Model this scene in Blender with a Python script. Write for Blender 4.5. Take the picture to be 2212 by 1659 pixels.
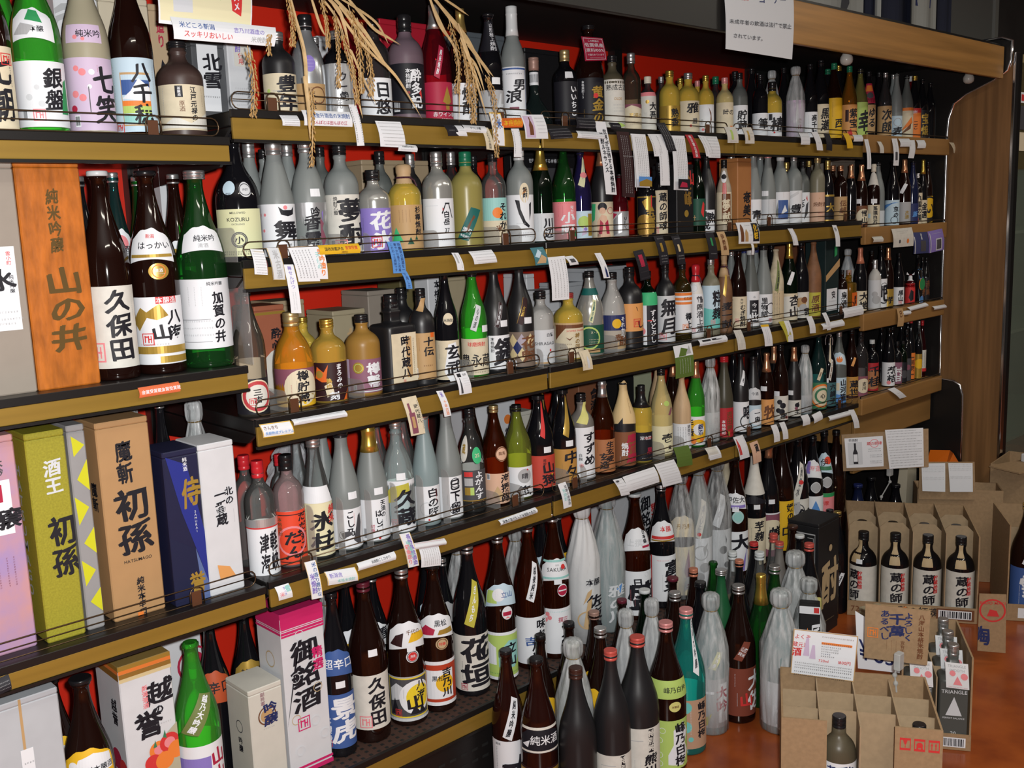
import bpy, bmesh, math, random, re
from mathutils import Vector, Matrix
from mathutils.geometry import tessellate_polygon
S = bpy.context.scene
for o in list(bpy.data.objects): bpy.data.objects.remove(o)
rnd = random.Random(7)
# ---------------------------------------------------------------- camera, light, exposure
CAM = Vector((0, -1.78, 1.43))
cam = bpy.data.objects.new('camera', bpy.data.cameras.new('camera')); S.collection.objects.link(cam); S.camera = cam
cam.data.sensor_width = 36; cam.data.lens = 2163.05 / 2212 * 36; cam.data.clip_start = .05; cam.data.clip_end = 60
_a, _p, _r = map(math.radians, (42.90135402, 9.31853547, -2.15439773))
fw = Vector((math.sin(_a) * math.cos(_p), math.cos(_a) * math.cos(_p), -math.sin(_p)))
rt = fw.cross(Vector((0, 0, 1))).normalized(); up = rt.cross(fw)
R2 = rt * math.cos(_r) + up * math.sin(_r); U2 = -rt * math.sin(_r) + up * math.cos(_r)
m = Matrix((R2, U2, -fw)).transposed().to_4x4(); m.translation = CAM; cam.matrix_world = m
S.view_settings.view_transform = 'Standard'; S.view_settings.look = 'None'
S.view_settings.exposure = 0.0; S.view_settings.gamma = 1.0; S.view_settings.use_curve_mapping = False
w = bpy.data.worlds.new('world'); S.world = w; w.use_nodes = True
w.node_tree.nodes['Background'].inputs[0].default_value = (.9, .95, 1, 1); w.node_tree.nodes['Background'].inputs[1].default_value = .02
def lamp(name, kind, loc, energy, col=(1, 1, 1), rot=(0, 0, 0), **kw):
    l = bpy.data.lights.new(name, kind); l.energy = energy; l.color = col
    for k, v in kw.items(): setattr(l, k, v)
    o = bpy.data.objects.new(name, l); o.location = loc; o.rotation_euler = rot; S.collection.objects.link(o); return o
lamp('camera_flash', 'POINT', CAM + R2 * .05 + U2 * .045, 172, (1, .98, .95), shadow_soft_size=.018)
for i, (x, y) in enumerate(((.6, -2.3), (2.6, -1.9), (4.4, -1.7))):
    lamp('ceiling_tube', 'AREA', (x, y, 2.62), 16, (1, .93, .80), shape='RECTANGLE', size=1.2, size_y=.12)
S.cycles.caustics_reflective = False; S.cycles.caustics_refractive = False
S.cycles.max_bounces = 6; S.cycles.transmission_bounces = 5; S.cycles.glossy_bounces = 3; S.cycles.diffuse_bounces = 2; S.cycles.transparent_max_bounces = 10
S.cycles.sample_clamp_indirect = 3; S.cycles.sample_clamp_direct = 12
# ---------------------------------------------------------------- materials
MATS = {}
def mat(name, col, rough=.5, metal=0, trans=0, spec=.5, noise=None, alpha=1, bump=None, ior=1.45, coat=0, scale=(1, 1, 1)):
    if name in MATS: return MATS[name]
    mt = bpy.data.materials.new(name); mt.use_nodes = True; nt = mt.node_tree; bs = nt.nodes['Principled BSDF']
    bs.inputs['Base Color'].default_value = (*col, 1); bs.inputs['Roughness'].default_value = rough; bs.inputs['Metallic'].default_value = metal
    bs.inputs['Transmission Weight'].default_value = trans; bs.inputs['Specular IOR Level'].default_value = spec
    bs.inputs['IOR'].default_value = ior; bs.inputs['Alpha'].default_value = alpha; bs.inputs['Coat Weight'].default_value = coat
    if noise or bump:
        tc = nt.nodes.new('ShaderNodeTexCoord'); mp = nt.nodes.new('ShaderNodeMapping'); mp.inputs['Scale'].default_value = scale
        nz = nt.nodes.new('ShaderNodeTexNoise'); nt.links.new(tc.outputs['Object'], mp.inputs[0]); nt.links.new(mp.outputs[0], nz.inputs['Vector'])
        nz.inputs['Scale'].default_value = (noise or bump)[0]; nz.inputs['Detail'].default_value = 5
    if noise:
        rp = nt.nodes.new('ShaderNodeValToRGB'); k = noise[1]; c2 = noise[2] if len(noise) > 2 else tuple(c * k for c in col)
        rp.color_ramp.elements[0].position = .35; rp.color_ramp.elements[1].position = .65
        rp.color_ramp.elements[0].color = (*c2, 1); rp.color_ramp.elements[1].color = (*col, 1)
        nt.links.new(nz.outputs[0], rp.inputs[0]); nt.links.new(rp.outputs[0], bs.inputs['Base Color'])
    if bump:
        b = nt.nodes.new('ShaderNodeBump'); b.inputs['Strength'].default_value = bump[1]; b.inputs['Distance'].default_value = .002
        nt.links.new(nz.outputs[0], b.inputs['Height']); nt.links.new(b.outputs[0], bs.inputs['Normal'])
    MATS[name] = mt; return mt
PAL = dict(k=(.012,.012,.018), W=(.78,.81,.86), w=(.70,.69,.64), c=(.72,.64,.47), t=(.50,.32,.15), r=(.62,.04,.04), p=(.78,.25,.28), v=(.25,.19,.55), m=(.24,.08,.12),
 y=(.78,.47,.02), o=(.80,.22,.04), g=(.03,.30,.10), b=(.05,.11,.33), B=(.02,.03,.12), n=(.16,.06,.025), s=(.42,.43,.45), d=(.48,.31,.06), e=(.52,.68,.80), l=(.60,.48,.66),
 a=(.30,.60,.58), q=(.62,.65,.69), z=(.42,.02,.06), f=(.45,.62,.16), u=(.72,.34,.11), h=(.07,.07,.08), i=(.50,.09,.03), x=(.72,.74,.77), G=(.012,.08,.05),
 k2=(.03,.008,.01), d2=(.38,.22,.05), d3=(.66,.54,.30), y2=(.60,.60,.02), y3=(.50,.46,.06), y4=(.80,.62,.03), f2=(.45,.42,.30), f3=(.66,.68,.42), f4=(.66,.64,.22), olv2=(.16,.20,.06),
 m2=(.26,.11,.17), c2=(.70,.45,.32), c3=(.76,.72,.48), c4=(.50,.38,.22), c5=(.72,.54,.28), b2=(.10,.28,.66), B2=(.04,.05,.16), i2=(.50,.05,.06), g2=(.05,.48,.20), g3=(.05,.20,.10), G2=(.01,.12,.11),
 n2=(.20,.15,.12), n2b=(.20,.05,.03), a2=(.16,.55,.52), t2=(.55,.38,.20), t3=(.50,.36,.20), t4=(.05,.14,.16), t5=(.48,.30,.20), ro=(.75,.07,.03), rd=(.52,.06,.04), rd2=(.42,.02,.03), rd3=(.45,.05,.02),
 br=(.42,.17,.07), br2=(.24,.09,.04), u2=(.50,.26,.06), kra3=(.58,.47,.30), l2=(.40,.36,.44), o2=(.72,.14,.02), o3=(.72,.16,.06), tl=(.06,.20,.24), z2=(.60,.02,.14), d4=(.10,.055,.008), B3=(.012,.015,.05), b4=(.02,.03,.24), b5=(.10,.15,.34), gr2=(.075,.08,.075), olg2=(.10,.17,.03))
def pm(c):
    if c not in PAL: c = re.sub(r'\d.*', '', c)
    if c not in PAL: c = 'W'
    met = .75 if c in ('x',) else .35 if c in ('d', 'd2') else 0
    return mat('print_' + c, PAL[c], .32 if met else .55, met, spec=.4)
GL = { # colour, roughness, transmission, metallic
 'blk': ((.006,.006,.008), .06, 0, 0), 'brn': ((.011,.0035,.0025), .06, 0, 0), 'brn2': ((.018,.004,.003), .06, 0, 0), 'drn': ((.055,.032,.028), .4, 0, 0), 'amr': ((.13,.026,.005), .06, .45, 0), 'amr2': ((.11,.022,.008), .06, .4, 0),
 'amb': ((.32,.10,.01), .06, .6, 0), 'amb2': ((.22,.11,.02), .08, .5, 0), 'amo': ((.85,.26,.015), .05, .62, 0), 'grn': ((.03,.50,.02), .05, .55, 0), 'grn2': ((.008,.11,.02), .05, .5, 0), 'grn3': ((.02,.13,.05), .35, .2, 0), 'dgr': ((.006,.022,.012), .06, .2, 0),
 'dgl': ((.008,.014,.014), .05, .1, 0), 'tea': ((.01,.05,.05), .07, .3, 0), 'teb': ((.01,.42,.36), .06, .6, 0), 'olg': ((.20,.27,.03), .05, .6, 0), 'olv': ((.24,.22,.04), .1, .4, 0), 'olv2': ((.33,.29,.09), .3, .15, 0), 'olv3': ((.22,.21,.15), .35, .1, 0), 'olk': ((.05,.05,.02), .3, 0, 0), 'olk2': ((.07,.065,.045), .35, .1, 0),
 'frs': ((.26,.29,.29), .40, .2, 0), 'frt': ((.32,.42,.44), .38, .3, 0), 'fgr': ((.13,.145,.14), .38, .2, 0), 'bei': ((.42,.39,.28), .38, .15, 0), 'gry': ((.16,.15,.14), .5, 0, 0), 'kha': ((.10,.085,.055), .35, .1, 0), 'prp': ((.17,.12,.15), .4, .1, 0), 'smk': ((.07,.065,.07), .12, .5, 0), 'smk2': ((.26,.20,.14), .05, .7, 0), 'smb': ((.10,.07,.05), .12, .4, 0),
 'clr': ((.62,.68,.68), .05, .85, 0), 'clr2': ((.55,.60,.60), .05, .75, 0), 'clk': ((.16,.17,.17), .06, .7, 0), 'clt': ((.48,.62,.64), .06, .65, 0), 'clw': ((.85,.86,.82), .08, .45, 0), 'slv': ((.58,.59,.56), .16, .2, .55), 'sil': ((.62,.66,.70), .22, 0, .75), 'pnk': ((.75,.45,.48), .05, .7, 0),
 'gld': ((.75,.52,.09), .05, .65, 0), 'gld2': ((.62,.38,.05), .06, .65, 0), 'pal': ((.80,.68,.34), .06, .6, 0), 'dol': ((.12,.09,.02), .06, .3, 0), 'ylf': ((.36,.20,.045), .35, .15, 0), 'rub': ((.30,.006,.018), .05, .35, 0), 'rub2': ((.10,.006,.01), .06, .2, 0),
 'cob': ((.025,.02,.12), .15, .1, 0), 'cob2': ((.01,.015,.05), .1, 0, 0), 'mat': ((.014,.014,.016), .38, 0, 0), 'cer': ((.45,.38,.29), .5, 0, 0), 'tan': ((.20,.10,.05), .5, 0, 0), 'wht': ((.72,.72,.70), .5, 0, 0), 'wht2': ((.50,.50,.48), .5, 0, 0), 'blw': ((.35,.45,.55), .4, .1, 0),
 'cpa': ((.60,.53,.38), .6, 0, 0), 'cpg': ((.45,.48,.44), .5, .1, 0), 'cpl': ((.40,.42,.44), .5, .1, 0), 'tis': ((.60,.61,.62), .55, 0, 0), 'pap': ((.24,.11,.05), .6, 0, 0), 'grt': ((.09,.095,.09), .35, 0, 0), 'woo': ((.62,.44,.26), .55, 0, 0)}
TH = { # thin clear glass: tint per surface, diffuse share, liquid colour
 'amr': ((.42,.085,.015), .05), 'amr2': ((.36,.07,.02), .05), 'amb': ((.85,.42,.06), .12), 'amb2': ((.75,.45,.06), .15), 'amo': ((1,.46,.04), .34), 'grn': ((.14,.90,.10), .2), 'grn2': ((.10,.52,.13), .06), 'dgr': ((.06,.20,.10), .03), 'tea': ((.15,.42,.42), .05), 'teb': ((.06,.80,.72), .15), 'olg': ((.66,.74,.14), .14),
 'olv': ((.6,.58,.2), .2), 'smk': ((.42,.40,.42), .06), 'smk2': ((.80,.72,.62), .05), 'smb': ((.5,.40,.30), .06), 'clr': ((.93,.95,.95), .06), 'clr2': ((.90,.93,.93), .06), 'clk': ((.75,.77,.77), .03), 'clt': ((.80,.92,.93), .22), 'clw': ((.95,.95,.93), .35), 'pnk': ((.95,.72,.74), .18),
 'gld': ((1,.76,.13), .42), 'gld2': ((.98,.66,.12), .34), 'pal': ((1,.86,.42), .45), 'dol': ((.45,.35,.10), .05), 'rub': ((.62,.03,.07), .08), 'rub2': ((.4,.03,.05), .05), 'cob': ((.16,.13,.55), .08)}
def thin(c):
    n = 'glass_' + c
    if n in MATS: return MATS[n]
    t, df = TH[c]; mt = bpy.data.materials.new(n); mt.use_nodes = True; nt = mt.node_tree; N = nt.nodes.new; nt.nodes.remove(nt.nodes['Principled BSDF'])
    tr = N('ShaderNodeBsdfTransparent'); tr.inputs[0].default_value = (*t, 1); d = N('ShaderNodeBsdfDiffuse'); d.inputs[0].default_value = (*[.9 * q for q in t], 1); g = N('ShaderNodeBsdfGlossy'); g.inputs['Roughness'].default_value = .05
    m1 = N('ShaderNodeMixShader'); m1.inputs[0].default_value = df; m2 = N('ShaderNodeMixShader'); fr = N('ShaderNodeFresnel'); fr.inputs[0].default_value = 1.5
    L = nt.links.new; L(tr.outputs[0], m1.inputs[1]); L(d.outputs[0], m1.inputs[2]); L(fr.outputs[0], m2.inputs[0]); L(m1.outputs[0], m2.inputs[1]); L(g.outputs[0], m2.inputs[2]); L(m2.outputs[0], nt.nodes['Material Output'].inputs[0])
    MATS[n] = mt; return mt
def gm(c):
    if c in TH: return thin(c)
    col, ro, tr, me = GL[c]; n = 'glass_' + c
    if c in ('cer', 'tan', 'cpa', 'tis', 'pap'): return mat(n, col, ro, noise=(40, .75), bump=(60, .5))
    if c == 'woo': return mat(n, col, ro, noise=(14, .7), scale=(4, 4, .15))
    return mat(n, col, ro, me, tr, .5, ior=1.36 if tr else 1.5)
CAPC = dict(s=((.62,.62,.63), .3, .85), g=((.75,.52,.10), .28, .85), d=((.66,.47,.15), .3, .8), d2=((.55,.42,.20), .35, .7), k=((.012,.012,.014), .25, 0), r=((.55,.02,.03), .3, 0), r2=((.50,.03,.03), .5, 0), e=((.01,.16,.08), .35, 0), w=((.70,.66,.55), .5, 0), q=((.62,.66,.68), .35, 0),
 c=((.72,.36,.20), .3, .8), c2=((.55,.20,.12), .4, .2), c2b=((.6,.5,.35), .4, .3), p=((.72,.30,.30), .35, .3), p2=((.60,.10,.08), .4, .2), b=((.02,.03,.14), .35, 0), b2=((.12,.015,.03), .35, 0), b3=((.05,.02,.015), .3, 0), z=((.28,.03,.03), .35, 0), m=((.36,.22,.18), .45, .2), t=((.52,.36,.20), .6, 0))
def cm(c):
    v = CAPC.get(c) or CAPC[re.sub(r'\d', '', c)]; return mat('cap_' + c, v[0], v[1], v[2])
paper = lambda: mat('tag_paper', (.74, .76, .78), .6)
kraft = mat('kraft_board', (.37, .245, .135), .7, noise=(90, .86), bump=(200, .15)); kraft_in = mat('kraft_inner', (.41, .30, .185), .75, noise=(70, .9))
gold_rail = mat('gold_rail', (.31, .19, .032), .38, .25, noise=(6, .85), scale=(.3, 1, 8)); black_steel = mat('black_steel', (.010, .009, .009), .35); wire_m = mat('bronze_wire', (.13, .085, .05), .3, .8); clip_m = mat('brown_plastic', (.10, .04, .02), .35)
red_panel = mat('red_panel', (.70, .022, .006), .5, noise=(3, .9)); wood_f = mat('walnut_fascia', (.42, .215, .06), .38, noise=(3.5, .68), scale=(.5, 1, 14)); wood_p = mat('oak_panel', (.25, .128, .05), .42, noise=(4.5, .62), scale=(9, 9, .45))
wood_t = mat('tray_wood', (.33, .175, .055), .45, noise=(4, .8), scale=(.5, 6, 6)); chrome = mat('chrome', (.75, .75, .78), .16, 1); acr = mat('smoked_acrylic', (.45, .45, .45), .08, trans=0, alpha=.26)
dark = mat('dark_interior', (.012, .013, .013), .6); straw = mat('straw', (.60, .42, .20), .6, noise=(60, .75)); grain = mat('rice_grain', (.52, .31, .11), .6, noise=(120, .7)); navy = mat('navy_cloth', (.012, .015, .035), .8); floor_m = None
# ---------------------------------------------------------------- mesh helpers
def link(o): S.collection.objects.link(o); return o
def mesh_obj(name, v, f, mats, parent=None, mi=None, smooth=False, loc=None):
    me = bpy.data.meshes.new(name); me.from_pydata(v, [], f)
    for mt in (mats if isinstance(mats, (list, tuple)) else [mats]): me.materials.append(mt)
    if mi is not None: me.polygons.foreach_set('material_index', mi)
    if smooth is True: me.polygons.foreach_set('use_smooth', [True] * len(f))
    elif smooth: me.polygons.foreach_set('use_smooth', smooth)
    me.update(); o = bpy.data.objects.new(name, me); link(o)
    if parent: o.parent = parent
    if loc: o.location = loc
    return o
def thing(name, label, cat, loc=(0, 0, 0), rz=0, group=None):
    o = bpy.data.objects.new(name, None); link(o); o.location = loc; o.rotation_euler = (0, 0, rz); o.empty_display_size = .05
    o['label'] = label; o['category'] = cat
    if group: o['group'] = group
    return o
def struct(o): o['kind'] = 'structure'; return o
class MB:
    def __init__(s): s.v = []; s.f = []; s.mi = []
    def add(s, v, f, mi=0):
        n = len(s.v); s.v += [tuple(p) for p in v]; s.f += [tuple(n + i for i in q) for q in f]; s.mi += [mi] * len(f); return s
    def box(s, x0, x1, y0, y1, z0, z1, mi=0, bev=0):
        if bev:
            b = bev; ring = lambda z, e: [(x0 + e, y0 + e, z), (x1 - e, y0 + e, z), (x1 - e, y1 - e, z), (x0 + e, y1 - e, z)]
            def oct_(z, e): return [(x0 + e + b, y0 + e, z), (x1 - e - b, y0 + e, z), (x1 - e, y0 + e + b, z), (x1 - e, y1 - e - b, z), (x1 - e - b, y1 - e, z), (x0 + e + b, y1 - e, z), (x0 + e, y1 - e - b, z), (x0 + e, y0 + e + b, z)]
            L = [oct_(z0, b * .5), oct_(z0 + b, 0), oct_(z1 - b, 0), oct_(z1, b * .5)]; v = sum(L, []); f = [tuple(range(7, -1, -1)), tuple(range(24, 32))]
            for k in range(3):
                for i in range(8): f.append((k * 8 + i, k * 8 + (i + 1) % 8, k * 8 + 8 + (i + 1) % 8, k * 8 + 8 + i))
            return s.add(v, f, mi)
        v = [(x, y, z) for z in (z0, z1) for x, y in ((x0, y0), (x1, y0), (x1, y1), (x0, y1))]
        return s.add(v, [(3, 2, 1, 0), (4, 5, 6, 7), (0, 1, 5, 4), (1, 2, 6, 5), (2, 3, 7, 6), (3, 0, 4, 7)], mi)
    def tube(s, pts, r, n=6, mi=0, cap=True):
        pts = [Vector(p) for p in pts]; rs = r if isinstance(r, (list, tuple)) else [r] * len(pts); v = []; f = []; prev = None
        for i, p in enumerate(pts):
            d = (pts[min(i + 1, len(pts) - 1)] - pts[max(i - 1, 0)]).normalized()
            a = prev if prev is not None else (Vector((0, 0, 1)) if abs(d.z) < .9 else Vector((1, 0, 0)))
            e = d.cross(a).normalized(); g = e.cross(d).normalized(); prev = g
            for k in range(n): t = 2 * math.pi * k / n; v.append(p + (e * math.cos(t) + g * math.sin(t)) * rs[i])
        for i in range(len(pts) - 1):
            for k in range(n): f.append((i * n + k, i * n + (k + 1) % n, (i + 1) * n + (k + 1) % n, (i + 1) * n + k))
        if cap: f += [tuple(range(n - 1, -1, -1)), tuple(range((len(pts) - 1) * n, len(pts) * n))]
        return s.add(v, f, mi)
    def obj(s, name, mats, parent=None, smooth=False, loc=None): return mesh_obj(name, s.v, s.f, mats, parent, s.mi if isinstance(mats, (list, tuple)) else None, smooth, loc)
def lathe(prof, n, fold=None, sq=0):
    v = []; f = []
    for (r, z) in prof:
        for k in range(n):
            t = 2 * math.pi * k / n; rr = r
            if fold: rr = r * (1 + fold(t, z))
            x, y = math.sin(t), -math.cos(t)
            if sq: q = (abs(x) ** sq + abs(y) ** sq) ** (-1 / sq); x *= q; y *= q
            v.append((rr * x, rr * y, z))
    for i in range(len(prof) - 1):
        for k in range(n): f.append((i * n + k, i * n + (k + 1) % n, (i + 1) * n + (k + 1) % n, (i + 1) * n + k))
    f.append(tuple(range(n - 1, -1, -1))); f.append(tuple(range((len(prof) - 1) * n, len(prof) * n)))
    return v, f
SH = {'S': [(1,0),(1,.49),(.985,.54),(.94,.59),(.855,.64),(.73,.69),(.60,.74),(.49,.79),(.40,.84),(.335,.885),(.31,.92),(.31,.955),(.37,.96),(.37,.975),(.32,.98),(.32,1)],
 'T': [(1,0),(1,.44),(.96,.50),(.82,.60),(.64,.71),(.48,.80),(.41,.86),(.39,.91),(.40,.93),(.40,.945),(.37,.95),(.37,1)],
 'D': [(1,0),(1,.60),(.985,.65),(.90,.70),(.74,.745),(.56,.775),(.42,.80),(.36,.83),(.34,.87),(.38,.885),(.38,.90),(.34,.91),(.34,1)],
 'Q': [(.96,0),(1,.15),(1,.42),(.96,.52),(.85,.62),(.68,.70),(.50,.76),(.39,.81),(.35,.86),(.35,.88),(.39,.885),(.39,.90),(.33,.91),(.33,1)],
 'K': [(1,0),(1,.64),(.96,.675),(.85,.69),(.45,.70),(.38,.72),(.36,.75),(.36,.80),(.42,.81),(.42,.83),(.34,.84),(.34,1)],
 'N': [(1,0),(1,.68),(.985,.72),(.92,.765),(.78,.80),(.58,.83),(.44,.85),(.40,.87),(.40,.9),(.34,.91),(.34,1)],
 'L': [(1,0),(1,.55),(.97,.60),(.80,.67),(.58,.73),(.48,.78),(.45,.84),(.44,.94),(.44,1)],
 'F': [(.85,0),(1,.08),(.99,.15),(.86,.24),(.60,.34),(.38,.42),(.29,.50),(.26,.6),(.26,.8),(.29,.86),(.29,1)],
 'J': [(1,0),(1,.42),(.98,.50),(.88,.58),(.70,.65),(.50,.71),(.36,.77),(.29,.83),(.27,.90),(.30,.92),(.30,.94),(.27,.95),(.27,1)]}
def smooth_prof(p, sub):
    if sub < 2: return p
    q = [p[0]]
    for b, c in zip(p, p[1:]):
        if c[1] - b[1] > .12 and b[0] == c[0]: q += [(b[0], b[1] + .03), (c[0], c[1] - .03)]
        q.append(c)
    p = q; out = []
    for i in range(len(p) - 1):
        a, b, c, d = p[max(i - 1, 0)], p[i], p[i + 1], p[min(i + 2, len(p) - 1)]
        if abs(b[1] - c[1]) < .03 or b[0] == c[0]: out.append(b); continue
        for k in range(sub):
            t = k / sub; h = lambda q: .5 * (2 * b[q] + (c[q] - a[q]) * t + (2 * a[q] - 5 * b[q] + 4 * c[q] - d[q]) * t * t + (3 * b[q] - a[q] - 3 * c[q] + d[q]) * t ** 3)
            out.append((min(h(0), 1.0), h(1)) if k else b)
    return out + [p[-1]]
def prof_r(prof, z):
    for (r0, z0), (r1, z1) in zip(prof, prof[1:]):
        if z <= z1: return r0 + (r1 - r0) * (z - z0) / max(z1 - z0, 1e-9)
    return prof[-1][0]
# glyphs from the built-in font
_fc = bpy.data.curves.new('glyphs', 'FONT'); _fc.resolution_u = 2; _fo = bpy.data.objects.new('glyphs', _fc); link(_fo); GLY = {}
def glyph(ch, bold):
    k = (ch, bold)
    if k not in GLY:
        _fc.body = ch; _fc.offset = min(bold, .010); _fc.resolution_u = 2 if ord(ch) > 255 else 3
        dg = bpy.context.evaluated_depsgraph_get(); dg.update(); me = bpy.data.meshes.new_from_object(_fo.evaluated_get(dg))
        v = [(p.co.x, p.co.y) for p in me.vertices]; f = [tuple(p.vertices) for p in me.polygons]; bpy.data.meshes.remove(me)
        if bold > .02 and v:
            n = len(v); w_ = v; v = [(x + a, y + b) for a, b in ((-.022, -.010), (.022, .012), (.014, -.022)) for x, y in w_]; f = [tuple(n * k + i for i in q) for k in range(3) for q in f]
        if v:
            x0 = min(p[0] for p in v); x1 = max(p[0] for p in v); cj = ord(ch) > 255
            cx = (x0 + x1) / 2 if not cj else .5; cy = .38 if cj else .35
            q = []
            for x, y in v:
                x -= cx; y -= cy
                if cj and bold > .015: y += .07 * x; x = x * .95 + .035 * math.sin(5 * y + ord(ch)) ; y += .02 * math.sin(6 * x + ord(ch))
                q.append((x, y))
            v = q
            wd = x1 - x0
        else: wd = .3
        GLY[k] = (v, f, wd)
    return GLY[k]
class Flat:
    """flat print: vertices (u metres, v metres, layer)"""
    def __init__(s): s.v = []; s.f = []; s.m = []; s.mats = []; s.layer = 0
    def add(s, v, f, c, tri=0):
        if c not in s.mats: s.mats.append(c)
        n = len(s.v); s.layer += 1; k3 = max(1, len(v) // 3) if tri else 10 ** 9; s.v += [(x, y, s.layer + .3 * (i // k3)) for i, (x, y) in enumerate(v)]; s.f += [tuple(n + i for i in q) for q in f]; s.m += [s.mats.index(c)] * len(f)
    def rect(s, x0, y0, x1, y1, c): s.add([(x0, y0), (x1, y0), (x1, y1), (x0, y1)], [(0, 1, 2, 3)], c)
    def disc(s, x, y, r, c, n=22, r0=0):
        ring = lambda q: [(x + q * math.sin(2 * math.pi * k / n), y + q * math.cos(2 * math.pi * k / n)) for k in range(n)]
        s.add(ring(r0 if r0 else r * .02) + ring(r), [(k, n + k, n + (k + 1) % n, (k + 1) % n) for k in range(n)], c)
    def poly(s, p, c):
        t = tessellate_polygon([[Vector((x, y, 0)) for x, y in p]]); s.add(p, [tuple(q) for q in t], c)
    def glyph(s, ch, x, y, sx, sy, c, bold=0, rot=0):
        v, f, wd = glyph(ch, bold)
        if f: cr, sr = math.cos(rot), math.sin(rot); s.add([(x + (a * sx) * cr - (b * sy) * sr, y + (a * sx) * sr + (b * sy) * cr) for a, b in v], f, c, bold > .02)
        return wd
    def art(s, txt, W, H, x0=0, y0=0, rot=0):
        """elements: u in -1..1 of half width W, v in 0..1 of height H"""
        for e in txt.split(';'):
            if not e: continue
            k = e[0]; a = e[1:].split(','); X = lambda u: x0 + float(u) * W; Y = lambda q: y0 + float(q) * H
            if k == 'T':
                t = a[0]; u, vt, vb, c = X(a[1]), Y(a[2]), Y(a[3]), a[4]; wr = float(a[5]) if len(a) > 5 else 1
                if not wr: continue
                p = (vt - vb) / len(t); sy = p * .98; sx = min(sy * min(1.4, 1.05 * max(1, wr)), W * .95 * wr)
                bold = .028 if p > .012 else .012
                for i, ch in enumerate(t): s.glyph(ch, u, vt - p * (i + .5), sx, sy, c, bold)
            elif k == 'H':
                t = a[0]; u, v, h, c = X(a[1]), Y(a[2]), float(a[3]) * H, a[4]; hy = h; h *= float(a[5]) if len(a) > 5 else 1
                adv = [(1.0 if ord(ch) > 255 else glyph(ch, .012)[2] + .08) for ch in t]; tot = sum(adv); sc = min(h, 1.9 * W / tot); x = u - tot * sc / 2
                if x + tot * sc > x0 + W: x = x0 + W - tot * sc
                if x < x0 - W: x = x0 - W
                for ch, d in zip(t, adv): s.glyph(ch, x + d * sc / 2, v, sc, hy, c, .014); x += d * sc
            elif k == 'R': s.rect(X(a[0]), Y(a[1]), X(a[2]), Y(a[3]), a[4])
            elif k == 'D': s.disc(X(a[0]), Y(a[1]), float(a[2]) * H, a[3])
            elif k == 'O': r = float(a[2]) * H; s.disc(X(a[0]), Y(a[1]), r, a[3], r0=r * .86)
            elif k == 'P': q = [float(z) for z in a[0].split()]; s.poly([(X(q[i]), Y(q[i + 1])) for i in range(0, len(q) - 1, 2)], a[1])
            elif k == 'S':
                r = float(a[2]) * H; x, y = X(a[0]), Y(a[1]); c = a[3]; b = r * .16
                for q in ((-r, -r, r, -r + b), (-r, r - b, r, r), (-r, -r, -r + b, r), (r - b, -r, r, r), (-.6 * r, -.55 * r, -.4 * r, .6 * r), (-.6 * r, .3 * r, .1 * r, .5 * r), (.0, -.6 * r, .2 * r, .6 * r), (.2 * r, -.1 * r, .65 * r, .1 * r), (.45 * r, -.6 * r, .6 * r, .6 * r)): s.rect(x + q[0], y + q[1], x + q[2], y + q[3], c)
            elif k == 'C':
                x = X(a[0]); y, y1 = Y(a[1]), Y(a[2]); c = a[3]; h = min(.0042, max(.0022, (y - y1) / 14)); L = []
                y -= h * .3
                while y - h > y1: s.tiny(x, y - h / 2, h * .8, c); y -= h * 1.08
            elif k == 'L':
                xa, xb, y, c = X(a[0]), X(a[1]), Y(a[2]), a[3]; h = min(.0042, max(.002, .045 * H)); x = xa
                while x < xb: s.tiny(x + h / 2, y, h * .85, c); x += h * 1.1
            elif k == 'B':
                x, y, ww, hh = X(a[0]), Y(a[1]), float(a[2]) * W, float(a[3]) * H; s.rect(x, y, x + ww, y + hh, 'W'); q = x + ww * .06
                while q < x + ww * .94: b = ww * rnd.choice((.02, .03, .05)); s.rect(q, y + hh * .12, q + b, y + hh * .9, 'k'); q += b + ww * rnd.choice((.02, .035))
    def tiny(s, x, y, h, c):
        """one illegible character: three or four strokes"""
        b = h * .14; v = []; f = []
        def r(x0, y0, x1, y1): n = len(v); v.extend([(x + x0 * h, y + y0 * h), (x + x1 * h, y + y0 * h), (x + x1 * h, y + y1 * h), (x + x0 * h, y + y1 * h)]); f.append((n, n + 1, n + 2, n + 3))
        k = rnd.random()
        r(-.42, .1 + .2 * k, .42, .22 + .2 * k); r(-.3, -.4 + .2 * k, .34, -.28 + .2 * k)
        if k < .6: r(-.06, -.45, .06, .45)
        if k > .3: r(-.36, -.45, -.24, .3)
        s.add(v, f, c)
def sliced(v, f, m, du, dv):
    if not f: return v, f, m
    bm = bmesh.new(); vs = [bm.verts.new(p) for p in v]
    for q, i in zip(f, m):
        try: bm.faces.new([vs[j] for j in q]).material_index = i
        except ValueError: pass
    for ax, st in ((0, du), (1, dv)):
        if not st: continue
        a = min(p[ax] for p in v); b = max(p[ax] for p in v); n = int(math.ceil((b - a) / st))
        for k in range(1, n):
            co = [0, 0, 0]; no = [0, 0, 0]; co[ax] = a + (b - a) * k / n; no[ax] = 1
            bmesh.ops.bisect_plane(bm, geom=bm.verts[:] + bm.edges[:] + bm.faces[:], dist=1e-7, plane_co=co, plane_no=no)
    bm.verts.index_update(); r = [tuple(p.co) for p in bm.verts], [tuple(q.index for q in fc.verts) for fc in bm.faces], [fc.material_index for fc in bm.faces]
    bm.free(); return r
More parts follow.
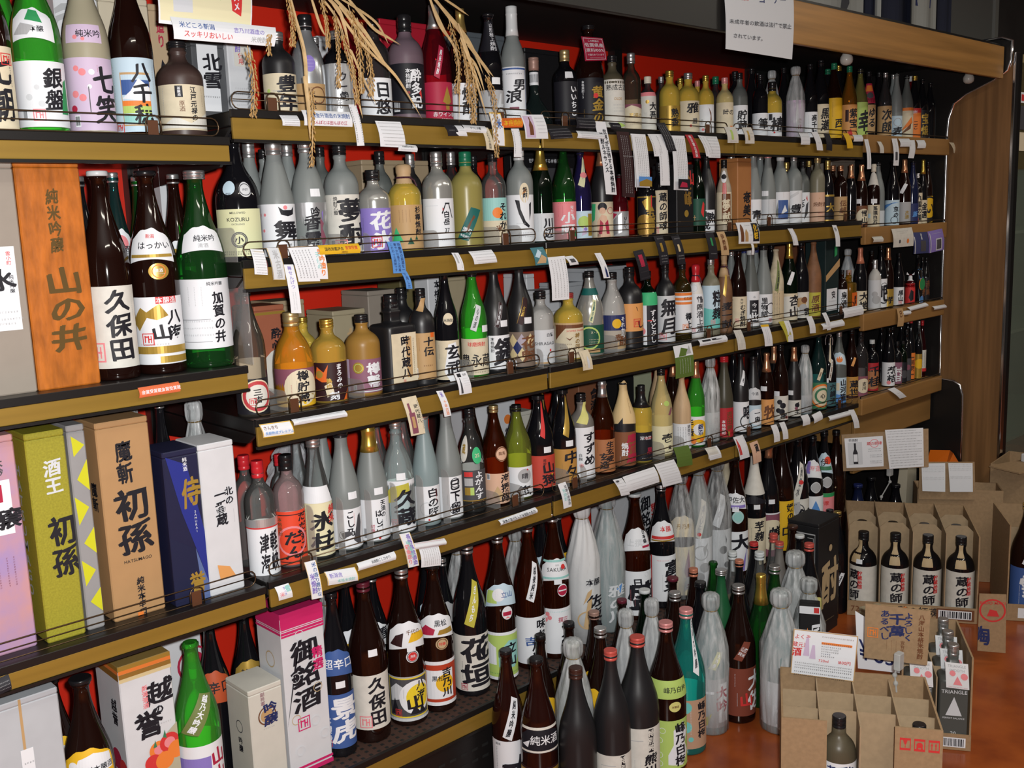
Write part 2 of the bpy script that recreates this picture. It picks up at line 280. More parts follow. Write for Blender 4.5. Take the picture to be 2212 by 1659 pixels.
# ---------------------------------------------------------------- bottles
def shaped(kind, W, H):
    """flat outline faces for a label of half width W and height H"""
    if kind == 'r': return [(-W, 0), (W, 0), (W, H), (-W, H)], [(0, 1, 2, 3)]
    if kind == 'o':
        n = 24; return [(W * math.sin(2 * math.pi * k / n), H / 2 + H / 2 * math.cos(2 * math.pi * k / n)) for k in range(n)], [tuple(range(n - 1, -1, -1))]
    if kind == 'a':
        n = 16; xs = [-W + 2 * W * k / n for k in range(n + 1)]
        top = [H * (.62 + .38 * max(0, math.cos(x / W * 1.5)) ** .8 + .03 * math.sin(9 * x / W)) for x in xs]; bot = [H * .16 * (1 - math.cos(x / W * 1.35)) * -1 + H * .0 for x in xs]
        return [(x, y) for x, y in zip(xs, bot)] + [(x, y) for x, y in zip(xs, top)], [(k, k + 1, n + 2 + k, n + 1 + k) for k in range(n)]
    if kind == 'd':
        b = W * .85; return [(-W, 0), (-W + b, -H * .1), (W, H * .9), (W - b, H)], [(0, 1, 2, 3)]
def prof_top(P):
    return max([z for r, z in P if r > .97] or [.4])
def bottle(X, Y, Z, H, R, shape, glass, cap, labels, rot, text, sticker, name, group, far):
    root = thing(name, text, 'bottle', (X, Y, Z), math.radians(rot), group)
    n = 20 if far > 1 else 28 if far else 40; sq = 7 if shape == 'K' else 0
    P = smooth_prof(SH[shape], 1 if far > 1 else 3); mcap = re.match(r'([A-Z])([a-z]*\d?)(\.\d+)?$', cap); cs, cc, ch = mcap.group(1), mcap.group(2), float(mcap.group(3) or 0)
    prof = [(r * R, z * H) for r, z in P]
    top = H * (1 - ch * .5) if cs in 'SF' else H * .985
    pr = [q for q in prof if q[1] < top - 1e-4]; pr.append((prof_r(prof, top), top))
    body = [(R * pr[0][0] / R * .93, 0), (pr[0][0] * .985, .002), (pr[0][0], .006)] + pr[1:] if pr[1][1] > .008 else [(pr[0][0] * .93, 0)] + pr
    v, f = lathe(body, n, sq=sq); mesh_obj('glass', v, f, gm(glass), root, smooth=[True] * (len(f) - 2) + [False] * 2)
    if glass in TH and labels and TH[glass][0][0] + TH[glass][0][1] > .5 and not sq:
        b0, b1 = .06 * H, min(.44, prof_top(P) - .03) * H; v = []; k = 9
        for z in (b0, b1): v += [((prof_r(prof, z) - .002) * math.sin(math.pi + (i / (k - 1) - .5) * 2.3), -(prof_r(prof, z) - .002) * math.cos(math.pi + (i / (k - 1) - .5) * 2.3), z) for i in range(k)]
        mesh_obj('back_label', v, [(i, i + 1, k + i + 1, k + i) for i in range(k - 1)], mat('back_paper', (.72, .72, .68), .7), root, smooth=True)
    rn = prof_r(prof, H * (1 - max(ch, .03) * .9)) if ch < .2 else prof_r(prof, H * .96)
    if cs in 'SFPK':
        if cs == 'P': c0, c1, rc = .975, 1.0, rn * 1.2; cp = [(rc * .9, c0 * H), (rc, c0 * H + .001), (rc, H - .0015), (rc * .93, H)]
        elif cs == 'F':
            c0 = 1 - ch; cp = [(prof_r(prof, z * H) * 1.05 + .0006, z * H) for z in (c0, c0 + ch * .25, c0 + ch * .5, c0 + ch * .7, c0 + ch * .74, c0 + ch * .78, c0 + ch * .9, 1)]
            cp = [(r, z) for r, z in cp]; cp[4] = (cp[4][0] * 1.06, cp[4][1]); cp.append((cp[-1][0] * .9, H + .001))
        elif cs == 'K':
            c0 = 1 - ch; cp = [(prof_r(prof, .74 * H) * 1.04 + .001, .72 * H), (prof_r(prof, .8 * H) * 1.12 + .001, .79 * H), (rn * 1.15, .85 * H), (rn * 1.1, c0 * H), (rn * 1.22, (c0 + .2 * ch) * H), (rn * 1.25, .98 * H), (rn * .8, H)]
            if cc == 'r': cp = [(prof_r(prof, .76 * H) * 1.05, .755 * H), (prof_r(prof, .8 * H) * 1.3, .79 * H), (rn * 1.2, .86 * H), (rn * 1.35, .9 * H), (rn * 1.5, .96 * H), (rn * 1.3, .99 * H), (rn * .7, H)]
        else:
            c0 = 1 - ch; rc = rn * 1.17; h = ch * H; z = c0 * H
            cp = [(rc * .97, z), (rc, z + h * .04), (rc, z + h * .2), (rc * .95, z + h * .23), (rc * .95, z + h * .27), (rc, z + h * .3), (rc, z + h * .62), (rc * .97, z + h * .65), (rc, z + h * .68), (rc, z + h * .93), (rc * .93, H)]
        v, f = lathe(cp, max(14, n // 2)); mesh_obj('cap', v, f, cm(cc), root, smooth=[True] * (len(f) - 2) + [False] * 2)
        if cs == 'K': b = MB(); r0 = rn * 1.13 + .001; b.tube([(r0 * math.sin(t * .5236), -r0 * math.cos(t * .5236), .845 * H) for t in range(13)], .0022, 5); b.tube([(r0 * .7, -r0 * .8, .845 * H), (r0 * 1.3, -r0 * 1.1, .81 * H), (r0 * 1.6, -r0 * 1.2, .74 * H)], .0018, 5); b.obj('cord', mat('cord_plum', (.06, .015, .03), .6), root)
        if far < 2 and cc in ('b3',): pass
    if cs == 'N' and cc == 'w':
        b = MB(); r0 = R * .42
        b.tube([(-r0, 0, .86 * H), (-r0 * 1.1, 0, .93 * H), (-r0 * .6, 0, 1.0 * H), (r0 * .6, 0, 1.0 * H), (r0 * 1.1, 0, .93 * H), (r0, 0, .86 * H)], .0018, 5); b.tube([(-r0, 0, .86 * H), (0, -r0, .82 * H), (r0, 0, .86 * H)], .0015, 5); b.obj('swing_wire', chrome, root)
    if cs == 'N' and cc == 's':
        b = MB(); b.add([(-R * .1, -R * .1, .95 * H), (-R * .7, -R * .3, 1.06 * H), (-R * .8, -R * .2, .98 * H), (R * .1, 0, .95 * H), (R * .8, -R * .2, 1.05 * H), (R * .75, -R * .3, .97 * H)], [(0, 1, 2), (3, 5, 4)]); b.obj('ribbon', pm('W'), root)
    if cs == 'W':
        op = ch if ch else 1; ph = rnd.random() * 6
        fold = lambda t, z: (.07 * math.sin(9 * t + ph + 3 * math.sin(14 * z)) + .035 * math.sin(19 * t + ph * 2 + 40 * z)) * (.25 + .9 * min(1, max(0, (z / H - .3) * 3)))
        wp = [(R * 1.04, .004), (R * 1.05, .3 * H), (R * 1.06, .5 * H), (R * .98, .62 * H), (R * .78, .72 * H), (R * .60, .80 * H), (R * .46, .855 * H), (R * .40, .875 * H), (R * .385, .884 * H), (R * .385, .891 * H), (R * .46, .90 * H), (R * .52, .925 * H), (R * .525, .96 * H), (R * .50, .99 * H), (R * .40, 1.005 * H), (R * .2, 1.012 * H)]
        v, f = lathe(wp, 44 if far < 2 else 28, fold)
        mt = mat('white_wrap_paper', (.62, .64, .66), .55, bump=(30, .6)) if op == 1 else mat('film_wrap_%d' % round(op * 100), (.62, .65, .67), .3, alpha=op * .72, bump=(35, 1), scale=(4, 4, .45))
        if op < 1 and not mt.get('streak'):
            nt = mt.node_tree; bs = nt.nodes['Principled BSDF']; nz = [q for q in nt.nodes if q.type == 'TEX_NOISE'][0]; nz.inputs['Scale'].default_value = 22; rp = nt.nodes.new('ShaderNodeValToRGB'); mt['streak'] = 1
            rp.color_ramp.elements[0].position = .36; rp.color_ramp.elements[1].position = .66; rp.color_ramp.elements[0].color = (op * .30,) * 3 + (1,); rp.color_ramp.elements[1].color = (min(1, op * 1.05),) * 3 + (1,)
            nt.links.new(nz.outputs[0], rp.inputs[0]); nt.links.new(rp.outputs[0], bs.inputs['Alpha'])
        mesh_obj('wrap', v, f, mt, root, smooth=True)
        b = MB(); r0 = R * .39; b.tube([(r0 * math.sin(t * .5236), -r0 * math.cos(t * .5236), .889 * H) for t in range(13)], .0016, 5); b.obj('tie', mat('tie_bronze', (.30, .20, .08), .35, .6), root)
    far_st = .13 if far < 1 else .2 if far < 2 else .35
    for sp in (labels.split('/') if labels else []):
        geo, pap, art = sp.split('|'); kind = geo[0]; g = [float(q) for q in geo[1:].split(',')]; z0, z1 = g[0] * H, g[1] * H; hw = g[2]; ang = g[3] if len(g) > 3 else 0
        h = z1 - z0; rm = prof_r(prof, (z0 + z1) / 2); W = hw * (R if kind in 'rad' else rm); W = hw * rm if kind in 'oa' else W
        if kind == 'd': W = hw * R
        curved = z1 > .52 * H and shape != 'K'
        dv = h / (3 if far > 1 else 8) if curved else 0; rr = rm
        def wrap(v, off, lay):
            out = []
            for x, y, l in v:
                z = z0 + y; r = prof_r(prof, min(max(z, .002), H)) + off + lay * l
                if sq: out.append((x * .98, -r, z)); continue
                t = ang + x / rr; out.append((r * math.sin(t), -r * math.cos(t), z))
            return out
        nm = {'r': 'label' if g[0] < .4 else 'neck_label', 'a': 'shoulder_label', 'o': 'seal', 'd': 'neck_strip'}[kind]; par = root
        if pap != 'none':
            fv, ff = shaped(kind, W, h)
            v, f, mi = sliced([(x, y, 0) for x, y in fv], ff, [0] * len(ff), far_st * rr if not sq else 0, dv)
            par = mesh_obj(nm, wrap(v, .0006, 0), f, pm(pap) if pap not in ('w', 'c') else mat('paper_' + pap, PAL[pap], .65, noise=(50, .9)), root, smooth=True)
        if art:
            F = Flat()
            if kind == 'd':
                # art laid along the diagonal
                L = math.hypot(2 * W - W * .85, h); an = math.atan2(h, 2 * W - W * .85) - math.pi / 2; G = Flat(); G.art(art, W * .425 * math.cos(an) * 1.05, L)
                ca, sa = math.cos(an), math.sin(an); cxp = (-W + W * .425, -.05 * h)
                G.v = [(cxp[0] + x * ca - y * sa, cxp[1] + x * sa + y * ca, l) for x, y, l in G.v]; F = G
            else: F.art(art, W, h)
            if F.f:
                v, f, mi = sliced(F.v, F.f, F.m, far_st * rr if not sq else 0, dv)
                k = min(.00012, .0012 / max(1, F.layer)); mesh_obj('lettering' if par is not root else 'printing', wrap(v, .0009 if par is not root or cs != 'W' else .13 * R, k), f, [pm(c) for c in F.mats], par, mi)
    if sticker:
        zc, an = sticker; r = prof_r(prof, zc * H) + .0014; s = .011
        v = []
        for dz in (-.008, .008):
            for k in range(4): t = an + (k - 1.5) * s * .66 / r; q = prof_r(prof, zc * H + dz) + .0014; v.append((q * math.sin(t), -q * math.cos(t), zc * H + dz))
        mesh_obj('price_sticker', v, [(k, k + 1, k + 5, k + 4) for k in range(3)], pm('W'), root)
    return root
BOXM = dict(W=(.66,.68,.72), w=(.62,.61,.55), c=(.58,.52,.40), t=(.48,.36,.23), h=(.085,.09,.10), slate=(.10,.12,.14), blk=(.010,.010,.012), red=(.42,.012,.03), taupe=(.30,.26,.22), kra2=(.40,.31,.20), tan=(.42,.36,.24), ter=(.40,.13,.07), ter2=(.25,.10,.05), olk=(.14,.12,.05), sil=(.48,.51,.55), gryp=(.30,.30,.31), kra=(.44,.26,.12), nav=(.012,.014,.05), cop=(.42,.18,.06), dkt=(.008,.022,.024), pgn=(.48,.52,.36), pnk=(.56,.02,.13), gol=(.30,.20,.06))
def bxm(c):
    if c == 'lea': return mat('leather_orange', (.55, .16, .02), .4, noise=(60, .6), bump=(130, .35), scale=(1, 1, .3))
    if c == 'pas': return mat('pastel_paper', (.62, .30, .24), .55, noise=(9, 1, (.36, .26, .52)))
    if c == 'olv': return mat('olive_paper', (.36, .33, .035), .4, noise=(300, .8))
    return mat('box_' + c, BOXM[c], .5, noise=(25, .95))
def giftbox(x0, x1, y, dep, z, h, col, art, side, text, group, rz=0):
    W = (x1 - x0) / 2; col, lidc = col.split('+') if '+' in col else (col, col); root = thing('gift_box' if col not in ('tan', 'kra2', 'taupe', 'sil', 'slate') else 'carton', text, 'box', ((x0 + x1) / 2, y, z), rz, group); mt = bxm(col)
    MB().box(-W, W, 0, dep, 0, h - .012, bev=.0022).obj('box_body', mt, root); l = MB().box(-W, W, 0, dep, h - .0115, h, bev=.0022)
    l.add([(-W + .004, dep * .5 - .001, h + .0004), (W - .004, dep * .5 - .001, h + .0004), (W - .004, dep * .5 + .001, h + .0004), (-W + .004, dep * .5 + .001, h + .0004)], [(0, 1, 2, 3)]); l.obj('box_lid', bxm(lidc), root)
    for a, sd in ((art, 0), (side, 1)):
        if not a: continue
        F = Flat(); F.art(a, W if not sd else dep / 2, h)
        lim = W if not sd else dep / 2
        v = []
        for x, yy, q in F.v:
            x = max(-lim, min(lim, x)); yy = max(.001, min(h - .0005, yy)); e = .0006 + .00008 * q
            v.append((x, -e, yy) if not sd else (-W - e, dep / 2 - x, yy))
        mesh_obj('lettering', v, F.f, [pm(c) for c in F.mats], root, F.m)
    return root
def sheet(name, corners, art, pap, text, cat, group=None, curl=.006, thick=False, back=None):
    """paper sheet through world corners tl, tr, br, bl"""
    tl, tr, br, bl = [Vector(c) for c in corners]; org = (bl + br) / 2; nrm = (tr - tl).cross(bl - tl).normalized()
    if nrm.dot(CAM - org) < 0: nrm = -nrm
    root = thing(name, text, cat, org, 0, group); W = ((tr - tl).length) / 2; H = (tl - bl).length
    def pt(a, b, off=0):
        p = (bl + (br - bl) * a) * (1 - b) + (tl + (tr - tl) * a) * b; return p - org + nrm * (curl * math.sin(b * math.pi) + curl * .8 * (1 - b) ** 2 + off)
    nv = 6; v = []; f = []
    for o_ in (0, -.0009 if not thick else -.004):
        for j in range(nv + 1): v += [pt(0, j / nv, o_), pt(.5, j / nv, o_), pt(1, j / nv, o_)]
    N = 3 * (nv + 1)
    for j in range(nv):
        for i in range(2): q = (j * 3 + i, j * 3 + i + 1, j * 3 + i + 4, j * 3 + i + 3); f += [q, tuple(N + z for z in reversed(q))]
        f += [(j * 3, j * 3 + 3, N + j * 3 + 3, N + j * 3), (j * 3 + 2, N + j * 3 + 2, N + j * 3 + 5, j * 3 + 5)]
    f += [(0, N, N + 1, 1), (1, N + 1, N + 2, 2), (nv * 3, nv * 3 + 1, N + nv * 3 + 1, N + nv * 3), (nv * 3 + 1, nv * 3 + 2, N + nv * 3 + 2, N + nv * 3 + 1)]
    p = mesh_obj('paper', v, f, back or (mat('paper_' + pap, PAL[pap], .65) if pap in PAL else pm(pap)), root)
    if art:
        F = Flat(); F.art(art, W, H); a, b, c = sliced(F.v, F.f, F.m, 0, H / nv * 1.001)
        mesh_obj('lettering', [pt(max(0, min(1, x / (2 * W) + .5)), max(0, min(1, y / H)), .0005 + .00006 * l) for x, y, l in a], b, [pm(q) for q in F.mats], p, c)
    return root
# ---------------------------------------------------------------- setting
def setting(name, x0, x1, y0, y1, z0, z1, mt): o = MB().box(x0, x1, y0, y1, z0, z1).obj(name, mt); return struct(o)
fm = mat('terracotta_floor', (.36, .085, .018), .22, noise=(7, .55, (.22, .045, .012)), bump=(18, .12)); setting('floor', -3, 9, -5, 4, -.1, 0, fm)
plaster = mat('grey_plaster', (.10, .10, .095), .8, noise=(5, .8)); setting('wall_back', -3, 9, .62, .7, 0, 2.8, plaster); setting('wall_left', -3.1, -3, -5, 4, 0, 2.8, plaster); setting('wall_right', 8.9, 9, -5, .62, 0, 2.8, plaster); setting('wall_front', -3, 9, -5.1, -5, 0, 2.8, plaster)
setting('ceiling', -3, 9, -5, 4, 2.75, 2.85, mat('ceiling_board', (.30, .30, .29), .8))
joint = mat('tile_joint', (.20, .07, .03), .5)
for k, (x, y) in enumerate(((2.62, -1.05), (2.95, -1.2))): o = MB().box(x, x + .26, y, y + .004, 0, .0008).obj('trim_%d' % (k + 1), joint); struct(o)
# ---------------------------------------------------------------- the shelving unit
BX_ = [.125, .948, 1.775, 2.592, 3.372, 4.06]
unit = thing('display_shelving', 'long black shelving unit with red back panels and walnut canopy', 'shelving', (0, 0, 0))
for i in range(-1, 5):
    x0, x1 = (BX_[i], BX_[i + 1]) if i >= 0 else (-.7, .125)
    mt = red_panel if i < 4 else dark
    MB().box(x0 + .018, x1 - .018, .47, .48, .2, 1.96).obj('back_panel', mt, unit)
for x in [-.7] + BX_[:-1]: 
    b = MB().box(x - .018, x + .018, .44, .48, 0, 2.0)
    for k in range(30): b.box(x - .004, x + .004, .4385, .4395, .3 + k * .055, .33 + k * .055)
    b.obj('upright', black_steel, unit)
cl = MB(); cl.add([(-.7, -.199, 1.955), (4.045, -.199, 1.955), (4.045, .48, 1.96), (-.7, .48, 1.96), (-.7, -.199, 1.975), (4.045, -.199, 1.975), (4.045, .48, 1.99), (-.7, .48, 1.99)], [(0, 3, 2, 1), (4, 5, 6, 7), (0, 1, 5, 4), (2, 3, 7, 6), (0, 4, 7, 3), (1, 2, 6, 5)]); cl.obj('canopy', mat('canopy_black', (.014, .012, .012), .6), unit)
grey_f = mat('grey_fascia', (.014, .0135, .0125), .45)
MB().box(-.7, 2.30, -.215, -.2, 1.885, 2.02, bev=.002).obj('fascia_panel', grey_f, unit); MB().box(2.305, 4.035, -.215, -.2, 1.885, 2.00, bev=.002).obj('fascia_board', wood_f, unit)
MB().box(2.305, 4.035, -.20, -.19, 2.0, 2.012).obj('fascia_trim', black_steel, unit)
MB().box(.955, 3.30, .0, .47, 0, .2, bev=.003).obj('plinth', black_steel, unit); MB().box(-.7, .945, .0, .47, 0, .2, bev=.003).obj('plinth', black_steel, unit)
b = MB()
for k in range(65):
    x = .98 + k * .035; b.box(x, x + .02, -.0006, 0, .10, .107); b.box(x, x + .02, -.0006, 0, .13, .137)
b.obj('vent_slots', dark, unit)['kind'] = 'stuff'
# end plate with chrome edge, profile in Y-Z
prof = [(-.235, 2.02), (-.232, 1.95), (-.222, 1.915), (-.17, 1.885), (-.07, 1.845), (-.025, 1.815), (-.005, 1.76), (0, 1.70), (0, .95), (0, .72), (-.06, .715), (-.085, .70), (-.097, .66), (-.10, .40), (-.10, 0)]
v = [(x, y, z) for x in (4.045, 4.062) for y, z in prof] + [(x, y, z) for x in (4.045, 4.062) for y, z in ((.48, 0), (.48, 2.03), (-.19, 2.03))]
n = len(prof); L = list(range(n)) + [2 * n, 2 * n + 1, 2 * n + 2]; Rr = [n + i for i in range(n)] + [2 * n + 3, 2 * n + 4, 2 * n + 5]; k = len(L)
mesh_obj('end_plate', v, [tuple(L), tuple(reversed(Rr))] + [(L[i], Rr[i], Rr[(i + 1) % k], L[(i + 1) % k]) for i in range(k)], black_steel, unit)
b = MB(); b.tube([(4.053, -.10, 2.035), (4.053, -.20, 2.035)] + [(4.053, y - .002, z) for y, z in prof], .0055, 8); b.obj('edge_trim', chrome, unit, smooth=True)
for x, z in ((3.02, 1.902), (3.93, 1.902)):
    q = thing('globe_bulb', 'white globe lamp under the canopy, ' + ('middle one' if x < 3.5 else 'end one'), 'lamp', (x, -.13, z))
    v, f = lathe([(.008, .02), (.010, .012), (.014, .0), (.019, -.008), (.020, -.016), (.018, -.025), (.011, -.031), (.002, -.033)], 20); mesh_obj('bulb', v, f, mat('opal_glass', (.45, .45, .42), .3), q, smooth=True)
    v, f = lathe([(.012, .03), (.012, .012), (.009, .008)], 16); mesh_obj('socket', v, f, black_steel, q)
# shelves: one per bay and level, with gold price rail, black lip and wire guard
SHELF = [('LA', 1.600, -.06, .944, 'near bay upper'), ('LC', 1.165, -.06, .944, 'near bay middle'), ('LD', .712, -.06, .944, 'near bay lower'), ('LE', .240, -.06, .944, 'near bay base')]
for nm, z, word in (('A', 1.652, 'top'), ('B', 1.368, 'second'), ('C', 1.055, 'third'), ('D', .718, 'fourth'), ('E', .240, 'bottom')):
    for i, bay in ((1, 'first'), (2, 'second'), (3, 'third')):
        x0, x1 = BX_[i] + .003, BX_[i + 1] - .003
        if nm == 'E' and i == 3: x1 = 3.28
        if nm == 'B' and i == 2: x1 = 2.715
        if nm == 'B' and i == 3: SHELF.append(('B2', 1.378, 2.722, x1, 'third bay second')); continue
        SHELF.append((nm, z, x0, x1, '%s bay %s' % (bay, word)))
for nm, z, x0, x1, word in SHELF:
    sh_ = thing('shelf', '%s shelf with black edge and gold price rail' % word, 'shelf', (x0, 0, z), 0, 'shelf boards'); w_ = x1 - x0
    MB().box(0, w_, .0, .438, -.028, 0, bev=.002).obj('board', black_steel, sh_)
    MB().box(0, w_, -.010, -.0005, -.012, .003, bev=.001).obj('lip', black_steel, sh_); rr_ = MB(); rr_.box(.002, w_ - .002, -.008, -.0005, -.052 if nm[0] != 'L' else -.042, -.0125, bev=.001); rr_.obj('price_rail', gold_rail, sh_); MB().box(0, w_, -.011, -.0005, -.058 if nm[0] != 'L' else -.048, -.0525 if nm[0] != 'L' else -.0425).obj('lower_lip', black_steel, sh_)
    if nm == 'E':
        b = MB(); b.box(0, w_, .001, .43, 0, .0012)
        for i in range(int(w_ / .022)):
            for j in range(5): b.box(.006 + i * .022, .014 + i * .022, .004 + j * .018, .012 + j * .018, .0012, .0017, 1)
        b.obj('rubber_mat', [mat('mat_brown', (.06, .03, .022), .7), dark], sh_); continue
    if nm in ('LE',): continue
    for xs in (0, w_ - .006):
        b = MB(); b.add([(xs, .0, -.03), (xs + .006, .0, -.03), (xs + .006, .438, -.03), (xs, .438, -.03), (xs, .03, -.05), (xs + .006, .03, -.05), (xs + .006, .438, -.085), (xs, .438, -.085)], [(0, 1, 2, 3), (7, 6, 5, 4), (0, 4, 5, 1), (3, 2, 6, 7), (0, 3, 7, 4), (1, 5, 6, 2)])
        b.obj('bracket', black_steel, sh_)
    if nm == 'LC': continue
    g = thing('guard_rail', 'bronze wire guard rail on %s shelf' % word, 'rail', (x0, .008, z), 0, 'wire guard rails')
    h = .036; b = MB(); a0, a1 = .012, w_ - .012; r = .014; pts = []
    for cx, s0, s1 in ((a1 - r, 90, -90), (a0 + r, 270, 90)):
        for k in range(7): t = math.radians(s0 + (s1 - s0) * k / 6); pts.append((cx + r * math.cos(t), 0, .004 + h / 2 + (h / 2 - .002) * math.sin(t)))
    pts.append(pts[0]); b.tube(pts, .0014, 6, cap=False); b.tube([(a0 + r * .2, 0, .004 + h * .55), (a1 - r * .2, 0, .004 + h * .55)], .0011, 6); b.obj('wire', wire_m, g, smooth=True)
    for fx in (.12, .86):
        x = w_ * fx; c = MB(); c.tube([(x - .014, -.004, .002)] + [(x + .014 * math.cos(t), -.004, .026 + .013 * math.sin(t)) for t in (3.14, 2.5, 1.9, 1.24, .6, 0)] + [(x + .014, -.004, .002)], .0014, 6); c.obj('clip_wire', wire_m, g, smooth=True)
        MB().box(x - .010, x + .010, -.0025, -.0005, .001, .030, bev=.0008).obj('clip_plate', clip_m, g)
TR = [('TA', 1.672, 'top'), ('TB', 1.350, 'second'), ('TC', 1.040, 'third'), ('TD', .728, 'fourth')]
for nm, z, word in TR:
    q = thing('wooden_tray', '%s wooden tray with raised front board in end bay' % word, 'tray', (3.378, 0, z), 0, 'wooden trays in the end bay'); w_ = .665
    MB().box(.016, w_, .004, .436, -.02, -.0003, bev=.002).obj('tray_base', wood_t, q)
    b = MB(); b.add([(0, -.030, .012), (w_, -.030, .012), (w_, .004, -.020), (0, .004, -.020), (0, -.022, .014), (w_, -.022, .014), (w_, .004, -.0), (0, .004, 0)], [(0, 3, 2, 1), (4, 5, 6, 7), (0, 1, 5, 4), (2, 3, 7, 6), (0, 4, 7, 3), (1, 2, 6, 5)]) if 0 else b.box(0, w_, -.018, .002, -.055, .006, bev=.003); b.obj('front_board', wood_t, q)
    b = MB(); b.tube([(.0, -.012, .008), (.0, -.012, .016), (w_ - .01, -.012, .016), (w_ - .01, -.012, .008)], .002, 6); b.obj('top_wire', black_steel, q)
q = thing('recess_cover', 'sloping wooden panel under the fourth tray', 'panel', (3.40, .0, .55)); MB().box(0, .63, .02, .035, .0, .11, bev=.003).obj('panel_board', wood_t, q); MB().box(0, .02, .035, .4, .0, .11).obj('panel_side', wood_t, q)
q = thing('wooden_board', 'narrow wooden board in the dark recess', 'board', (3.55, .10, .40)); MB().box(0, .49, 0, .02, 0, .05, bev=.003).obj('board_plank', wood_t, q)
# smoked acrylic dividers between bottles
def divider(x, z, h, word, dep=.085, y=.012):
    q = thing('shelf_divider', word, 'divider', (x, y, z), 0, 'smoked acrylic dividers'); r = .016
    p = [(0, 0), (dep, 0), (dep, h)] + [(r - r * math.sin(t), h - r + r * math.cos(t)) for t in (0, .52, 1.05, 1.57)]; n = len(p)
    v = [(e, a, b_) for e in (0, .0022) for a, b_ in p]; mesh_obj('plate', v, [tuple(range(n)), tuple(range(2 * n - 1, n - 1, -1))] + [(i, n + i, n + (i + 1) % n, (i + 1) % n) for i in range(n)], acr, q)
for _x, _z, _h, _d, _l in (
(.9497,1.368,.0667,.085,'smoked clear divider, first from the near end of the second shelf'),
(1.1081,1.368,.0452,.0244,'smoked clear divider, second from the near end of the second shelf'),
(1.1995,1.368,.0458,.085,'smoked clear divider, third from the near end of the second shelf'),
(1.2649,1.368,.0455,.0227,'smoked clear divider, fourth from the near end of the second shelf'),
(1.4527,1.368,.045,.085,'smoked clear divider, fifth from the near end of the second shelf'),
(1.6414,1.368,.0462,.085,'smoked clear divider, sixth from the near end of the second shelf'),
(1.715,1.368,.048,.085,'smoked clear divider, seventh from the near end of the second shelf'),
(1.8768,1.368,.03,.085,'smoked clear divider, eighth from the near end of the second shelf'),
(1.0354,1.055,.0461,.085,'smoked clear divider, first from the near end of the third shelf'),
(1.2253,1.055,.0428,.085,'smoked clear divider, second from the near end of the third shelf'),
(1.5404,1.055,.0464,.085,'smoked clear divider, third from the near end of the third shelf'),
(1.7759,1.055,.0476,.0221,'smoked clear divider, fourth from the near end of the third shelf'),
(1.8684,1.055,.0504,.085,'smoked clear divider, fifth from the near end of the third shelf'),
(2.0633,1.055,.0511,.085,'smoked clear divider, sixth from the near end of the third shelf'),
(1.0774,.718,.1294,.0241,'smoked clear divider, first from the near end of the fourth shelf'),
(1.151,.718,.131,.0246,'smoked clear divider, second from the near end of the fourth shelf'),
(1.2248,.718,.132,.0226,'smoked clear divider, third from the near end of the fourth shelf'),
(1.2956,.718,.1331,.0227,'smoked clear divider, fourth from the near end of the fourth shelf'),
(1.3712,.718,.1352,.0246,'smoked clear divider, fifth from the near end of the fourth shelf'),
(1.4483,.718,.1336,.0251,'smoked clear divider, sixth from the near end of the fourth shelf'),
(1.6084,.718,.0434,.085,'smoked clear divider, seventh from the near end of the fourth shelf'),
(1.6899,.718,.0444,.085,'smoked clear divider, eighth from the near end of the fourth shelf'),
(1.8582,.718,.0511,.085,'smoked clear divider, ninth from the near end of the fourth shelf'),
(1.9257,.718,.0501,.021,'smoked clear divider, tenth from the near end of the fourth shelf'),
(2.262,.718,.0522,.085,'smoked clear divider, eleventh from the near end of the fourth shelf'),
(2.3583,.718,.0525,.085,'smoked clear divider, twelfth from the near end of the fourth shelf'),
(.966,1.165,.17,.085,'smoked clear divider, first from the near end of the near bay middle shelf')): divider(_x, _z, _h, _l, _d)

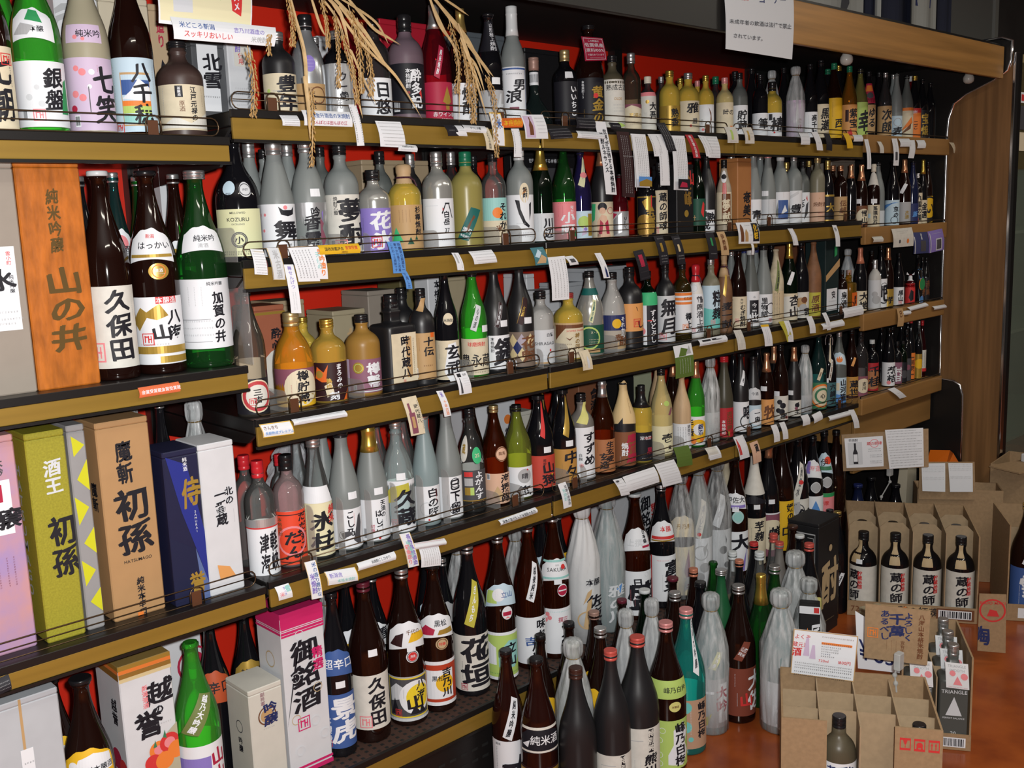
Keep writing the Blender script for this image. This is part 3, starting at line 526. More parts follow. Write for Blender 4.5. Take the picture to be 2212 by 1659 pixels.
# ---------------------------------------------------------------- gift boxes and cartons on the shelves
for _b in (
(.7111,.7911,.17,.1,1.6,.275,'W','O-.1,.62,.3,s;O-.1,.62,.24,s;T銀河,.3,.55,.2,k;R-1,.96,1,1,q','','tall white gift box with ring pattern behind the bottles, near bay upper shelf'),
(.7933,.8883,.17,.1,1.6,.275,'c','T大吟,.5,.75,.1,k','','tall cream gift box behind the brown bottle, near bay upper shelf'),
(.9032,.94,.2,.1,1.6,.275,'t','T造り,.1,.9,.7,z;P-.9 .35 .0 .62 .6 .55 .2 .45 -.5 .38,k;P.2 .5 .5 .5 .4 .3,k','','tall tan gift box with black brush mark, near bay upper shelf'),
(.504,.5706,.05,.11,1.165,.3935,'taupe','R-.7,.28,.62,.64,W;T雲小町,.3,.62,.56,r;T純米吟醸,.33,.52,.44,k;T水,-.2,.55,.45,k,1.6;L-.6,.5,.36,s;L-.4,.6,.33,s;L-.5,.2,.31,s','','taupe gift box with white label, first on its shelf'),
(.5722,.6807,.05,.11,1.165,.3953,'lea','T純米吟醸,.05,.88,.6,d4,.45;T山の井,.15,.54,.16,d4,1.6','','orange leather look gift box with gold characters, near bay middle shelf'),
(.9536,.94,.3,.1,1.165,.403,'W','HMELLOWED,0,.94,.03,s;HKOZURU,0,.86,.07,s;HEXCELLENCE,0,.8,.025,s;O0,.6,.12,k;T小,0,.66,.54,k;L-.4,.4,.2,q','','white carton with round crest behind the green bottle, near bay middle shelf'),
(.4472,.5208,.05,.1,.712,.3857,'pas','R-.3,.55,.62,.8,W;R.02,.7,.25,.78,z;T大吟,.2,.9,.82,h;T醸,.3,.67,.57,k,1.5;C.1,.45,.3,m;C.4,.45,.3,m;C-.3,.45,.3,m','','pastel pink and violet gift box at the rail, near bay lower shelf'),
(.5354,.6026,.04,.105,.712,.3826,'olv','T酒王,.2,.87,.7,q;T初孫,.4,.6,.3,k,1.6','THATSUMAGO,0,.85,.2,s,.8','olive gold gift box with black brush characters, near bay lower shelf'),
(.6084,.6398,.045,.1,.712,.3846,'gryp','P-.6 .95 .8 .9 -.5 .85,y2;P.9 .83 -.4 .74 .9 .68,y2;P-.9 .66 .6 .6 -.7 .52,y2;P.9 .5 -.4 .43 .9 .37,y2;P-.9 .35 .6 .29 -.7 .22,y2;P.9 .2 -.4 .14 .9 .08,y2','','grey carton with olive lace triangles beside the olive box, near bay lower shelf'),
(.6582,.7572,.045,.11,.712,.3804,'kra','T魔斬,-.05,.9,.68,k,.7;T初孫,.1,.66,.32,k,1.5;HHATSUMAGO,.1,.29,.022,k;T純米本辛口,.1,.2,-.0,k;R-.12,-.0,.1,.02,o','T魔斬,.4,.7,.55,k','kraft brown gift box with large black brush characters, near bay lower shelf'),
(.7717,.8426,.03,.1,.712,.3065,'nav','P-1 .45 -1 0 1 0 1 .3,B3;P-.85 .97 .3 .9 1 .45 1 .1 .55 .3 -.2 .6,b4;P.4 .35 1 .1 1 .0 .6 0,b5;T侍,.4,.82,.62,d,1.2;T純米酒,.2,.95,.86,W;T誉,.35,.2,.06,d;TSAMURAI,.55,.6,.45,q','','navy blue gift box with gold character, near bay lower shelf'),
(.8438,.9185,.03,.1,.712,.308,'W','T一番蔵,.0,.7,.45,k,1.0;T北の,.5,.7,.58,k;C.7,.55,.45,s;P-.5 .2 .2 .17 .5 .1 -.4 .1,u','','white gift box at the shelf joint with tan island mark'),
(.4109,.5449,.05,.13,.24,.3839,'sil','R-.02,-.6,.05,1,t;R-.1,.55,.22,.75,W;L-.05,.18,.68,h;L-.05,.15,.62,h;P.45 .1 .75 .14 .75 .12 .45 .08,W','','silver grey gift box with tan ribbon and paper note, near bay base'),
(.6618,.7659,.07,.12,.24,.3729,'W+gol','R-1,.955,1,.975,o;R-1,.975,1,1.0,d;R-1,.93,1,.955,d2;R-1,.91,1,.93,d3;T越,.45,.87,.73,k,1.2;Tの,.35,.73,.67,k;T誉,-.05,.72,.56,k,1.2;T新潟清酒,-.1,.86,.73,p;L.2,.8,.62,s;P-.2 .4 .1 .5 .6 .56 1 .6 1 .3 -.3 .3,f2;D.2,.48,.05,o;D.2,.48,.025,p;D.65,.5,.055,r;D.65,.5,.03,p;D.9,.45,.05,o;D-.05,.42,.045,r;D.4,.41,.05,o;P.0 .5 .1 .54 .15 .5,g3;P.4 .54 .5 .58 .55 .53,g3','R-1,.955,1,.975,o;R-1,.975,1,1.0,d;R-1,.92,1,.955,d2;T越誉,.4,.8,.65,k;D.2,.45,.06,z;D.7,.42,.05,r','white gift box with gold top and red peonies, near bay base'),
(.823,.9184,.26,.1,.24,.344,'W','O.6,.7,.12,z;D.6,.72,.06,z;T銀,.5,.85,.8,r','','white carton with red round mark behind green bottle, near bay base'),
(.9146,.9937,.05,.1,.24,.2369,'w','T副将軍,-.2,.95,.82,m;O.0,.72,.09,n;D.0,.72,.065,t;T吟醸,.2,.84,.62,B,1.3;L-.3,.4,.6,s','O0,.6,.06,h;T吟醸,0,.5,.35,k','cream gift box with purple characters over a ring crest, near bay base'),
(.9709,1.0431,.17,.1,1.652,.1573,'h','R-.7,.12,.55,.95,W;T北雪,.15,.85,.4,k,1.3;L-.5,.5,.3,k','','charcoal box with white label near the wire rail end, top shelf'),
(1.0441,1.0992,.16,.1,1.652,.1836,'W','L-.6,.6,.36,s;L-.6,.7,.3,s;L-.6,.7,.24,s;L-.6,.7,.18,s;T一,.3,.7,.55,k;R-.55,.6,.55,.98,w;T米焼酎,-.2,.97,.75,v;T使用,.0,.75,.62,r','','narrow white labelled carton at shelf start'),
(1.461,1.6051,.2,.15,1.652,.253,'red','P-.9 .7 -.3 .85 -.6 .6,k2;T本格焼酎,.4,.75,.5,d;P.3 .3 .6 .4 .5 .3,d','','bright red box behind the purple grey bottle, top shelf'),
(1.3394,1.3691,.28,.06,1.652,.2151,'W','','','small white carton glimpsed behind the straw, top shelf'),
(1.7389,1.8915,.22,.13,1.652,.253,'slate','','','slate grey box behind the black bottle, top shelf'),
(1.9307,2.1023,.2,.15,1.652,.2272,'blk','','','plain black box behind the dark flask, top shelf'),
(1.4356,1.6437,.27,.1,1.368,.2181,'kra2','','','plain kraft carton against red panel, second shelf'),
(1.96,2.2368,.3,.03,1.368,.25,'blk','H世界が注目する本格焼酎,.0,.9,.05,W;R-.8,.55,.8,.82,h;R-.8,.1,.8,.5,h;D-.4,.65,.06,t;D-.3,.6,.05,f;D.5,.6,.06,t;L-.7,.7,.45,q;L-.7,.7,.4,q;L-.7,.7,.35,q;L-.7,.7,.3,q;L-.7,.7,.25,q','','dark printed board behind the bottles, second shelf'),
(2.3572,2.4376,.03,.09,1.368,.2014,'blk','T金峰,.3,.85,.4,d2;T山,.6,.92,.7,r;D.1,.3,.05,d','','black gift box with small gold motif, second shelf'),
(2.6763,2.7518,.04,.07,1.368,.2239,'cop','T奄美,.3,.55,.2,k,1.2;C.8,.95,.3,r','','copper orange gift box behind the rosette jug, second shelf'),
(3.633,3.815,.26,.1,1.378,.2377,'taupe','','','taupe carton behind the copper capped bottles, second shelf third bay'),
(1.1024,1.1783,.24,.1,1.055,.2048,'ter','T酔心,.3,.75,.5,k;D.7,.25,.28,w;T樽,.6,.45,.1,k;P-1 .9 1 .9 1 .93 -1 .93,d','','terracotta gradient box behind the clear bottle, third shelf'),
(1.1806,1.2686,.3,.1,1.055,.207,'kra2','','','light kraft carton behind the terracotta box, third shelf'),
(1.332,1.4277,.28,.12,1.055,.1722,'tan','T樽馨,.35,.75,.2,t2,1.2','','tan carton with faint printed characters, third shelf'),
(1.4518,1.5465,.3,.12,1.055,.211,'taupe','T時,.3,.6,.3,k,1.3;T代,.3,.25,.05,k','','taupe carton with black brush characters, third shelf'),
(1.5967,1.6379,.24,.058,1.055,.2547,'W','T本格米焼酎,.4,.9,.45,k','','narrow white box with vertical black characters, third shelf'),
(1.5566,1.6424,.304,.1,1.055,.2566,'olk','P.2 .1 .5 .4 .8 .1,t','','olive brown carton at shelf back'),
(1.7115,1.7879,.3,.1,1.055,.2302,'tan','','','plain tan carton behind the black bottle, third shelf'),
(2.0202,2.0536,.316,.1,1.055,.2174,'W','P-.5 .3 .5 .3 .3 .6 -.3 .7,q','','white carton in the row behind the harlequin bottle, third shelf'),
(2.1433,2.2352,.29,.1,1.055,.1828,'sil','','','pale grey carton behind the gold bottles, third shelf'),
(1.9814,2.0762,.24,.072,1.055,.1732,'W','O.5,.5,.15,s;T焼,.2,.5,.3,q','','low white carton behind the clear bottle, third shelf'),
(2.2363,2.4259,.28,.1,1.055,.2204,'sil','','','large pale grey carton behind the round clear bottle, third shelf'),
(3.347,3.4614,.27,.08,1.055,.2621,'ter2','','','brown carton in the back row of third shelf'),
(3.209,3.3023,.04,.08,1.055,.28,'dkt','R-.8,.05,.75,.33,W;T安,.2,.3,.2,k;L-.5,.5,.12,s;L-.5,.5,.17,s;P-1 .42 1 .6 1 .7 -1 .5,t;P.2 .85 .6 .95 .6 .75 .2 .72,g','','dark teal carton with brown diagonal strip, third shelf'),
(2.1792,2.2743,.27,.1,.718,.2268,'ter2','T會津,.4,.85,.55,k','','terracotta carton behind the grey matte bottle, fourth shelf'),
(1.7421,1.9058,.26,.1,.718,.2254,'W','D.6,.7,.06,o;T焼酎,.6,.6,.4,h;P.3 .2 .6 .55 .9 .2,s','','white carton with orange dot behind the olive bottle, fourth shelf'),
(1.9338,1.985,.27,.06,.718,.1662,'w','','','cream carton behind the brick red label bottle, fourth shelf'),
(2.3013,2.4387,.27,.1,.718,.2145,'blk','','','black carton behind the hooded bottle, fourth shelf'),
(2.4412,2.6023,.33,.05,.718,.2318,'pgn','T壱,.8,.4,.1,k','','tall pale green carton at back of fourth shelf'),
(2.3598,2.5752,.3,.1,.2417,.3268,'W','T御銘酒,.5,.8,.3,k;T精選,.9,.7,.5,r;O-.3,.7,.1,q;O-.6,.5,.1,q;O-.2,.4,.1,q','','white patterned gift box behind brown collar bottle, bottom shelf'),
(1.0006,1.1066,.05,.105,.2417,.3769,'W+pnk','R-1,.905,1,1,z2;R-1,.895,1,.90,z2;R-1,.875,1,.89,z2;R-1,.86,1,.872,z2;T御銘酒,.0,.82,.38,k,1.5;T精選,.6,.75,.6,z2;S-.25,.31,.04,z2;R-1,.04,1,.055,z2;R-1,0,1,.03,z2;O.5,.5,.03,c4;O-.5,.6,.03,q;O.3,.3,.03,q;O-.6,.35,.03,c4;O.7,.2,.03,q;O-.5,.15,.03,q;O-.2,.85,.03,q','R-1,.905,1,1,z2;R-1,.895,1,.90,z2;R-1,.875,1,.89,z2;O0,.7,.05,c4;O.3,.5,.04,q;O-.4,.6,.04,q','tall white gift box with pink striped lid, bottom shelf')): giftbox(*_b, "boxes among the bottles")

# ---------------------------------------------------------------- bottles
BOTTLES = [
(.5624,.0676,1.6,.31,.0326,'S','brn','Pk.02','r.02,.46,1.3|c|T七朝,.35,.95,.1,k;C.75,.9,.5,h;S.62,.85,.07,r',-21,'dark brown bottle with black top, first plain one on the near bay upper shelf',None,'sake_bottle','bottles in the near bay',0),
(.6404,.0763,1.6,.31,.0407,'S','grn','Sk.05','r.05,.40,1.35|W|T銀盤,.42,.92,.25,k;D-.35,.45,.05,q;D-.1,.6,.04,q;D.0,.35,.05,q;P.6 .2 .9 .2 .9 .75 .75 .7,g;C.72,.9,.55,r;S-.1,.18,.09,p;B-.6,.1,.14,.18/a.52,.68,.9,-.1|W|H本醸,.2,.3,.22,k;P-.9 .1 -.2 .1 .1 .4 -.5 .5,s;P-.3 .6 .5 .5 .3 .9 -.1 .95,g',-20,'green bottle with snowy white label and cloud shaped shoulder label',None,'sake_bottle','bottles in the near bay',0),
(.7253,.0766,1.6,.31,.0392,'S','bei','Ss.05','r.04,.44,1.3|l|T七笑,.55,.9,.1,k;D-.4,.85,.04,p;D-.2,.8,.05,p;D.1,.8,.04,W;D-.5,.5,.05,p;D-.25,.45,.05,p;D-.6,.3,.05,z;D.0,.6,.03,W;R-.05,.25,-.02,.6,h;C.3,.9,.8,z;B-.6,.05,.2,.16/r.52,.62,.8,-.1|l|H純米吟,.3,.5,.45,k;D-.4,.3,.12,p;D.0,.2,.1,p',-22,'frosted beige bottle with lilac blossom label on the near bay upper shelf',None,'sake_bottle','bottles in the near bay',0),
(.8056,.0746,1.6,.31,.0378,'S','brn','Pk.02','r.04,.46,1.3|e|R-.45,.08,.62,.8,t;R-.42,.1,.6,.77,e;R-.42,.5,.6,.7,b;P-.42 .45 .6 .4 .6 .6 .2 .72 -.1 .55,W;R-.42,.35,.6,.42,o;R-.42,.25,.6,.35,f;R-.42,.12,.6,.22,a;T八千穂,.33,.95,.1,k;C-.75,.9,.2,s;C.8,.9,.5,s;S-.62,.06,.07,r',-27,'brown bottle whose pale blue label shows a landscape on the near bay upper shelf',None,'sake_bottle','bottles in the near bay',0),
(.8967,.0775,1.6,.1837,.0422,'D','drn','Sk.07','r.1,.55,1.3|c|R-.25,.72,.0,.97,k;T甚醸酒,-.12,.95,.74,W;T原酒,-.05,.65,.4,n;T江戸元禄の酒,.35,.96,.05,k;C.7,.95,.5,n;C-.7,.95,.3,s;P-.9 .05 -.3 .3 .2 .15 .9 .4 .9 .03,w;C.85,.85,.2,s',-22,'squat matte brown bottle with beige label on the near bay upper shelf',None,'shochu_bottle','bottles in the near bay',0),
(.6173,.17,1.6,.325,.0312,'S','grn','Sk.05','',-21,'green bottle with black top, second of those behind the near bay upper row',None,'sake_bottle','bottles in the near bay',1),
(.6759,.2,1.6,.285,.0312,'S','blk','Fg.3','',-17,'black bottle with gold top, third of those behind the near bay upper row',None,'sake_bottle','bottles in the near bay',1),
(.7256,.0869,1.165,.3798,.042,'S','brn','Pq.02','r.06,.455,1.35|w|T久保田,.3,.97,.08,k,1.1;S-.55,.2,.12,p;C.8,.9,.6,s;C.85,.3,.15,s',-25,'tall dark brown bottle with rough paper label on the near bay middle shelf',None,'sake_bottle','bottles in the near bay',0),
(.8166,.0904,1.165,.3806,.0449,'S','brn','Pk.02','r.05,.385,1.35|W|P-.85 .65 -.5 .85 -.3 .78 .1 .9 .35 .72 .0 .66 -.3 .7 -.6 .5,d;P.0 .9 .65 .9 .65 1 .0 1,r;H本醸造,.32,.95,.1,W;T八海,.55,.82,.35,k;T山,.12,.6,.36,k,1.4;S-.32,.38,.09,r;R-1,.16,.95,.27,d;R.0,.02,.95,.12,d;L-.6,.3,.3,s/a.57,.72,1.05,0|W|Hはっかい,.15,.45,.26,k;H新潟,.0,.75,.15,r;R-.9,.06,.9,.16,d/o.47,.55,.42,.25|d|O0,.5,.42,o;H清酒,0,.55,.25,W;L-.5,.5,.35,W',-27,'tall black bottle with cloud collar and copper oval seal on the near bay middle shelf',None,'sake_bottle','bottles in the near bay',0),
(.9138,.0892,1.165,.3819,.048,'S','grn2','Ss.045','r.1,.455,1.35|W|T加賀の井,.38,.82,.08,k;H純米吟醸,.3,.93,.06,k;C-.1,.9,.6,s;C-.3,.9,.6,s;C-.5,.9,.6,s;L-.9,.1,.4,s;L-.9,.1,.3,s;L-.9,.1,.2,s;R-1,.42,.1,.425,h;R-1,.1,.1,.105,h/a.6,.72,1.0,.1|W|H純米吟,.1,.5,.3,k;H清酒,.0,.2,.2,s',-24,'tall dark green bottle with white wave collar on the near bay middle shelf',None,'sake_bottle','bottles in the near bay',0),
(.7874,.1728,1.165,.3823,.0301,'S','tea','Ss.05','a.57,.72,.9,.3|W|D-.1,.55,.25,p;H醸,.5,.3,.3,k',-23,'teal green bottle with pink fan collar on the near bay middle shelf',None,'sake_bottle','bottles in the near bay',1),
(.8459,.2,1.165,.3764,.031,'S','grn2','Ss.05','',-24,'dark green bottle with silver top, second of those behind the near bay middle row',None,'sake_bottle','bottles in the near bay',1),
(.9105,.1766,1.165,.3798,.0338,'S','brn','Ss.05','a.5,.66,.9,.2|W|R-1,.1,1,.7,d;H別撰,.3,.4,.4,k',-29,'dark brown bottle with silver top, third of those behind the near bay middle row',None,'sake_bottle','bottles in the near bay',1),
(.7201,.1692,1.165,.3745,.0336,'S','blk','Ss.05','',-19,'black bottle with silver top, first of those behind the near bay middle row',None,'sake_bottle','bottles in the near bay',1),
(.8483,.2,.712,.3821,.0283,'S','blk','Ss.05','',-24,'black bottle with keyhole silver capsule on the near bay lower shelf',None,'sake_bottle','bottles in the near bay',1),
(.7178,.2,.712,.3809,.0338,'S','blk','Ss.05','',-24,'black bottle with silver top, second of those behind the near bay lower row',None,'sake_bottle','bottles in the near bay',1),
(.6175,.2,.712,.3828,.0402,'S','blk','Ss.05','',-18,'black bottle with silver top, first of those behind the near bay lower row',None,'sake_bottle','bottles in the near bay',1),
(.9121,.18,.712,.3678,.0329,'S','clr','W.75','',-26,'bottle in crinkled clear wrap behind the blue box on the near bay lower shelf',None,'wrapped_bottle','bottles in the near bay',1),
(.7858,.2,.712,.3803,.0288,'S','clr','W.75','',-19,'clear wrapped bottle, third of those behind the near bay lower row',None,'wrapped_bottle','bottles in the near bay',1),
(.5956,.0811,.24,.374,.0461,'S','brn','Pk.02','a.5,.66,1.1,.0|y|P-.6 .2 .9 .2 .9 .7 .2 .85 -.4 .7,W;H特別本醸造,.25,.35,.22,k;D-.6,.5,.15,W;D-.75,.2,.12,W',-19,'dark brown bottle with yellow plum blossom collar on the near bay base',None,'sake_bottle','bottles in the near bay',0),
(.5809,.2043,.24,.3417,.0384,'S','brn','Pk.02','a.5,.66,1.1,.1|y|P-.6 .2 .9 .2 .9 .7 -.4 .7,W;H別本,.5,.4,.3,n',-14,'dark brown bottle with black top, first of those behind the near bay base row',None,'sake_bottle','bottles in the near bay',1),
(.8148,.0823,.24,.3778,.0452,'S','grn','N','d.52,.72,.85,.1|olv2|T越乃大吟醸,.0,.97,.05,W/r.1,.44,1.35|W|P-1 .0 .3 .0 .3 .8 -1 .8,v;T山山,.6,.9,.3,z;L-.8,.1,.5,W;L-.8,.1,.3,W',-21,'bright green bottle with olive diagonal strip on the near bay base',None,'sake_bottle','bottles in the near bay',0),
(.9163,.2108,.24,.3472,.0393,'S','blk','Pc.02','a.5,.7,1.1,.0|i|H辛口,.3,.5,.4,k',-22,'black bottle with red cloud collar behind the green bottle on the near bay base',None,'sake_bottle','bottles in the near bay',1),
(.9945,.2,.24,.3495,.0363,'S','blk','Pk.02','a.55,.7,1.1,.2|d|H越の誉,.2,.5,.35,k',-30,'black bottle with gold arched collar on the near bay base',None,'sake_bottle','bottles in the near bay',1),
(1.1076,.0705,1.652,.1675,.0329,'D','mat','Ss.1','r.02,.5,1.4|c|T豊年,.35,.98,.08,k,1.3;HHonen,-.15,.58,.07,s;D-.52,.58,.05,f;L-.2,.1,.45,s;L-.4,.1,.38,s',-31,'matte black shouldered bottle with broad cream label on the top shelf',None,'shochu_bottle','bottles on the top shelf',0),
(1.1791,.076,1.652,.209,.0353,'Q','sil','Sk.15','r.05,.33,1.1,.15|t|Tまんぼ,.1,.75,.1,k;O.4,.6,.3,n;L-.2,.8,.85,n;C-.85,.9,.1,n/o.44,.6,.35,.2|v|L-.6,.6,.7,q;L-.6,.6,.5,q;L-.5,.5,.3,q',-36,'silver painted bottle with purple oval tag and kraft label on the top shelf',None,'shochu_bottle','bottles on the top shelf',0),
(1.2482,.0689,1.652,.183,.0305,'D','blk','Ss.1','r.02,.62,1.45|x|Tクー戯,.25,.85,.3,k;T焼,-.1,.35,.15,s',-35,'black bottle in a silver metallic sleeve label on the top shelf',None,'shochu_bottle','bottles on the top shelf',0),
(1.3453,.0686,1.652,.2157,.0336,'D','smk','Sk.1','r.02,.42,1.4|W|T日悠,.35,.92,.1,k,1.1;C-.7,.9,.3,s;C.8,.9,.5,s',-37,'smoky dark bottle with white label behind straw on the top shelf',None,'shochu_bottle','bottles on the top shelf',0),
(1.4359,.0742,1.652,.2358,.0392,'D','prp','Sk.16','r.08,.54,1.35|k|T酔多記,.4,.9,.1,W;T本格焼酎,.05,.9,.5,W;H25,.05,.42,.06,r;B-.65,.05,.3,.2;P.5 .4 .6 .5 .65 .3,r',-38,'purple grey frosted bottle with black label on the top shelf',None,'shochu_bottle','bottles on the top shelf',0),
(1.5189,.0703,1.652,.2643,.0353,'S','rub','Fs.2','r.02,.35,1.35|z|P.3 .5 .55 .9 .8 .5 .65 .45 .65 .3 .45 .3 .45 .45,d;H赤ワイン樽,.4,.18,.13,W;L.2,.8,.06,W;C-.75,.9,.3,p;C-.6,.6,.1,p/d.4,.66,.4,.3|z|T純米焼酎,.0,.9,.1,W',-43,'ruby red bottle with lilac capsule and crimson label on the top shelf',None,'sake_bottle','bottles on the top shelf',0),
(1.5929,.0649,1.652,.2638,.0299,'S','brn','Fd.2','r.02,.36,1.35|W|T焼酎,.35,.9,.2,k',-44,'brown bottle with gold capsule beneath the straw on the top shelf',None,'sake_bottle','bottles on the top shelf',1),
(1.2321,.1233,1.652,.1771,.0206,'D','smk','Ss.08','',-30,'smoky bottle with silver top, first of those behind the top row',None,'shochu_bottle','bottles on the top shelf',1),
(1.6824,.0664,1.652,.2631,.0314,'S','blk','Pk.02','r.02,.32,1.35|s|P.3 .5 .5 .9 .6 .9 .55 .6 .8 .6 .6 .45 .7 .2 .5 .4,q;T焼,.4,.3,.1,q/r.66,.93,.9,.2|k|T山形極上焼酎,.1,.95,.02,W',-37,'black bottle with white neck characters on the top shelf',(0.4, 0.35),'sake_bottle','bottles on the top shelf',1),
(1.7574,.0642,1.652,.287,.0292,'L','frs','Fq.24','r.02,.5,1.3|W|R-.95,.02,-.9,.98,b;R.9,.02,.95,.98,b;R-.95,.95,.95,.98,b;R-.95,.02,.95,.05,b;T男,.45,.8,.6,k,1.4;T浪,.0,.62,.38,k,1.4;L-.5,.5,.88,h;R-.3,.27,.3,.31,m;L-.4,.4,.2,s;L-.6,.6,.12,s',-44,'slim frosted bottle with blue bordered white label on the top shelf',None,'slim_bottle','bottles on the top shelf',1),
(1.8404,.0769,1.652,.176,.0419,'F','dgl','Fm.18','r.62,.8,.7,-.2|W|B-.5,.1,1,.8',-48,'onion shaped dark flask with long neck on the top shelf',None,'flask_bottle','bottles on the top shelf',1),
(1.9441,.0674,1.652,.2017,.0324,'D','blk','Sd2.14','r.12,.6,1.1|k|Tいいちこ,.6,.9,.1,W',-44,'black round shouldered bottle with small white script on the top shelf',(0.68, 0.3),'shochu_bottle','bottles on the top shelf',1),
(2.0446,.0735,1.652,.2731,.0385,'S','brn','Sk.04','r.02,.5,1.35|k|T本格焼酎25,-.35,.95,.6,W;T黄金の,.45,.85,.1,d,1.1;C-.3,.4,.05,d;D.3,.65,.05,r',-48,'dark brown bottle standing behind a crimson rounded tag on the top shelf',None,'sake_bottle','bottles on the top shelf',1),
(2.1286,.0673,1.652,.2033,.0323,'D','kha','Sk.09','r.02,.68,1.4|w|T熟成古酒,.45,.93,.7,k,.0;H熟成古酒,.35,.84,.12,k;HOLDE,.3,.62,.07,t;L.0,.7,.5,s;L.0,.7,.44,s;L.0,.7,.38,s;P-.2 .1 .3 .16 .9 .1 .4 .06,f',-46,'khaki bottle with tall cream label on the top shelf',None,'shochu_bottle','bottles on the top shelf',1),
(2.2008,.0614,1.652,.2144,.0264,'D','smb','Ss.13','r.05,.36,1.4|c|P-1 .75 .0 .95 1 .8 1 1 -1 1,m;H至福の,.35,.55,.2,d;L-.1,.8,.3,n;L-.1,.8,.2,n',-51,'smoky brown bottle with cream and rose label on the top shelf',None,'shochu_bottle','bottles on the top shelf',1),
(2.2674,.0582,1.652,.1565,.0232,'D','smk','Sw.12','r.05,.72,1.4|w|R-1,.9,1,1,p;D.0,.75,.05,d;T大吾,.5,.75,.3,k;C-.2,.5,.2,h;C-.05,.5,.2,h',-54,'white wrapped label bottle with beige cap on the top shelf',None,'shochu_bottle','bottles on the top shelf',1),
(2.3749,.0652,1.652,.1806,.0302,'D','gld','Sg.1','r.05,.45,1.3|d|T熟香,.4,.9,.2,k;C-.2,.9,.4,k',-53,'gold bottle with gold cap and amber label on the top shelf',None,'shochu_bottle','bottles on the top shelf',1),
(2.4649,.0675,1.652,.1806,.0325,'D','gld','Ss.1','r.06,.55,1.35|c|T雅,.4,.95,.6,k,1.6;D.2,.2,.04,r;T雅,.5,.45,.25,h',-56,'gold bottle with silver cap and cream label on the top shelf',None,'shochu_bottle','bottles on the top shelf',1),
(2.5395,.0593,1.652,.1779,.0243,'D','gld','Sg.09','r.06,.52,1.35|W|P.3 .9 .55 .7 .6 .45 .35 .25 .45 .4 .48 .6,n;T焼酎,-.3,.5,.3,s;D-.2,.12,.05,p',-57,'gold bottle with dark crescent on white label on the top shelf',None,'shochu_bottle','bottles on the top shelf',1),
(2.41,.1235,1.652,.174,.0209,'D','smk','Ss.1','',-49,'smoky bottle with silver top, second of those behind the top row',None,'shochu_bottle','bottles on the top shelf',1),
(2.5026,.1248,1.652,.1759,.0211,'D','gld','Sg.1','',-53,'gold bottle with gold top, third of those behind the top row',None,'shochu_bottle','bottles on the top shelf',1),
(2.5895,.126,1.652,.1741,.0209,'D','gld','Sp.1','',-54,'gold bottle with pink top, fourth of those behind the top row',None,'shochu_bottle','bottles on the top shelf',1),
(2.6933,.1331,1.652,.1939,.0233,'D','smk','Se.12','',-52,'smoky bottle with green top, fifth of those behind the top row',None,'shochu_bottle','bottles on the top shelf',1),
(2.6388,.061,1.652,.1784,.026,'D','pal','Sp.1','r.04,.58,1.35|c|H時の,.4,.7,.2,k;R.5,.2,.8,.28,o;C-.3,.6,.2,s',-57,'pale gold bottle with pink cap on the top shelf',None,'shochu_bottle','bottles on the top shelf',1),
(2.7156,.0598,1.652,.1974,.0248,'D','fgr','Sk.1','r.05,.5,1.35|W|T貯蔵,.3,.85,.15,k,1.1;C-.4,.9,.4,s',-55,'dark frosted bottle with white label of two characters on the top shelf',None,'shochu_bottle','bottles on the top shelf',1),
(2.7844,.1237,1.652,.2148,.0258,'D','blk','Sk.1','',-50,'black bottle with black top, sixth of those behind the top row',None,'shochu_bottle','bottles on the top shelf',1),
(2.8903,.1325,1.652,.2326,.0244,'S','blk','Sk.07','',-53,'black bottle with black top, seventh of those behind the top row',None,'sake_bottle','bottles on the top shelf',1),
(3.0296,.2,1.652,.2367,.0249,'S','blk','Sk.07','',-57,'black bottle with black top, ninth of those behind the top row',None,'sake_bottle','bottles on the top shelf',1),
(2.8266,.058,1.652,.2003,.024,'D','blk','Sk.09','r.05,.4,1.35|W|T筆,.4,.8,.3,k,1.2;C-.3,.9,.5,s',-58,'black bottle with low white label on the top shelf',None,'shochu_bottle','bottles on the top shelf',1),
(2.9084,.0662,1.652,.1837,.0312,'D','gld','Sk.16','r.04,.46,1.35|W|R-.2,.7,.05,.95,k;T椿,.5,.85,.25,k,1.3;D.2,.2,.04,r;L-.5,.0,.4,s',-60,'short gold bottle with black cap and white label on the top shelf',None,'shochu_bottle','bottles on the top shelf',1),
(3.0253,.1423,1.652,.2351,.0251,'S','frs','W.8','',-55,'clear wrapped bottle, eighth of those behind the top row',None,'wrapped_bottle','bottles on the top shelf',1),
(3.0997,.1429,1.652,.2513,.0251,'S','blk','Sk.07','',-61,'black bottle with black top, tenth of those behind the top row',None,'sake_bottle','bottles on the top shelf',1),
(3.0919,.1,1.652,.1744,.0146,'K','gld','Sq.1','',0,'square gold bottle without label on the top shelf',None,'square_bottle','bottles on the top shelf',1),
(3.0534,.0696,1.652,.2405,.0289,'S','frs','W.7','r.06,.55,1.35|l|T琥珀,.3,.5,.2,m',-59,'frosted bottle in knotted clear wrap on the top shelf',None,'wrapped_bottle','bottles on the top shelf',1),
(3.1193,.0549,1.652,.2531,.0254,'S','blk','Sk.06','r.05,.38,1.35|W|T高千穂,.45,.9,.1,k;C-.1,.9,.3,s',-57,'tall black bottle with curled white strip on the top shelf',None,'sake_bottle','bottles on the top shelf',1),
(3.1861,.0539,1.652,.2702,.0284,'S','blk','Sk.06','r.05,.46,1.35|c|T黒潮,.45,.9,.2,k',-57,'tall black bottle with cream label on the top shelf',None,'sake_bottle','bottles on the top shelf',1),
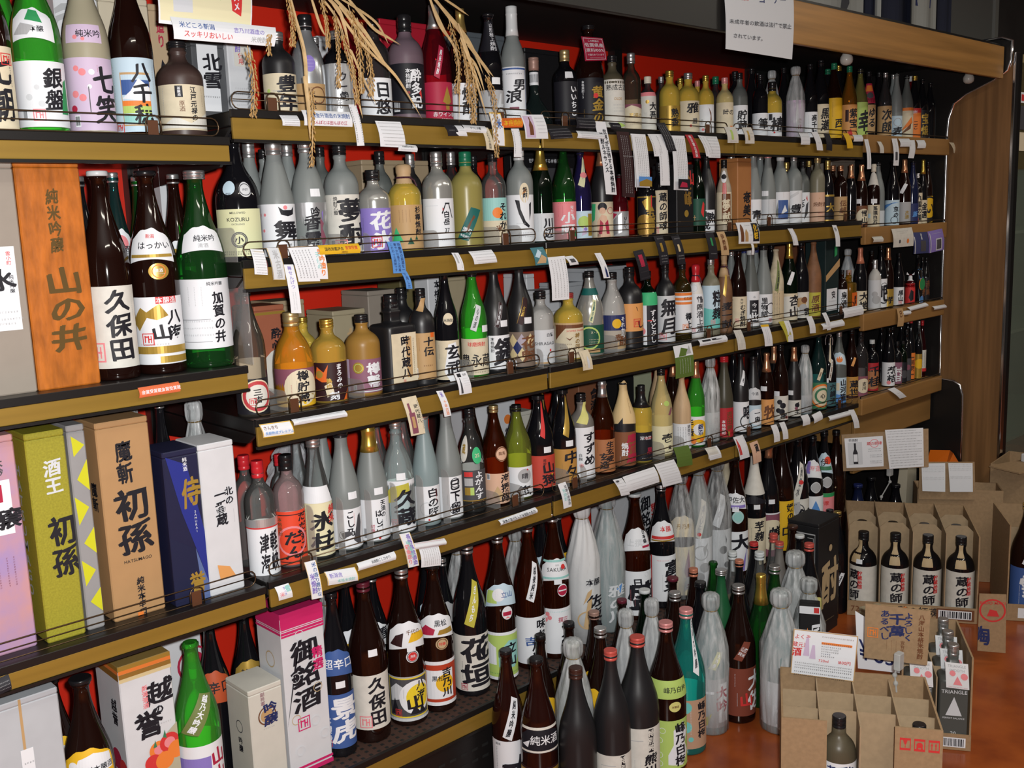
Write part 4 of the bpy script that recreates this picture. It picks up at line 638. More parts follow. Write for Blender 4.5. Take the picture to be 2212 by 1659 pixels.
(3.2907,.0639,1.652,.2696,.0289,'S','brn','Se.08','r.06,.56,1.35|y|T西,.5,.5,.25,k;C-.5,.9,.6,n;C-.1,.9,.5,n;B-.7,.05,.2,.2',-57,'brown bottle with green cap and large yellow label on the top shelf',None,'sake_bottle','bottles on the top shelf',1),
(3.389,.0591,1.652,.2662,.028,'S','amb','Se.08','r.06,.5,1.35|u|T紫宝,.5,.9,.3,k;R-.3,.5,.0,.85,k2;P-.3 .1 .2 .3 .4 .1,r',-62,'amber bottle with green cap and orange label on the top shelf',None,'sake_bottle','bottles on the top shelf',1),
(3.3514,.1223,1.652,.2616,.0275,'S','blk','Se.07','',-57,'black bottle with green top, eleventh of those behind the top row',None,'sake_bottle','bottles on the top shelf',1),
(3.428,.1231,1.652,.2801,.0294,'S','blk','Sg.07','',-57,'black bottle with gold top, twelfth of those behind the top row',None,'sake_bottle','bottles on the top shelf',1),
(3.4622,.0568,1.652,.2635,.0277,'S','olv','Sk.07','r.06,.55,1.35|f|T幸,.5,.8,.2,k,1.4',-62,'olive bottle with yellow green label on the top shelf',None,'sake_bottle','bottles on the top shelf',1),
(3.5198,.0544,1.672,.237,.0249,'S','blk','Sk.07','r.08,.5,1.35|t|Tゆる,.4,.9,.2,k/r.52,.82,.8,.1|z|R-.7,.6,.7,.9,o;D.1,.4,.15,h',-57,'black bottle with red card on its neck on the top tray',None,'sake_bottle','bottles on the wooden trays',2),
(3.6489,.0565,1.672,.2419,.0254,'S','smk','Ss.07','r.06,.5,1.35|t|T次郎,.3,.9,.1,k,1.3',-63,'smoky bottle with tan label of two bold characters on the top tray',None,'sake_bottle','bottles on the wooden trays',2),
(3.7194,.1175,1.672,.2562,.0269,'S','blk','Sk.07','',-60,'black bottle with black top, first of those behind the top tray row',None,'sake_bottle','bottles on the wooden trays',2),
(3.7778,.09,1.672,.2481,.0231,'S','frs','Ss.07','r.06,.5,1.35|q|C.3,.9,.3,s',-61,'frosted grey bottle with silver top, second plain one on the top tray',None,'sake_bottle','bottles on the wooden trays',2),
(3.7403,.0574,1.672,.2477,.023,'S','frs','Sk.05','r.04,.36,1.35|e|T麦,.3,.5,.1,k,1.4;O.3,.7,.2,s',-67,'frosted grey bottle with pale blue label on the top tray',None,'sake_bottle','bottles on the wooden trays',2),
(3.8179,.0549,1.672,.244,.0256,'S','fgr','Sk.06','r.04,.5,1.35|c|R-1,.9,1,1,o;P-.6 .2 .6 .7 .8 .5,o;P-.6 .1 .5 .3 .6 .5,n',-64,'greenish bottle with ear of corn label on the top tray',None,'sake_bottle','bottles on the wooden trays',2),
(3.8779,.0528,1.672,.245,.0257,'S','blk','Sg.07','r.03,.5,1.35|o|R-1,.85,1,1,r;H焼酎,0,.88,.1,W;T二こ,.2,.6,.3,k',-62,'black bottle with orange label and red band on the top tray',None,'sake_bottle','bottles on the wooden trays',2),
(3.9434,.0524,1.672,.2381,.025,'S','blk','Sk.06','r.03,.5,1.35|k|T宝焼,.4,.9,.1,d',-60,'black bottle with gold characters on black label on the top tray',None,'sake_bottle','bottles on the wooden trays',2),
(4.0065,.13,1.672,.2622,.0275,'S','rub','Sq.08','',-67,'dark red bottle with white pump top on the top tray',None,'sake_bottle','bottles on the wooden trays',2),
(4.0101,.0512,1.672,.2275,.0239,'S','blk','Sk.06','',-66,'plain black bottle last on the top tray',None,'sake_bottle','bottles on the wooden trays',2),
(.9988,.0815,1.368,.25,.0444,'J','blk','Sk.05','r.04,.41,1.2,-.1|f3|HMELLOWED,0,.92,.06,k;HKOZURU,0,.78,.11,k;HEXCELLENCE,0,.68,.045,h;O0,.35,.17,h;O0,.35,.14,h;T小,0,.43,.27,k,1.2;L-.6,.6,.1,h;L-.7,.7,.05,h/o.5,.62,.3,.35|q|O0,.5,.4,h;H1957,0,.5,.2,h/o.52,.63,.32,-.45|e|H1957,0,.08,.2,k',-26,'big black flagon with pale yellow oval crest label on the second shelf',None,'flagon','bottles on the second shelf',0),
(1.0825,.0738,1.368,.246,.0354,'T','frs','Ss.15','r.02,.45,1.35|W|P.0 .95 .2 .88 .6 .88 .75 .95 .7 .8 .4 .76 .1 .8,k;T舞,.35,.7,.3,k,1.6;R.62,.05,.67,.5,k;Tせんげつ,.45,.25,.02,k;D-.6,.8,.03,p;D.3,.93,.04,p;D-.7,.5,.03,p;L-.5,.2,.08,h',-28,'frosted bottle with white label of large brush strokes on the second shelf',None,'shochu_bottle','bottles on the second shelf',0),
(1.1584,.0747,1.368,.25,.0363,'Q','frs','Ss.14','r.02,.45,1.3|x|T吟,.2,.92,.72,k;T香露,.05,.78,.15,k,1.1;P.4 .7 .6 .6 .5 .5 .7 .3 .5 .1 .4 .3,m;P.5 .8 .6 .85 .55 .6,v;B.5,.03,.3,.15',-27,'frosted bottle with glossy silver label on the second shelf',(0.53, 0.35),'shochu_bottle','bottles on the second shelf',0),
(1.2419,.0739,1.368,.2325,.0372,'D','frs','Sk.09','r.02,.55,1.35|w|T夢酎,.5,.95,.1,k,1.5;T焼酎乙類,-.25,.97,.65,k;S-.1,.12,.11,p;C-.45,.95,.6,s;B-.55,.04,.2,.2',-37,'frosted bottle with cream label and red seal on the second shelf',None,'shochu_bottle','bottles on the second shelf',0),
(1.3236,.0722,1.368,.1812,.0372,'D','slv','Sk.13','r.0,.54,1.3|v|T花氷,.4,.95,.08,W,1.5;S.1,.25,.12,r;C-.5,.8,.4,h;B-.75,.05,.2,.3',-39,'silver clear bottle with lavender label on the second shelf',None,'shochu_bottle','bottles on the second shelf',0),
(1.4105,.0728,1.368,.1947,.0378,'D','gld','Kt.12','r.03,.53,1.35|t|P-.75 .15 -.5 .5 -.15 .15,g2;P.0 .1 .15 .27 .3 .1,G;P.35 .2 .42 .3 .5 .2,G;R-.52,.1,-.45,.15,n;T杉樽焼酎,.55,.97,.3,k;C.0,.9,.6,n;C-.15,.9,.6,n;C-.3,.9,.6,n;C.15,.9,.6,n',-35,'gold bottle with kraft paper cap and green tree label on the second shelf',None,'shochu_bottle','bottles on the second shelf',0),
(1.5062,.071,1.368,.2235,.036,'D','slv','Ss.15','r.02,.52,1.35|W|T白岳,.4,.75,.45,k;H37,.4,.35,.12,k;P.15 .7 .35 .9 .4 .9 .2 .68,k;P.5 .9 .55 .9 .75 .6 .7 .6,k;R.33,.88,.58,.91,k;P.2 .82 .25 .78 .2 .74,r;L.1,.7,.15,s;R-.65,.2,-.63,.85,q;R-.65,.85,.0,.86,q',-40,'pale clear bottle with white mountain outline label on the second shelf',None,'shochu_bottle','bottles on the second shelf',1),
(1.0636,.1403,1.368,.2444,.0269,'T','frs','Ss.15','',-30,'frosted grey bottle with silver top, first of those behind the second row',None,'shochu_bottle','bottles on the second shelf',1),
(1.1314,.2,1.368,.2312,.0277,'D','frs','Sk.09','',-33,'frosted grey bottle with black top, second of those behind the second row',None,'shochu_bottle','bottles on the second shelf',1),
(1.1549,.1421,1.368,.25,.0266,'T','frs','Ss.15','',-35,'frosted grey bottle with silver top, third of those behind the second row',None,'shochu_bottle','bottles on the second shelf',1),
(1.2406,.1477,1.368,.2344,.0269,'D','fgr','Sk.09','',-33,'dark frosted bottle with black top, fourth of those behind the second row',None,'shochu_bottle','bottles on the second shelf',1),
(1.398,.1445,1.368,.2282,.0274,'D','fgr','Sk.13','',-39,'dark frosted bottle with black top, fifth of those behind the second row',None,'shochu_bottle','bottles on the second shelf',1),
(1.4811,.1377,1.368,.2225,.0267,'D','smk','Ss.14','',-39,'smoky bottle with silver top, sixth of those behind the second row',None,'shochu_bottle','bottles on the second shelf',1),
(1.6151,.148,1.368,.231,.0265,'D','smk','Ss.14','',-37,'smoky bottle with silver top, seventh of those behind the second row',None,'shochu_bottle','bottles on the second shelf',1),
(1.5983,.0755,1.368,.2254,.0387,'D','olv2','Se.15','d.1,.42,.8,.15|G2|P-.3 .3 .0 .8 .5 .75 .2 .6 .3 .3 .1 .25,n;H織月,.5,.3,.17,W;H本格焼酎,.3,.12,.09,W',-42,'olive frosted bottle with dark teal leaf label on the second shelf',None,'shochu_bottle','bottles on the second shelf',1),
(1.6794,.0675,1.368,.2221,.0311,'D','clr2','Sk.09','r.03,.52,1.35|c|R-1,.5,1,1,a;D.25,.67,.12,o;Tそれから,.6,.9,.1,k;T米,.3,.4,.25,n',-46,'clear bottle with half aqua label and orange disc on the second shelf',None,'shochu_bottle','bottles on the second shelf',1),
(1.7696,.0686,1.368,.2436,.0336,'D','frs','Sq.15','r.02,.5,1.35|W|P-.25 .9 .0 .88 .05 .7 .3 .45 .55 .35 .5 .3 .2 .38 -.05 .6 -.15 .75,k;P.55 .8 .7 .85 .65 .6 .55 .45,k;L-.2,.3,.4,s;L-.1,.7,.28,s;L-.1,.7,.2,s;L-.1,.7,.12,s/o.42,.62,.38,.4|c|P-.5 .4 .0 .8 .4 .6 .1 .5,u;T焼酎,.1,.8,.25,k',-47,'frosted bottle with thick black stroke label and oval tag on the second shelf',None,'shochu_bottle','bottles on the second shelf',1),
(1.6688,.1263,1.368,.2205,.0253,'D','blk','Sk.1','',-42,'black bottle with black top, eighth of those behind the second row',None,'shochu_bottle','bottles on the second shelf',1),
(1.8418,.0655,1.368,.2493,.0305,'S','dgr','Fg.27','r.02,.3,1.35|q|T川辺,.4,.85,.1,k,1.2;C-.1,.9,.3,s;C-.3,.9,.3,s',-40,'dark green bottle with long gold foil neck on the second shelf',None,'sake_bottle','bottles on the second shelf',1),
(1.9287,.0673,1.368,.25,.0304,'S','grn2','Ss.07','r.02,.41,1.35|p|H・・・・・・・,0,.96,.05,z;T小町,.25,.75,.12,W,1.7;T咲かせて,.5,.9,.5,W;P.6 .1 .8 .3 .95 .2 .9 .05,g;C-.4,.9,.6,z;C-.1,.9,.6,z',-47,'green bottle with salmon pink label on the second shelf',None,'sake_bottle','bottles on the second shelf',1),
(1.9904,.0644,1.368,.2345,.0276,'S','cob','Sk.05','r.02,.33,1.35|e|D.2,.6,.22,f;R.5,.1,.9,.9,d;P.0 .1 .2 .5 .4 .2,l;D.3,.35,.06,v;O-.5,.3,.15,q;O-.6,.7,.15,q/d.62,.93,.4,.5|f3|C.0,.9,.2,v;D.2,.4,.1,p',-50,'cobalt blue bottle with pale blue label on the second shelf',None,'sake_bottle','bottles on the second shelf',1),
(2.0733,.0642,1.368,.25,.0292,'S','mat','Fc.22','r.02,.4,1.4|c|P-.9 .95 -.4 .95 -.5 .5 -.9 .4,g2;D.05,.85,.13,k;D.05,.75,.09,c2;P-.3 .0 -.3 .45 .0 .65 .3 .6 .5 .3 .6 .0,c2;P-.2 .1 -.1 .5 .1 .4 .0 .1,z;P.2 .4 .4 .5 .5 .1 .3 .1,z;O.6,.75,.1,z;T焼酎,-.2,.2,.02,k',-52,'black bottle with dancer figure on cream label on the second shelf',None,'sake_bottle','bottles on the second shelf',1),
(2.1394,.0591,1.368,.174,.0241,'S','rub','Sk.06','r.02,.42,1.35|s|P-1 0 -1 .5 .3 1 .9 1 .2 .2,x;P-1 .5 -.2 .9 -1 1,z;TUして,.5,.8,.3,k',-50,'small ruby bottle with silver triangle label on the second shelf',None,'sake_bottle','bottles on the second shelf',1),
(2.2597,.0623,1.368,.1908,.0265,'D','blk','Sk.1','r.02,.6,1.35|k|R-.95,.02,-.9,.98,d;R-.95,.95,.95,.98,d;R.9,.02,.95,.98,d;P-.4 .85 .3 1 .3 .8 .6 .6 -.1 .65,d;D-.2,.25,.28,d2;T五響音,.3,.65,.05,d,1.3;R.3,.7,.38,1,r',-48,'black bottle with gold framed black label on the second shelf',None,'shochu_bottle','bottles on the second shelf',1),
(2.3135,.0588,1.368,.2074,.0241,'D','blk','Sk.1','r.02,.62,1.35|c|T蔵の師魂,.4,.95,.1,k;S-.3,.1,.07,p;C-.1,.6,.2,s',-55,'black bottle with tall cream label of four characters on the second shelf',None,'shochu_bottle','bottles on the second shelf',1),
(2.4924,.0576,1.368,.2279,.0239,'S','dgr','Sk.06','r.1,.45,1.35|G|P.3 .5 .5 .9 .7 .8 .6 .3 .4 .4,r;R-.3,.2,-.25,.4,t;R-.4,.3,-.15,.33,t',-51,'dark green bottle with teal label and red mark on the second shelf',None,'sake_bottle','bottles on the second shelf',1),
(2.5465,.0624,1.368,.2298,.0274,'S','mat','Sk.05','r.01,.3,1.2,-.2|W|T熟成,.0,.95,.1,k,1.2;T熟,.6,.9,.4,k',-57,'tall matte black bottle with handwritten tag at its foot on the second shelf',None,'sake_bottle','bottles on the second shelf',1),
(2.631,.0585,1.368,.2191,.0235,'S','cer','Sk.12','r.1,.55,1.2|c|R-.2,.1,.8,.95,n;T夢,.3,.8,.4,c;T献,.3,.4,.1,c/o.68,.85,.6,.0|W|D0,.5,.2,k/r.4,.68,.25,.1|r|R-.4,0,-.1,1,W;R.3,0,.5,1,W',-58,'cream jug bottle with white rosette and red ribbon on the second shelf',None,'sake_bottle','bottles on the second shelf',1),
(2.7871,.0572,1.378,.2391,.0263,'T','frs','Ss.09','r.02,.36,1.35|W|R-.2,.0,-.18,1,h;T青,.4,.6,.25,k,1.4;C.0,.9,.4,s',-60,'frosted bottle with white label of one dark character on the second shelf third bay',None,'shochu_bottle','bottles on the second shelf',1),
(2.8742,.2,1.378,.24,.0273,'T','frs','Ss.1','',-56,'frosted grey bottle with silver top, first of those behind the second third bay row',None,'shochu_bottle','bottles on the second shelf',1),
(2.9573,.2,1.378,.24,.0272,'T','frs','Ss.1','',-56,'frosted grey bottle with silver top, third of those behind the second third bay row',None,'shochu_bottle','bottles on the second shelf',1),
(2.9302,.125,1.378,.24,.0265,'T','frs','Ss.1','',-53,'frosted grey bottle with silver top, second of those behind the second third bay row',None,'shochu_bottle','bottles on the second shelf',1),
(2.8686,.0559,1.378,.2377,.0261,'T','frs','Sp.09','r.02,.36,1.35|q|R.1,.0,.15,1,s;C.6,.9,.2,s',-59,'frosted bottle with pink cap and pale label on the second shelf third bay',(0.44, -0.3),'shochu_bottle','bottles on the second shelf',1),
(2.9472,.0588,1.378,.24,.0315,'Q','frs','Fq.13','r.02,.45,1.35|W|R-.1,.15,.7,.75,b;P.1 .3 .4 .6 .6 .4,W;C.3,1,.8,d',-61,'frosted bottle with white capsule and blue square label on the second shelf third bay',None,'shochu_bottle','bottles on the second shelf',1),
(3.0267,.0577,1.378,.233,.028,'D','frs','Ss.1','r.02,.48,1.35|W|T豊,.3,.6,.3,k,1.3;P-.5 .8 .5 1 .5 .9 -.5 .7,q',-61,'frosted bottle with white label and grey sash on the second shelf third bay',None,'shochu_bottle','bottles on the second shelf',1),
(3.0821,.12,1.378,.2103,.0252,'D','smk','Sd.15','',-61,'smoky bottle with gold top, fourth of those behind the second third bay row',None,'shochu_bottle','bottles on the second shelf',1),
(3.139,.09,1.378,.2133,.0234,'D','fgr','Sk.12','r.02,.5,1.35|W|P.2 .1 .4 .6 .7 .7 .6 .3,h;P.4 .8 .5 .9 .6 .7,r;Tしる,.0,.9,.5,k',-62,'dark frosted bottle with figure sketch label on the second shelf third bay',None,'shochu_bottle','bottles on the second shelf',1),
(3.2067,.1071,1.378,.2161,.0227,'S','smk','Sd.1','',-60,'smoky bottle with gold top, fifth of those behind the second third bay row',None,'sake_bottle','bottles on the second shelf',1),
(3.1815,.0599,1.378,.2335,.0256,'D','olv3','Sd2.12','r.02,.45,1.35|c2|H焼酎酒,.3,.6,.16,n;L.1,.6,.3,z;L.1,.6,.2,z;H・,.2,.8,.1,d',-57,'grey olive bottle with bronze cap and peach label on the second shelf third bay',None,'shochu_bottle','bottles on the second shelf',1),
(3.2414,.0548,1.378,.2143,.0225,'S','blk','Sd.15','r.02,.45,1.35|k|R-1,.93,1,1,d;R-1,.0,1,.07,d;T大,.4,.7,.35,d,1.2;R-.6,0,-.4,1,e',-60,'black bottle with gold bordered label and shine on the second shelf third bay',None,'sake_bottle','bottles on the second shelf',1),  # pale upright stripe in the label print is a painted highlight
(3.3331,.0561,1.378,.1976,.0237,'D','brn','Sc.1','r.03,.45,1.35|t|T伝統,.4,.85,.3,n,1.2',-64,'dark bottle with copper cap and tan label on the second shelf third bay',None,'shochu_bottle','bottles on the second shelf',1),
(3.3863,.116,1.378,.2018,.0242,'D','brn','Sc.1','',-64,'dark brown bottle with copper top, sixth of those behind the second third bay row',None,'shochu_bottle','bottles on the second shelf',2),
(3.4026,.0541,1.378,.2003,.021,'S','blk','Fc.24','',-62,'black bottle with copper foil and bare glass on the second shelf third bay',None,'sake_bottle','bottles on the second shelf',1),
(3.483,.0567,1.35,.2292,.0241,'S','brn','Fc.25','r.03,.36,1.35|n|D.3,.5,.35,c;T雪山,.4,.8,.15,k',-59,'brown bottle with copper foil and dark label on the second tray',(0.43, -0.4),'sake_bottle','bottles on the wooden trays',2),
(3.5741,.0561,1.35,.2324,.0244,'S','brn','Fw.12','r.02,.36,1.35|c|P-1 .0 -.6 .0 -.6 1 -1 1,b2;T蒸撰白石,.3,.95,.1,k;R-.6,.4,-.2,.6,e/a.68,.88,1.3,0|w|',-66,'brown bottle with cream paper collar and gold tie on the second tray',(0.42, 0.2),'sake_bottle','bottles on the wooden trays',2),
(3.6948,.1,1.35,.2446,.0257,'S','frs','Sk.06','r.02,.25,1.35|q|C.2,.8,.4,s',-58,'frosted grey bottle with short pale label on the second tray',None,'sake_bottle','bottles on the wooden trays',2),
(3.732,.0592,1.35,.2486,.0261,'S','blk','Sk.05','r.02,.4,1.35|e|P-1 .6 .2 .9 .8 .9 -1 .8,b2;T京の,.45,.75,.3,k;O.3,.2,.15,k',-67,'black bottle with sky blue and white label on the second tray',None,'sake_bottle','bottles on the wooden trays',2),
(3.8157,.0545,1.35,.2517,.0264,'S','brn','Fc.2','r.04,.36,1.35|s|T古酒,.4,.6,.2,d/d.5,.64,.6,.0|W|L-.4,.4,.5,h',-67,'dark bottle with copper gold foil and diamond tag on the second tray',None,'sake_bottle','bottles on the wooden trays',2),
(3.8842,.0533,1.35,.2467,.0237,'S','cob2','Sk.05','r.04,.34,1.35|B|T蒼,.4,.6,.3,b2',-64,'dark blue bottle with navy label on the second tray',None,'sake_bottle','bottles on the wooden trays',2),
(3.9291,.0535,1.35,.2007,.0181,'D','blk','Ss.09','r.02,.62,1.35|c|D-.3,.85,.1,r;T九里の里,.3,.95,.1,k;S-.2,.1,.08,r',-62,'black bottle with cream label and red sun on the second tray',None,'shochu_bottle','bottles on the wooden trays',2),
(4.0127,.0521,1.35,.2465,.0213,'S','brn','Sk.06','r.03,.45,1.35|y|D.2,.5,.5,k;D.3,.55,.38,y;Tい,.4,.8,.3,k,1.6',-66,'brown bottle with yellow and black label on the second tray',None,'sake_bottle','bottles on the wooden trays',2),
(3.9693,.0523,1.35,.2524,.019,'S','blk','Fg.22','r.02,.38,1.35|c|T金選,.3,.9,.2,k',-60,'black bottle with gold foil at end of its tray',None,'sake_bottle','bottles on the wooden trays',2),
(.9899,.0675,1.055,.2584,.0325,'S','smk2','Sk.06','r.02,.3,1.35|k|D.25,.5,.47,c;D.25,.5,.43,i2;D.25,.5,.33,w;T三吉,.25,.72,.3,k,1.3;S.0,.35,.1,r',-29,'clear smoky bottle with round crest on black label on the third shelf',None,'sake_bottle','bottles on the third shelf',0),
(1.098,.0795,1.055,.2007,.0419,'Q','amo','Sd2.15','r.02,.42,1.35|m|P-1 .0 1 .0 1 .3 -1 .3,d;P-1 0 1 0 1 .15 -1 .15,y;D.3,.5,.48,c;T樽貯蔵,.35,.95,.1,k,1.2;C.1,.7,.3,n;L-.5,.5,-.0,d;C-.1,.6,.1,z;R-.97,.05,-.95,.95,k2',-34,'glowing orange bottle with gold cap and cream disc label on the third shelf',None,'shochu_bottle','bottles on the third shelf',0),
(1.1728,.1577,1.055,.1792,.0299,'D','gld','Sg.07','',-32,'gold bottle behind the orange bottle on the third shelf',None,'shochu_bottle','bottles on the third shelf',1),
(1.1824,.0758,1.055,.1778,.0384,'D','gld2','Sg.1','r.02,.49,1.35|k2|P-.5 .9 -.2 .75 .0 .95 -.1 .6 .1 .5 -.3 .5 -.6 .6,o2;P-.2 .4 .1 .5 .2 .2 -.1 .1,c;D-.4,.7,.1,d;Tまろみの,.45,.97,.3,W;T刻,.2,.25,.02,W,1.2;T熟成,.0,.6,.3,d;P.6 .0 .9 .3 .8 .0,o2;B-.85,.3,.15,.6',-36,'gold bottle with dark maple leaf label on the third shelf',None,'shochu_bottle','bottles on the third shelf',0),
(1.276,.0801,1.055,.179,.0388,'D','ylf','Sk.1','r.04,.46,1.35|m2|D-.25,.75,.17,d;O-.25,.75,.13,f;T樽馨,.45,.9,.15,W,1.4;R-.95,.03,.95,.06,q;R-.95,.0,-.7,1,l;B-.5,.05,.15,.2',-34,'yellow brown frosted bottle with mauve label and gold medal on the third shelf',None,'shochu_bottle','bottles on the third shelf',0),
(1.3604,.0804,1.055,.2176,.0415,'K','mat','Sk.14','r.08,.6,.85|c|R.15,.1,.6,.92,t;T時代蔵八,.1,.95,.08,k,1.1;C.75,.9,.1,k;S-.1,.03,.03,r',0,'square matte black bottle with rough cream label on the third shelf',None,'square_bottle','bottles on the third shelf',0),
(1.4623,.1748,1.055,.2226,.0354,'D','mat','Sk.1','',-34,'matte black bottle with black top, first of those behind the third row',None,'shochu_bottle','bottles on the third shelf',1),
(1.4352,.0665,1.055,.2257,.0306,'D','mat','Sk.1','r.07,.55,1.2|t|T十伝,.4,.92,.5,k,1.2;R.55,.9,.85,1,o2;C-.4,.9,.5,n;C-.2,.9,.6,n;B-.6,.05,.25,.2;L.0,.6,.3,n/d.78,.96,.4,.4|t|',-38,'matte black bottle with tan paper label and neck strip on the third shelf',None,'shochu_bottle','bottles on the third shelf',1),
(1.5073,.0634,1.055,.2603,.0284,'S','blk','Pk.03','r.02,.38,1.35|c|P-.2 .2 .15 -.05 .8 .0 .9 .5 .6 .95 .1 .9,W;P.0 .3 .2 .1 .6 .1 .5 .3,q;T玄武,.45,.9,.1,k,1.2;C-.5,.9,.5,n/o.52,.63,.45,.25|c|H米焼酎,0,.4,.3,k',-43,'black bottle with white hexagon on cream label on the third shelf',None,'sake_bottle','bottles on the third shelf',1),
(1.597,.0677,1.055,.26,.0327,'S','grn','Sk.07','r.02,.36,1.35|c|H球磨焼酎,.1,.85,.13,r;H豊永蔵,.45,.4,.38,k;L-.3,.5,.08,k/d.45,.68,.5,.2|q|T心の酒,.0,.9,.1,h',-39,'bright green bottle with cream label and silver strip on the third shelf',(0.45, 0.9),'sake_bottle','bottles on the third shelf',1),
(1.6689,.0686,1.055,.2615,.0336,'S','mat','Sk.04','r.04,.36,1.0,.35|W|T鐔,.35,.95,.1,k,2.2;T本格焼酎,-.7,.95,.5,k;S.7,.1,.08,r/d.45,.68,.4,.25|k2|R-.9,.0,-.8,1,q;R.8,.0,.9,1,q;T純米焼酎,.0,.9,.1,q',-37,'matte black bottle with tall white calligraphy label on the third shelf',(0.47, 0.6),'sake_bottle','bottles on the third shelf',1),
(1.7579,.0709,1.055,.2606,.0349,'S','mat','Sk.04','r.02,.36,1.35|n2|P-.7 .75 -.45 .95 -.2 .75 -.45 .55,d3;P-.2 .75 .05 .95 .3 .75 .05 .55,l2;P-.7 .35 -.45 .55 -.2 .35 -.45 .15,d3;P-.2 .35 .05 .55 .3 .35 .05 .15,d3;P-.45 .55 -.2 .75 .05 .55 -.2 .35,B;P.3 .75 .55 .95 .8 .75 .55 .55,d3;T花魁,.5,.9,.1,n,1.3;B-.55,.03,.3,.15/d.45,.7,.5,.25|k2|T古酒,.1,.7,.3,d;R-.9,.0,-.8,1,d',-45,'matte black bottle with harlequin diamond label on the third shelf',(0.47, 0.6),'sake_bottle','bottles on the third shelf',1),
(1.83,.0696,1.055,.19,.0336,'D','clw','Sk.11','r.02,.48,1.35|q|H白鷺,.5,.85,.12,k;HSHIRASAGI,.2,.6,.13,h;R.45,.35,.55,.43,r;L.0,.6,.25,s;L-.5,.5,.12,s;R-.4,.0,.4,.05,t',-43,'clear bottle with pale grey label and thin letters on the third shelf',None,'shochu_bottle','bottles on the third shelf',1),
(1.9384,.0744,1.055,.177,.0394,'D','gld','Sz.08','r.03,.56,1.35|c|P-.9 1 1 1 1 .9 -.9 .9,t2;P-.8 .5 -.2 .85 .9 .85 .95 .95 -.8 .95,n;HJAPANESE TRADITION,.4,.78,.06,r;T神の河,.4,.72,.25,d2;P-.2 .6 .0 .55 .2 .62 .0 .5,n;L-.5,.1,.4,n;L-.5,.1,.3,n;L-.5,.6,.1,n',-43,'gold bottle with cream vintage style label on the third shelf',None,'shochu_bottle','bottles on the third shelf',1),
(2.0224,.0724,1.055,.2296,.0367,'S','slv','Sk.08','r.03,.37,1.35|G|P-.8 .95 -.4 .95 -.5 .7 -.8 .6,p;O-.1,.55,.4,f;HX・X,.2,.75,.1,c;L-.1,.5,.5,c;L-.1,.5,.42,c;L-.1,.5,.34,c;R-.3,.05,.5,.18,t/r.72,.8,3.1,0|G2|/d.42,.68,.35,.2|f3|T佐藤の麦,.0,.95,.05,G2',-45,'clear bottle with teal collar and dark green label on the third shelf',None,'sake_bottle','bottles on the third shelf',1),
(2.1152,.0717,1.055,.2206,.0361,'Q','clw','Sk.09','r.04,.47,1.35|t3|R-1,.55,1,1,B;D.2,.75,.14,y;Tそれから,.6,.95,.3,W;T麦,.25,.45,.25,n;T酎,.6,.4,.1,n',-46,'round clear bottle with navy and tan label on the third shelf',None,'shochu_bottle','bottles on the third shelf',1),
(2.1909,.0718,1.055,.2307,.0363,'D','mat','Sk.1','r.22,.56,1.35|u|P.3 .9 .4 .75 .45 .7 .38 .85,k;S.4,.3,.15,r;Tし,.6,.4,.1,k;L-.5,-.2,.1,n',-47,'matte black bottle with plain orange tan label on the third shelf',None,'shochu_bottle','bottles on the third shelf',1),
(2.2586,.0628,1.055,.2151,.0278,'D','dgr','Sk.08','r.02,.55,1.35|W|R-.1,.0,1,1,k;Tすんどぶし,.4,.9,.05,W;P-.9 .3 -.3 .6 -.3 .1,q;D-.5,.35,.1,p;R-.05,.6,.3,.63,r/r.55,.72,3.1,0|g2|',-49,'bottle with bright green band above black and white label on the third shelf',None,'shochu_bottle','bottles on the third shelf',1),
(2.3375,.0598,1.055,.2324,.0279,'D','mat','Sk.09','r.02,.6,1.35|q|T無月,.4,.95,.15,k,1.7;S-.2,.12,.08,p',-55,'matte black bottle with large two character grey label on the third shelf',None,'shochu_bottle','bottles on the third shelf',1),
(2.4189,.0603,1.055,.2313,.0278,'D','dol','Sk.09','r.1,.62,1.35|W|R-1,.92,1,.99,o;R-1,.8,1,.87,o;R-1,.7,1,.76,o;H紅乙女,.4,.85,.07,n;T樽上,.5,.5,.1,k;S.2,.15,.07,o',-50,'dark gold bottle with orange striped label on the third shelf',None,'shochu_bottle','bottles on the third shelf',1),
(2.4808,.0571,1.055,.2226,.0234,'S','wht','Kr.2','r.05,.6,1.4|W|T鶴庵酒上湯,.4,.95,.05,h;S-.2,.12,.05,p/o.62,.74,.6,-.3|W|O0,.5,.4,q',-54,'white bottle with red cloth top and round tag on the third shelf',None,'sake_bottle','bottles on the third shelf',1),
(2.5561,.0556,1.055,.2326,.0279,'D','olv3','Ss.07','r.1,.66,1.3|e|P-1 0 1 0 1 .4 -1 .5,a2;T粋,.6,.9,.5,k;T麹,.6,.5,.2,k;S.2,.15,.05,p',-57,'olive grey bottle with pale sky label on the third shelf',None,'shochu_bottle','bottles on the third shelf',1),
(2.6263,.0562,1.055,.2439,.0256,'S','tan','Kt.08','r.05,.42,1.3|none|T麦一献,.35,.95,.05,k,1.6/d.5,.85,.3,.3|d|',-58,'brown unglazed bottle with gold ribbon strip on the third shelf',None,'sake_bottle','bottles on the third shelf',1),
(2.7091,.0601,1.055,.2561,.0269,'S','brn','Sk.05','r.03,.42,1.35|c|Tむぎ焼酎,.4,.75,.05,k,1.1;T大分,.3,.95,.75,k;S-.1,.25,.06,p;H25,-.5,.9,.06,h',-56,'brown bottle with cream label and red stamp on the third shelf',None,'sake_bottle','bottles on the third shelf',1),
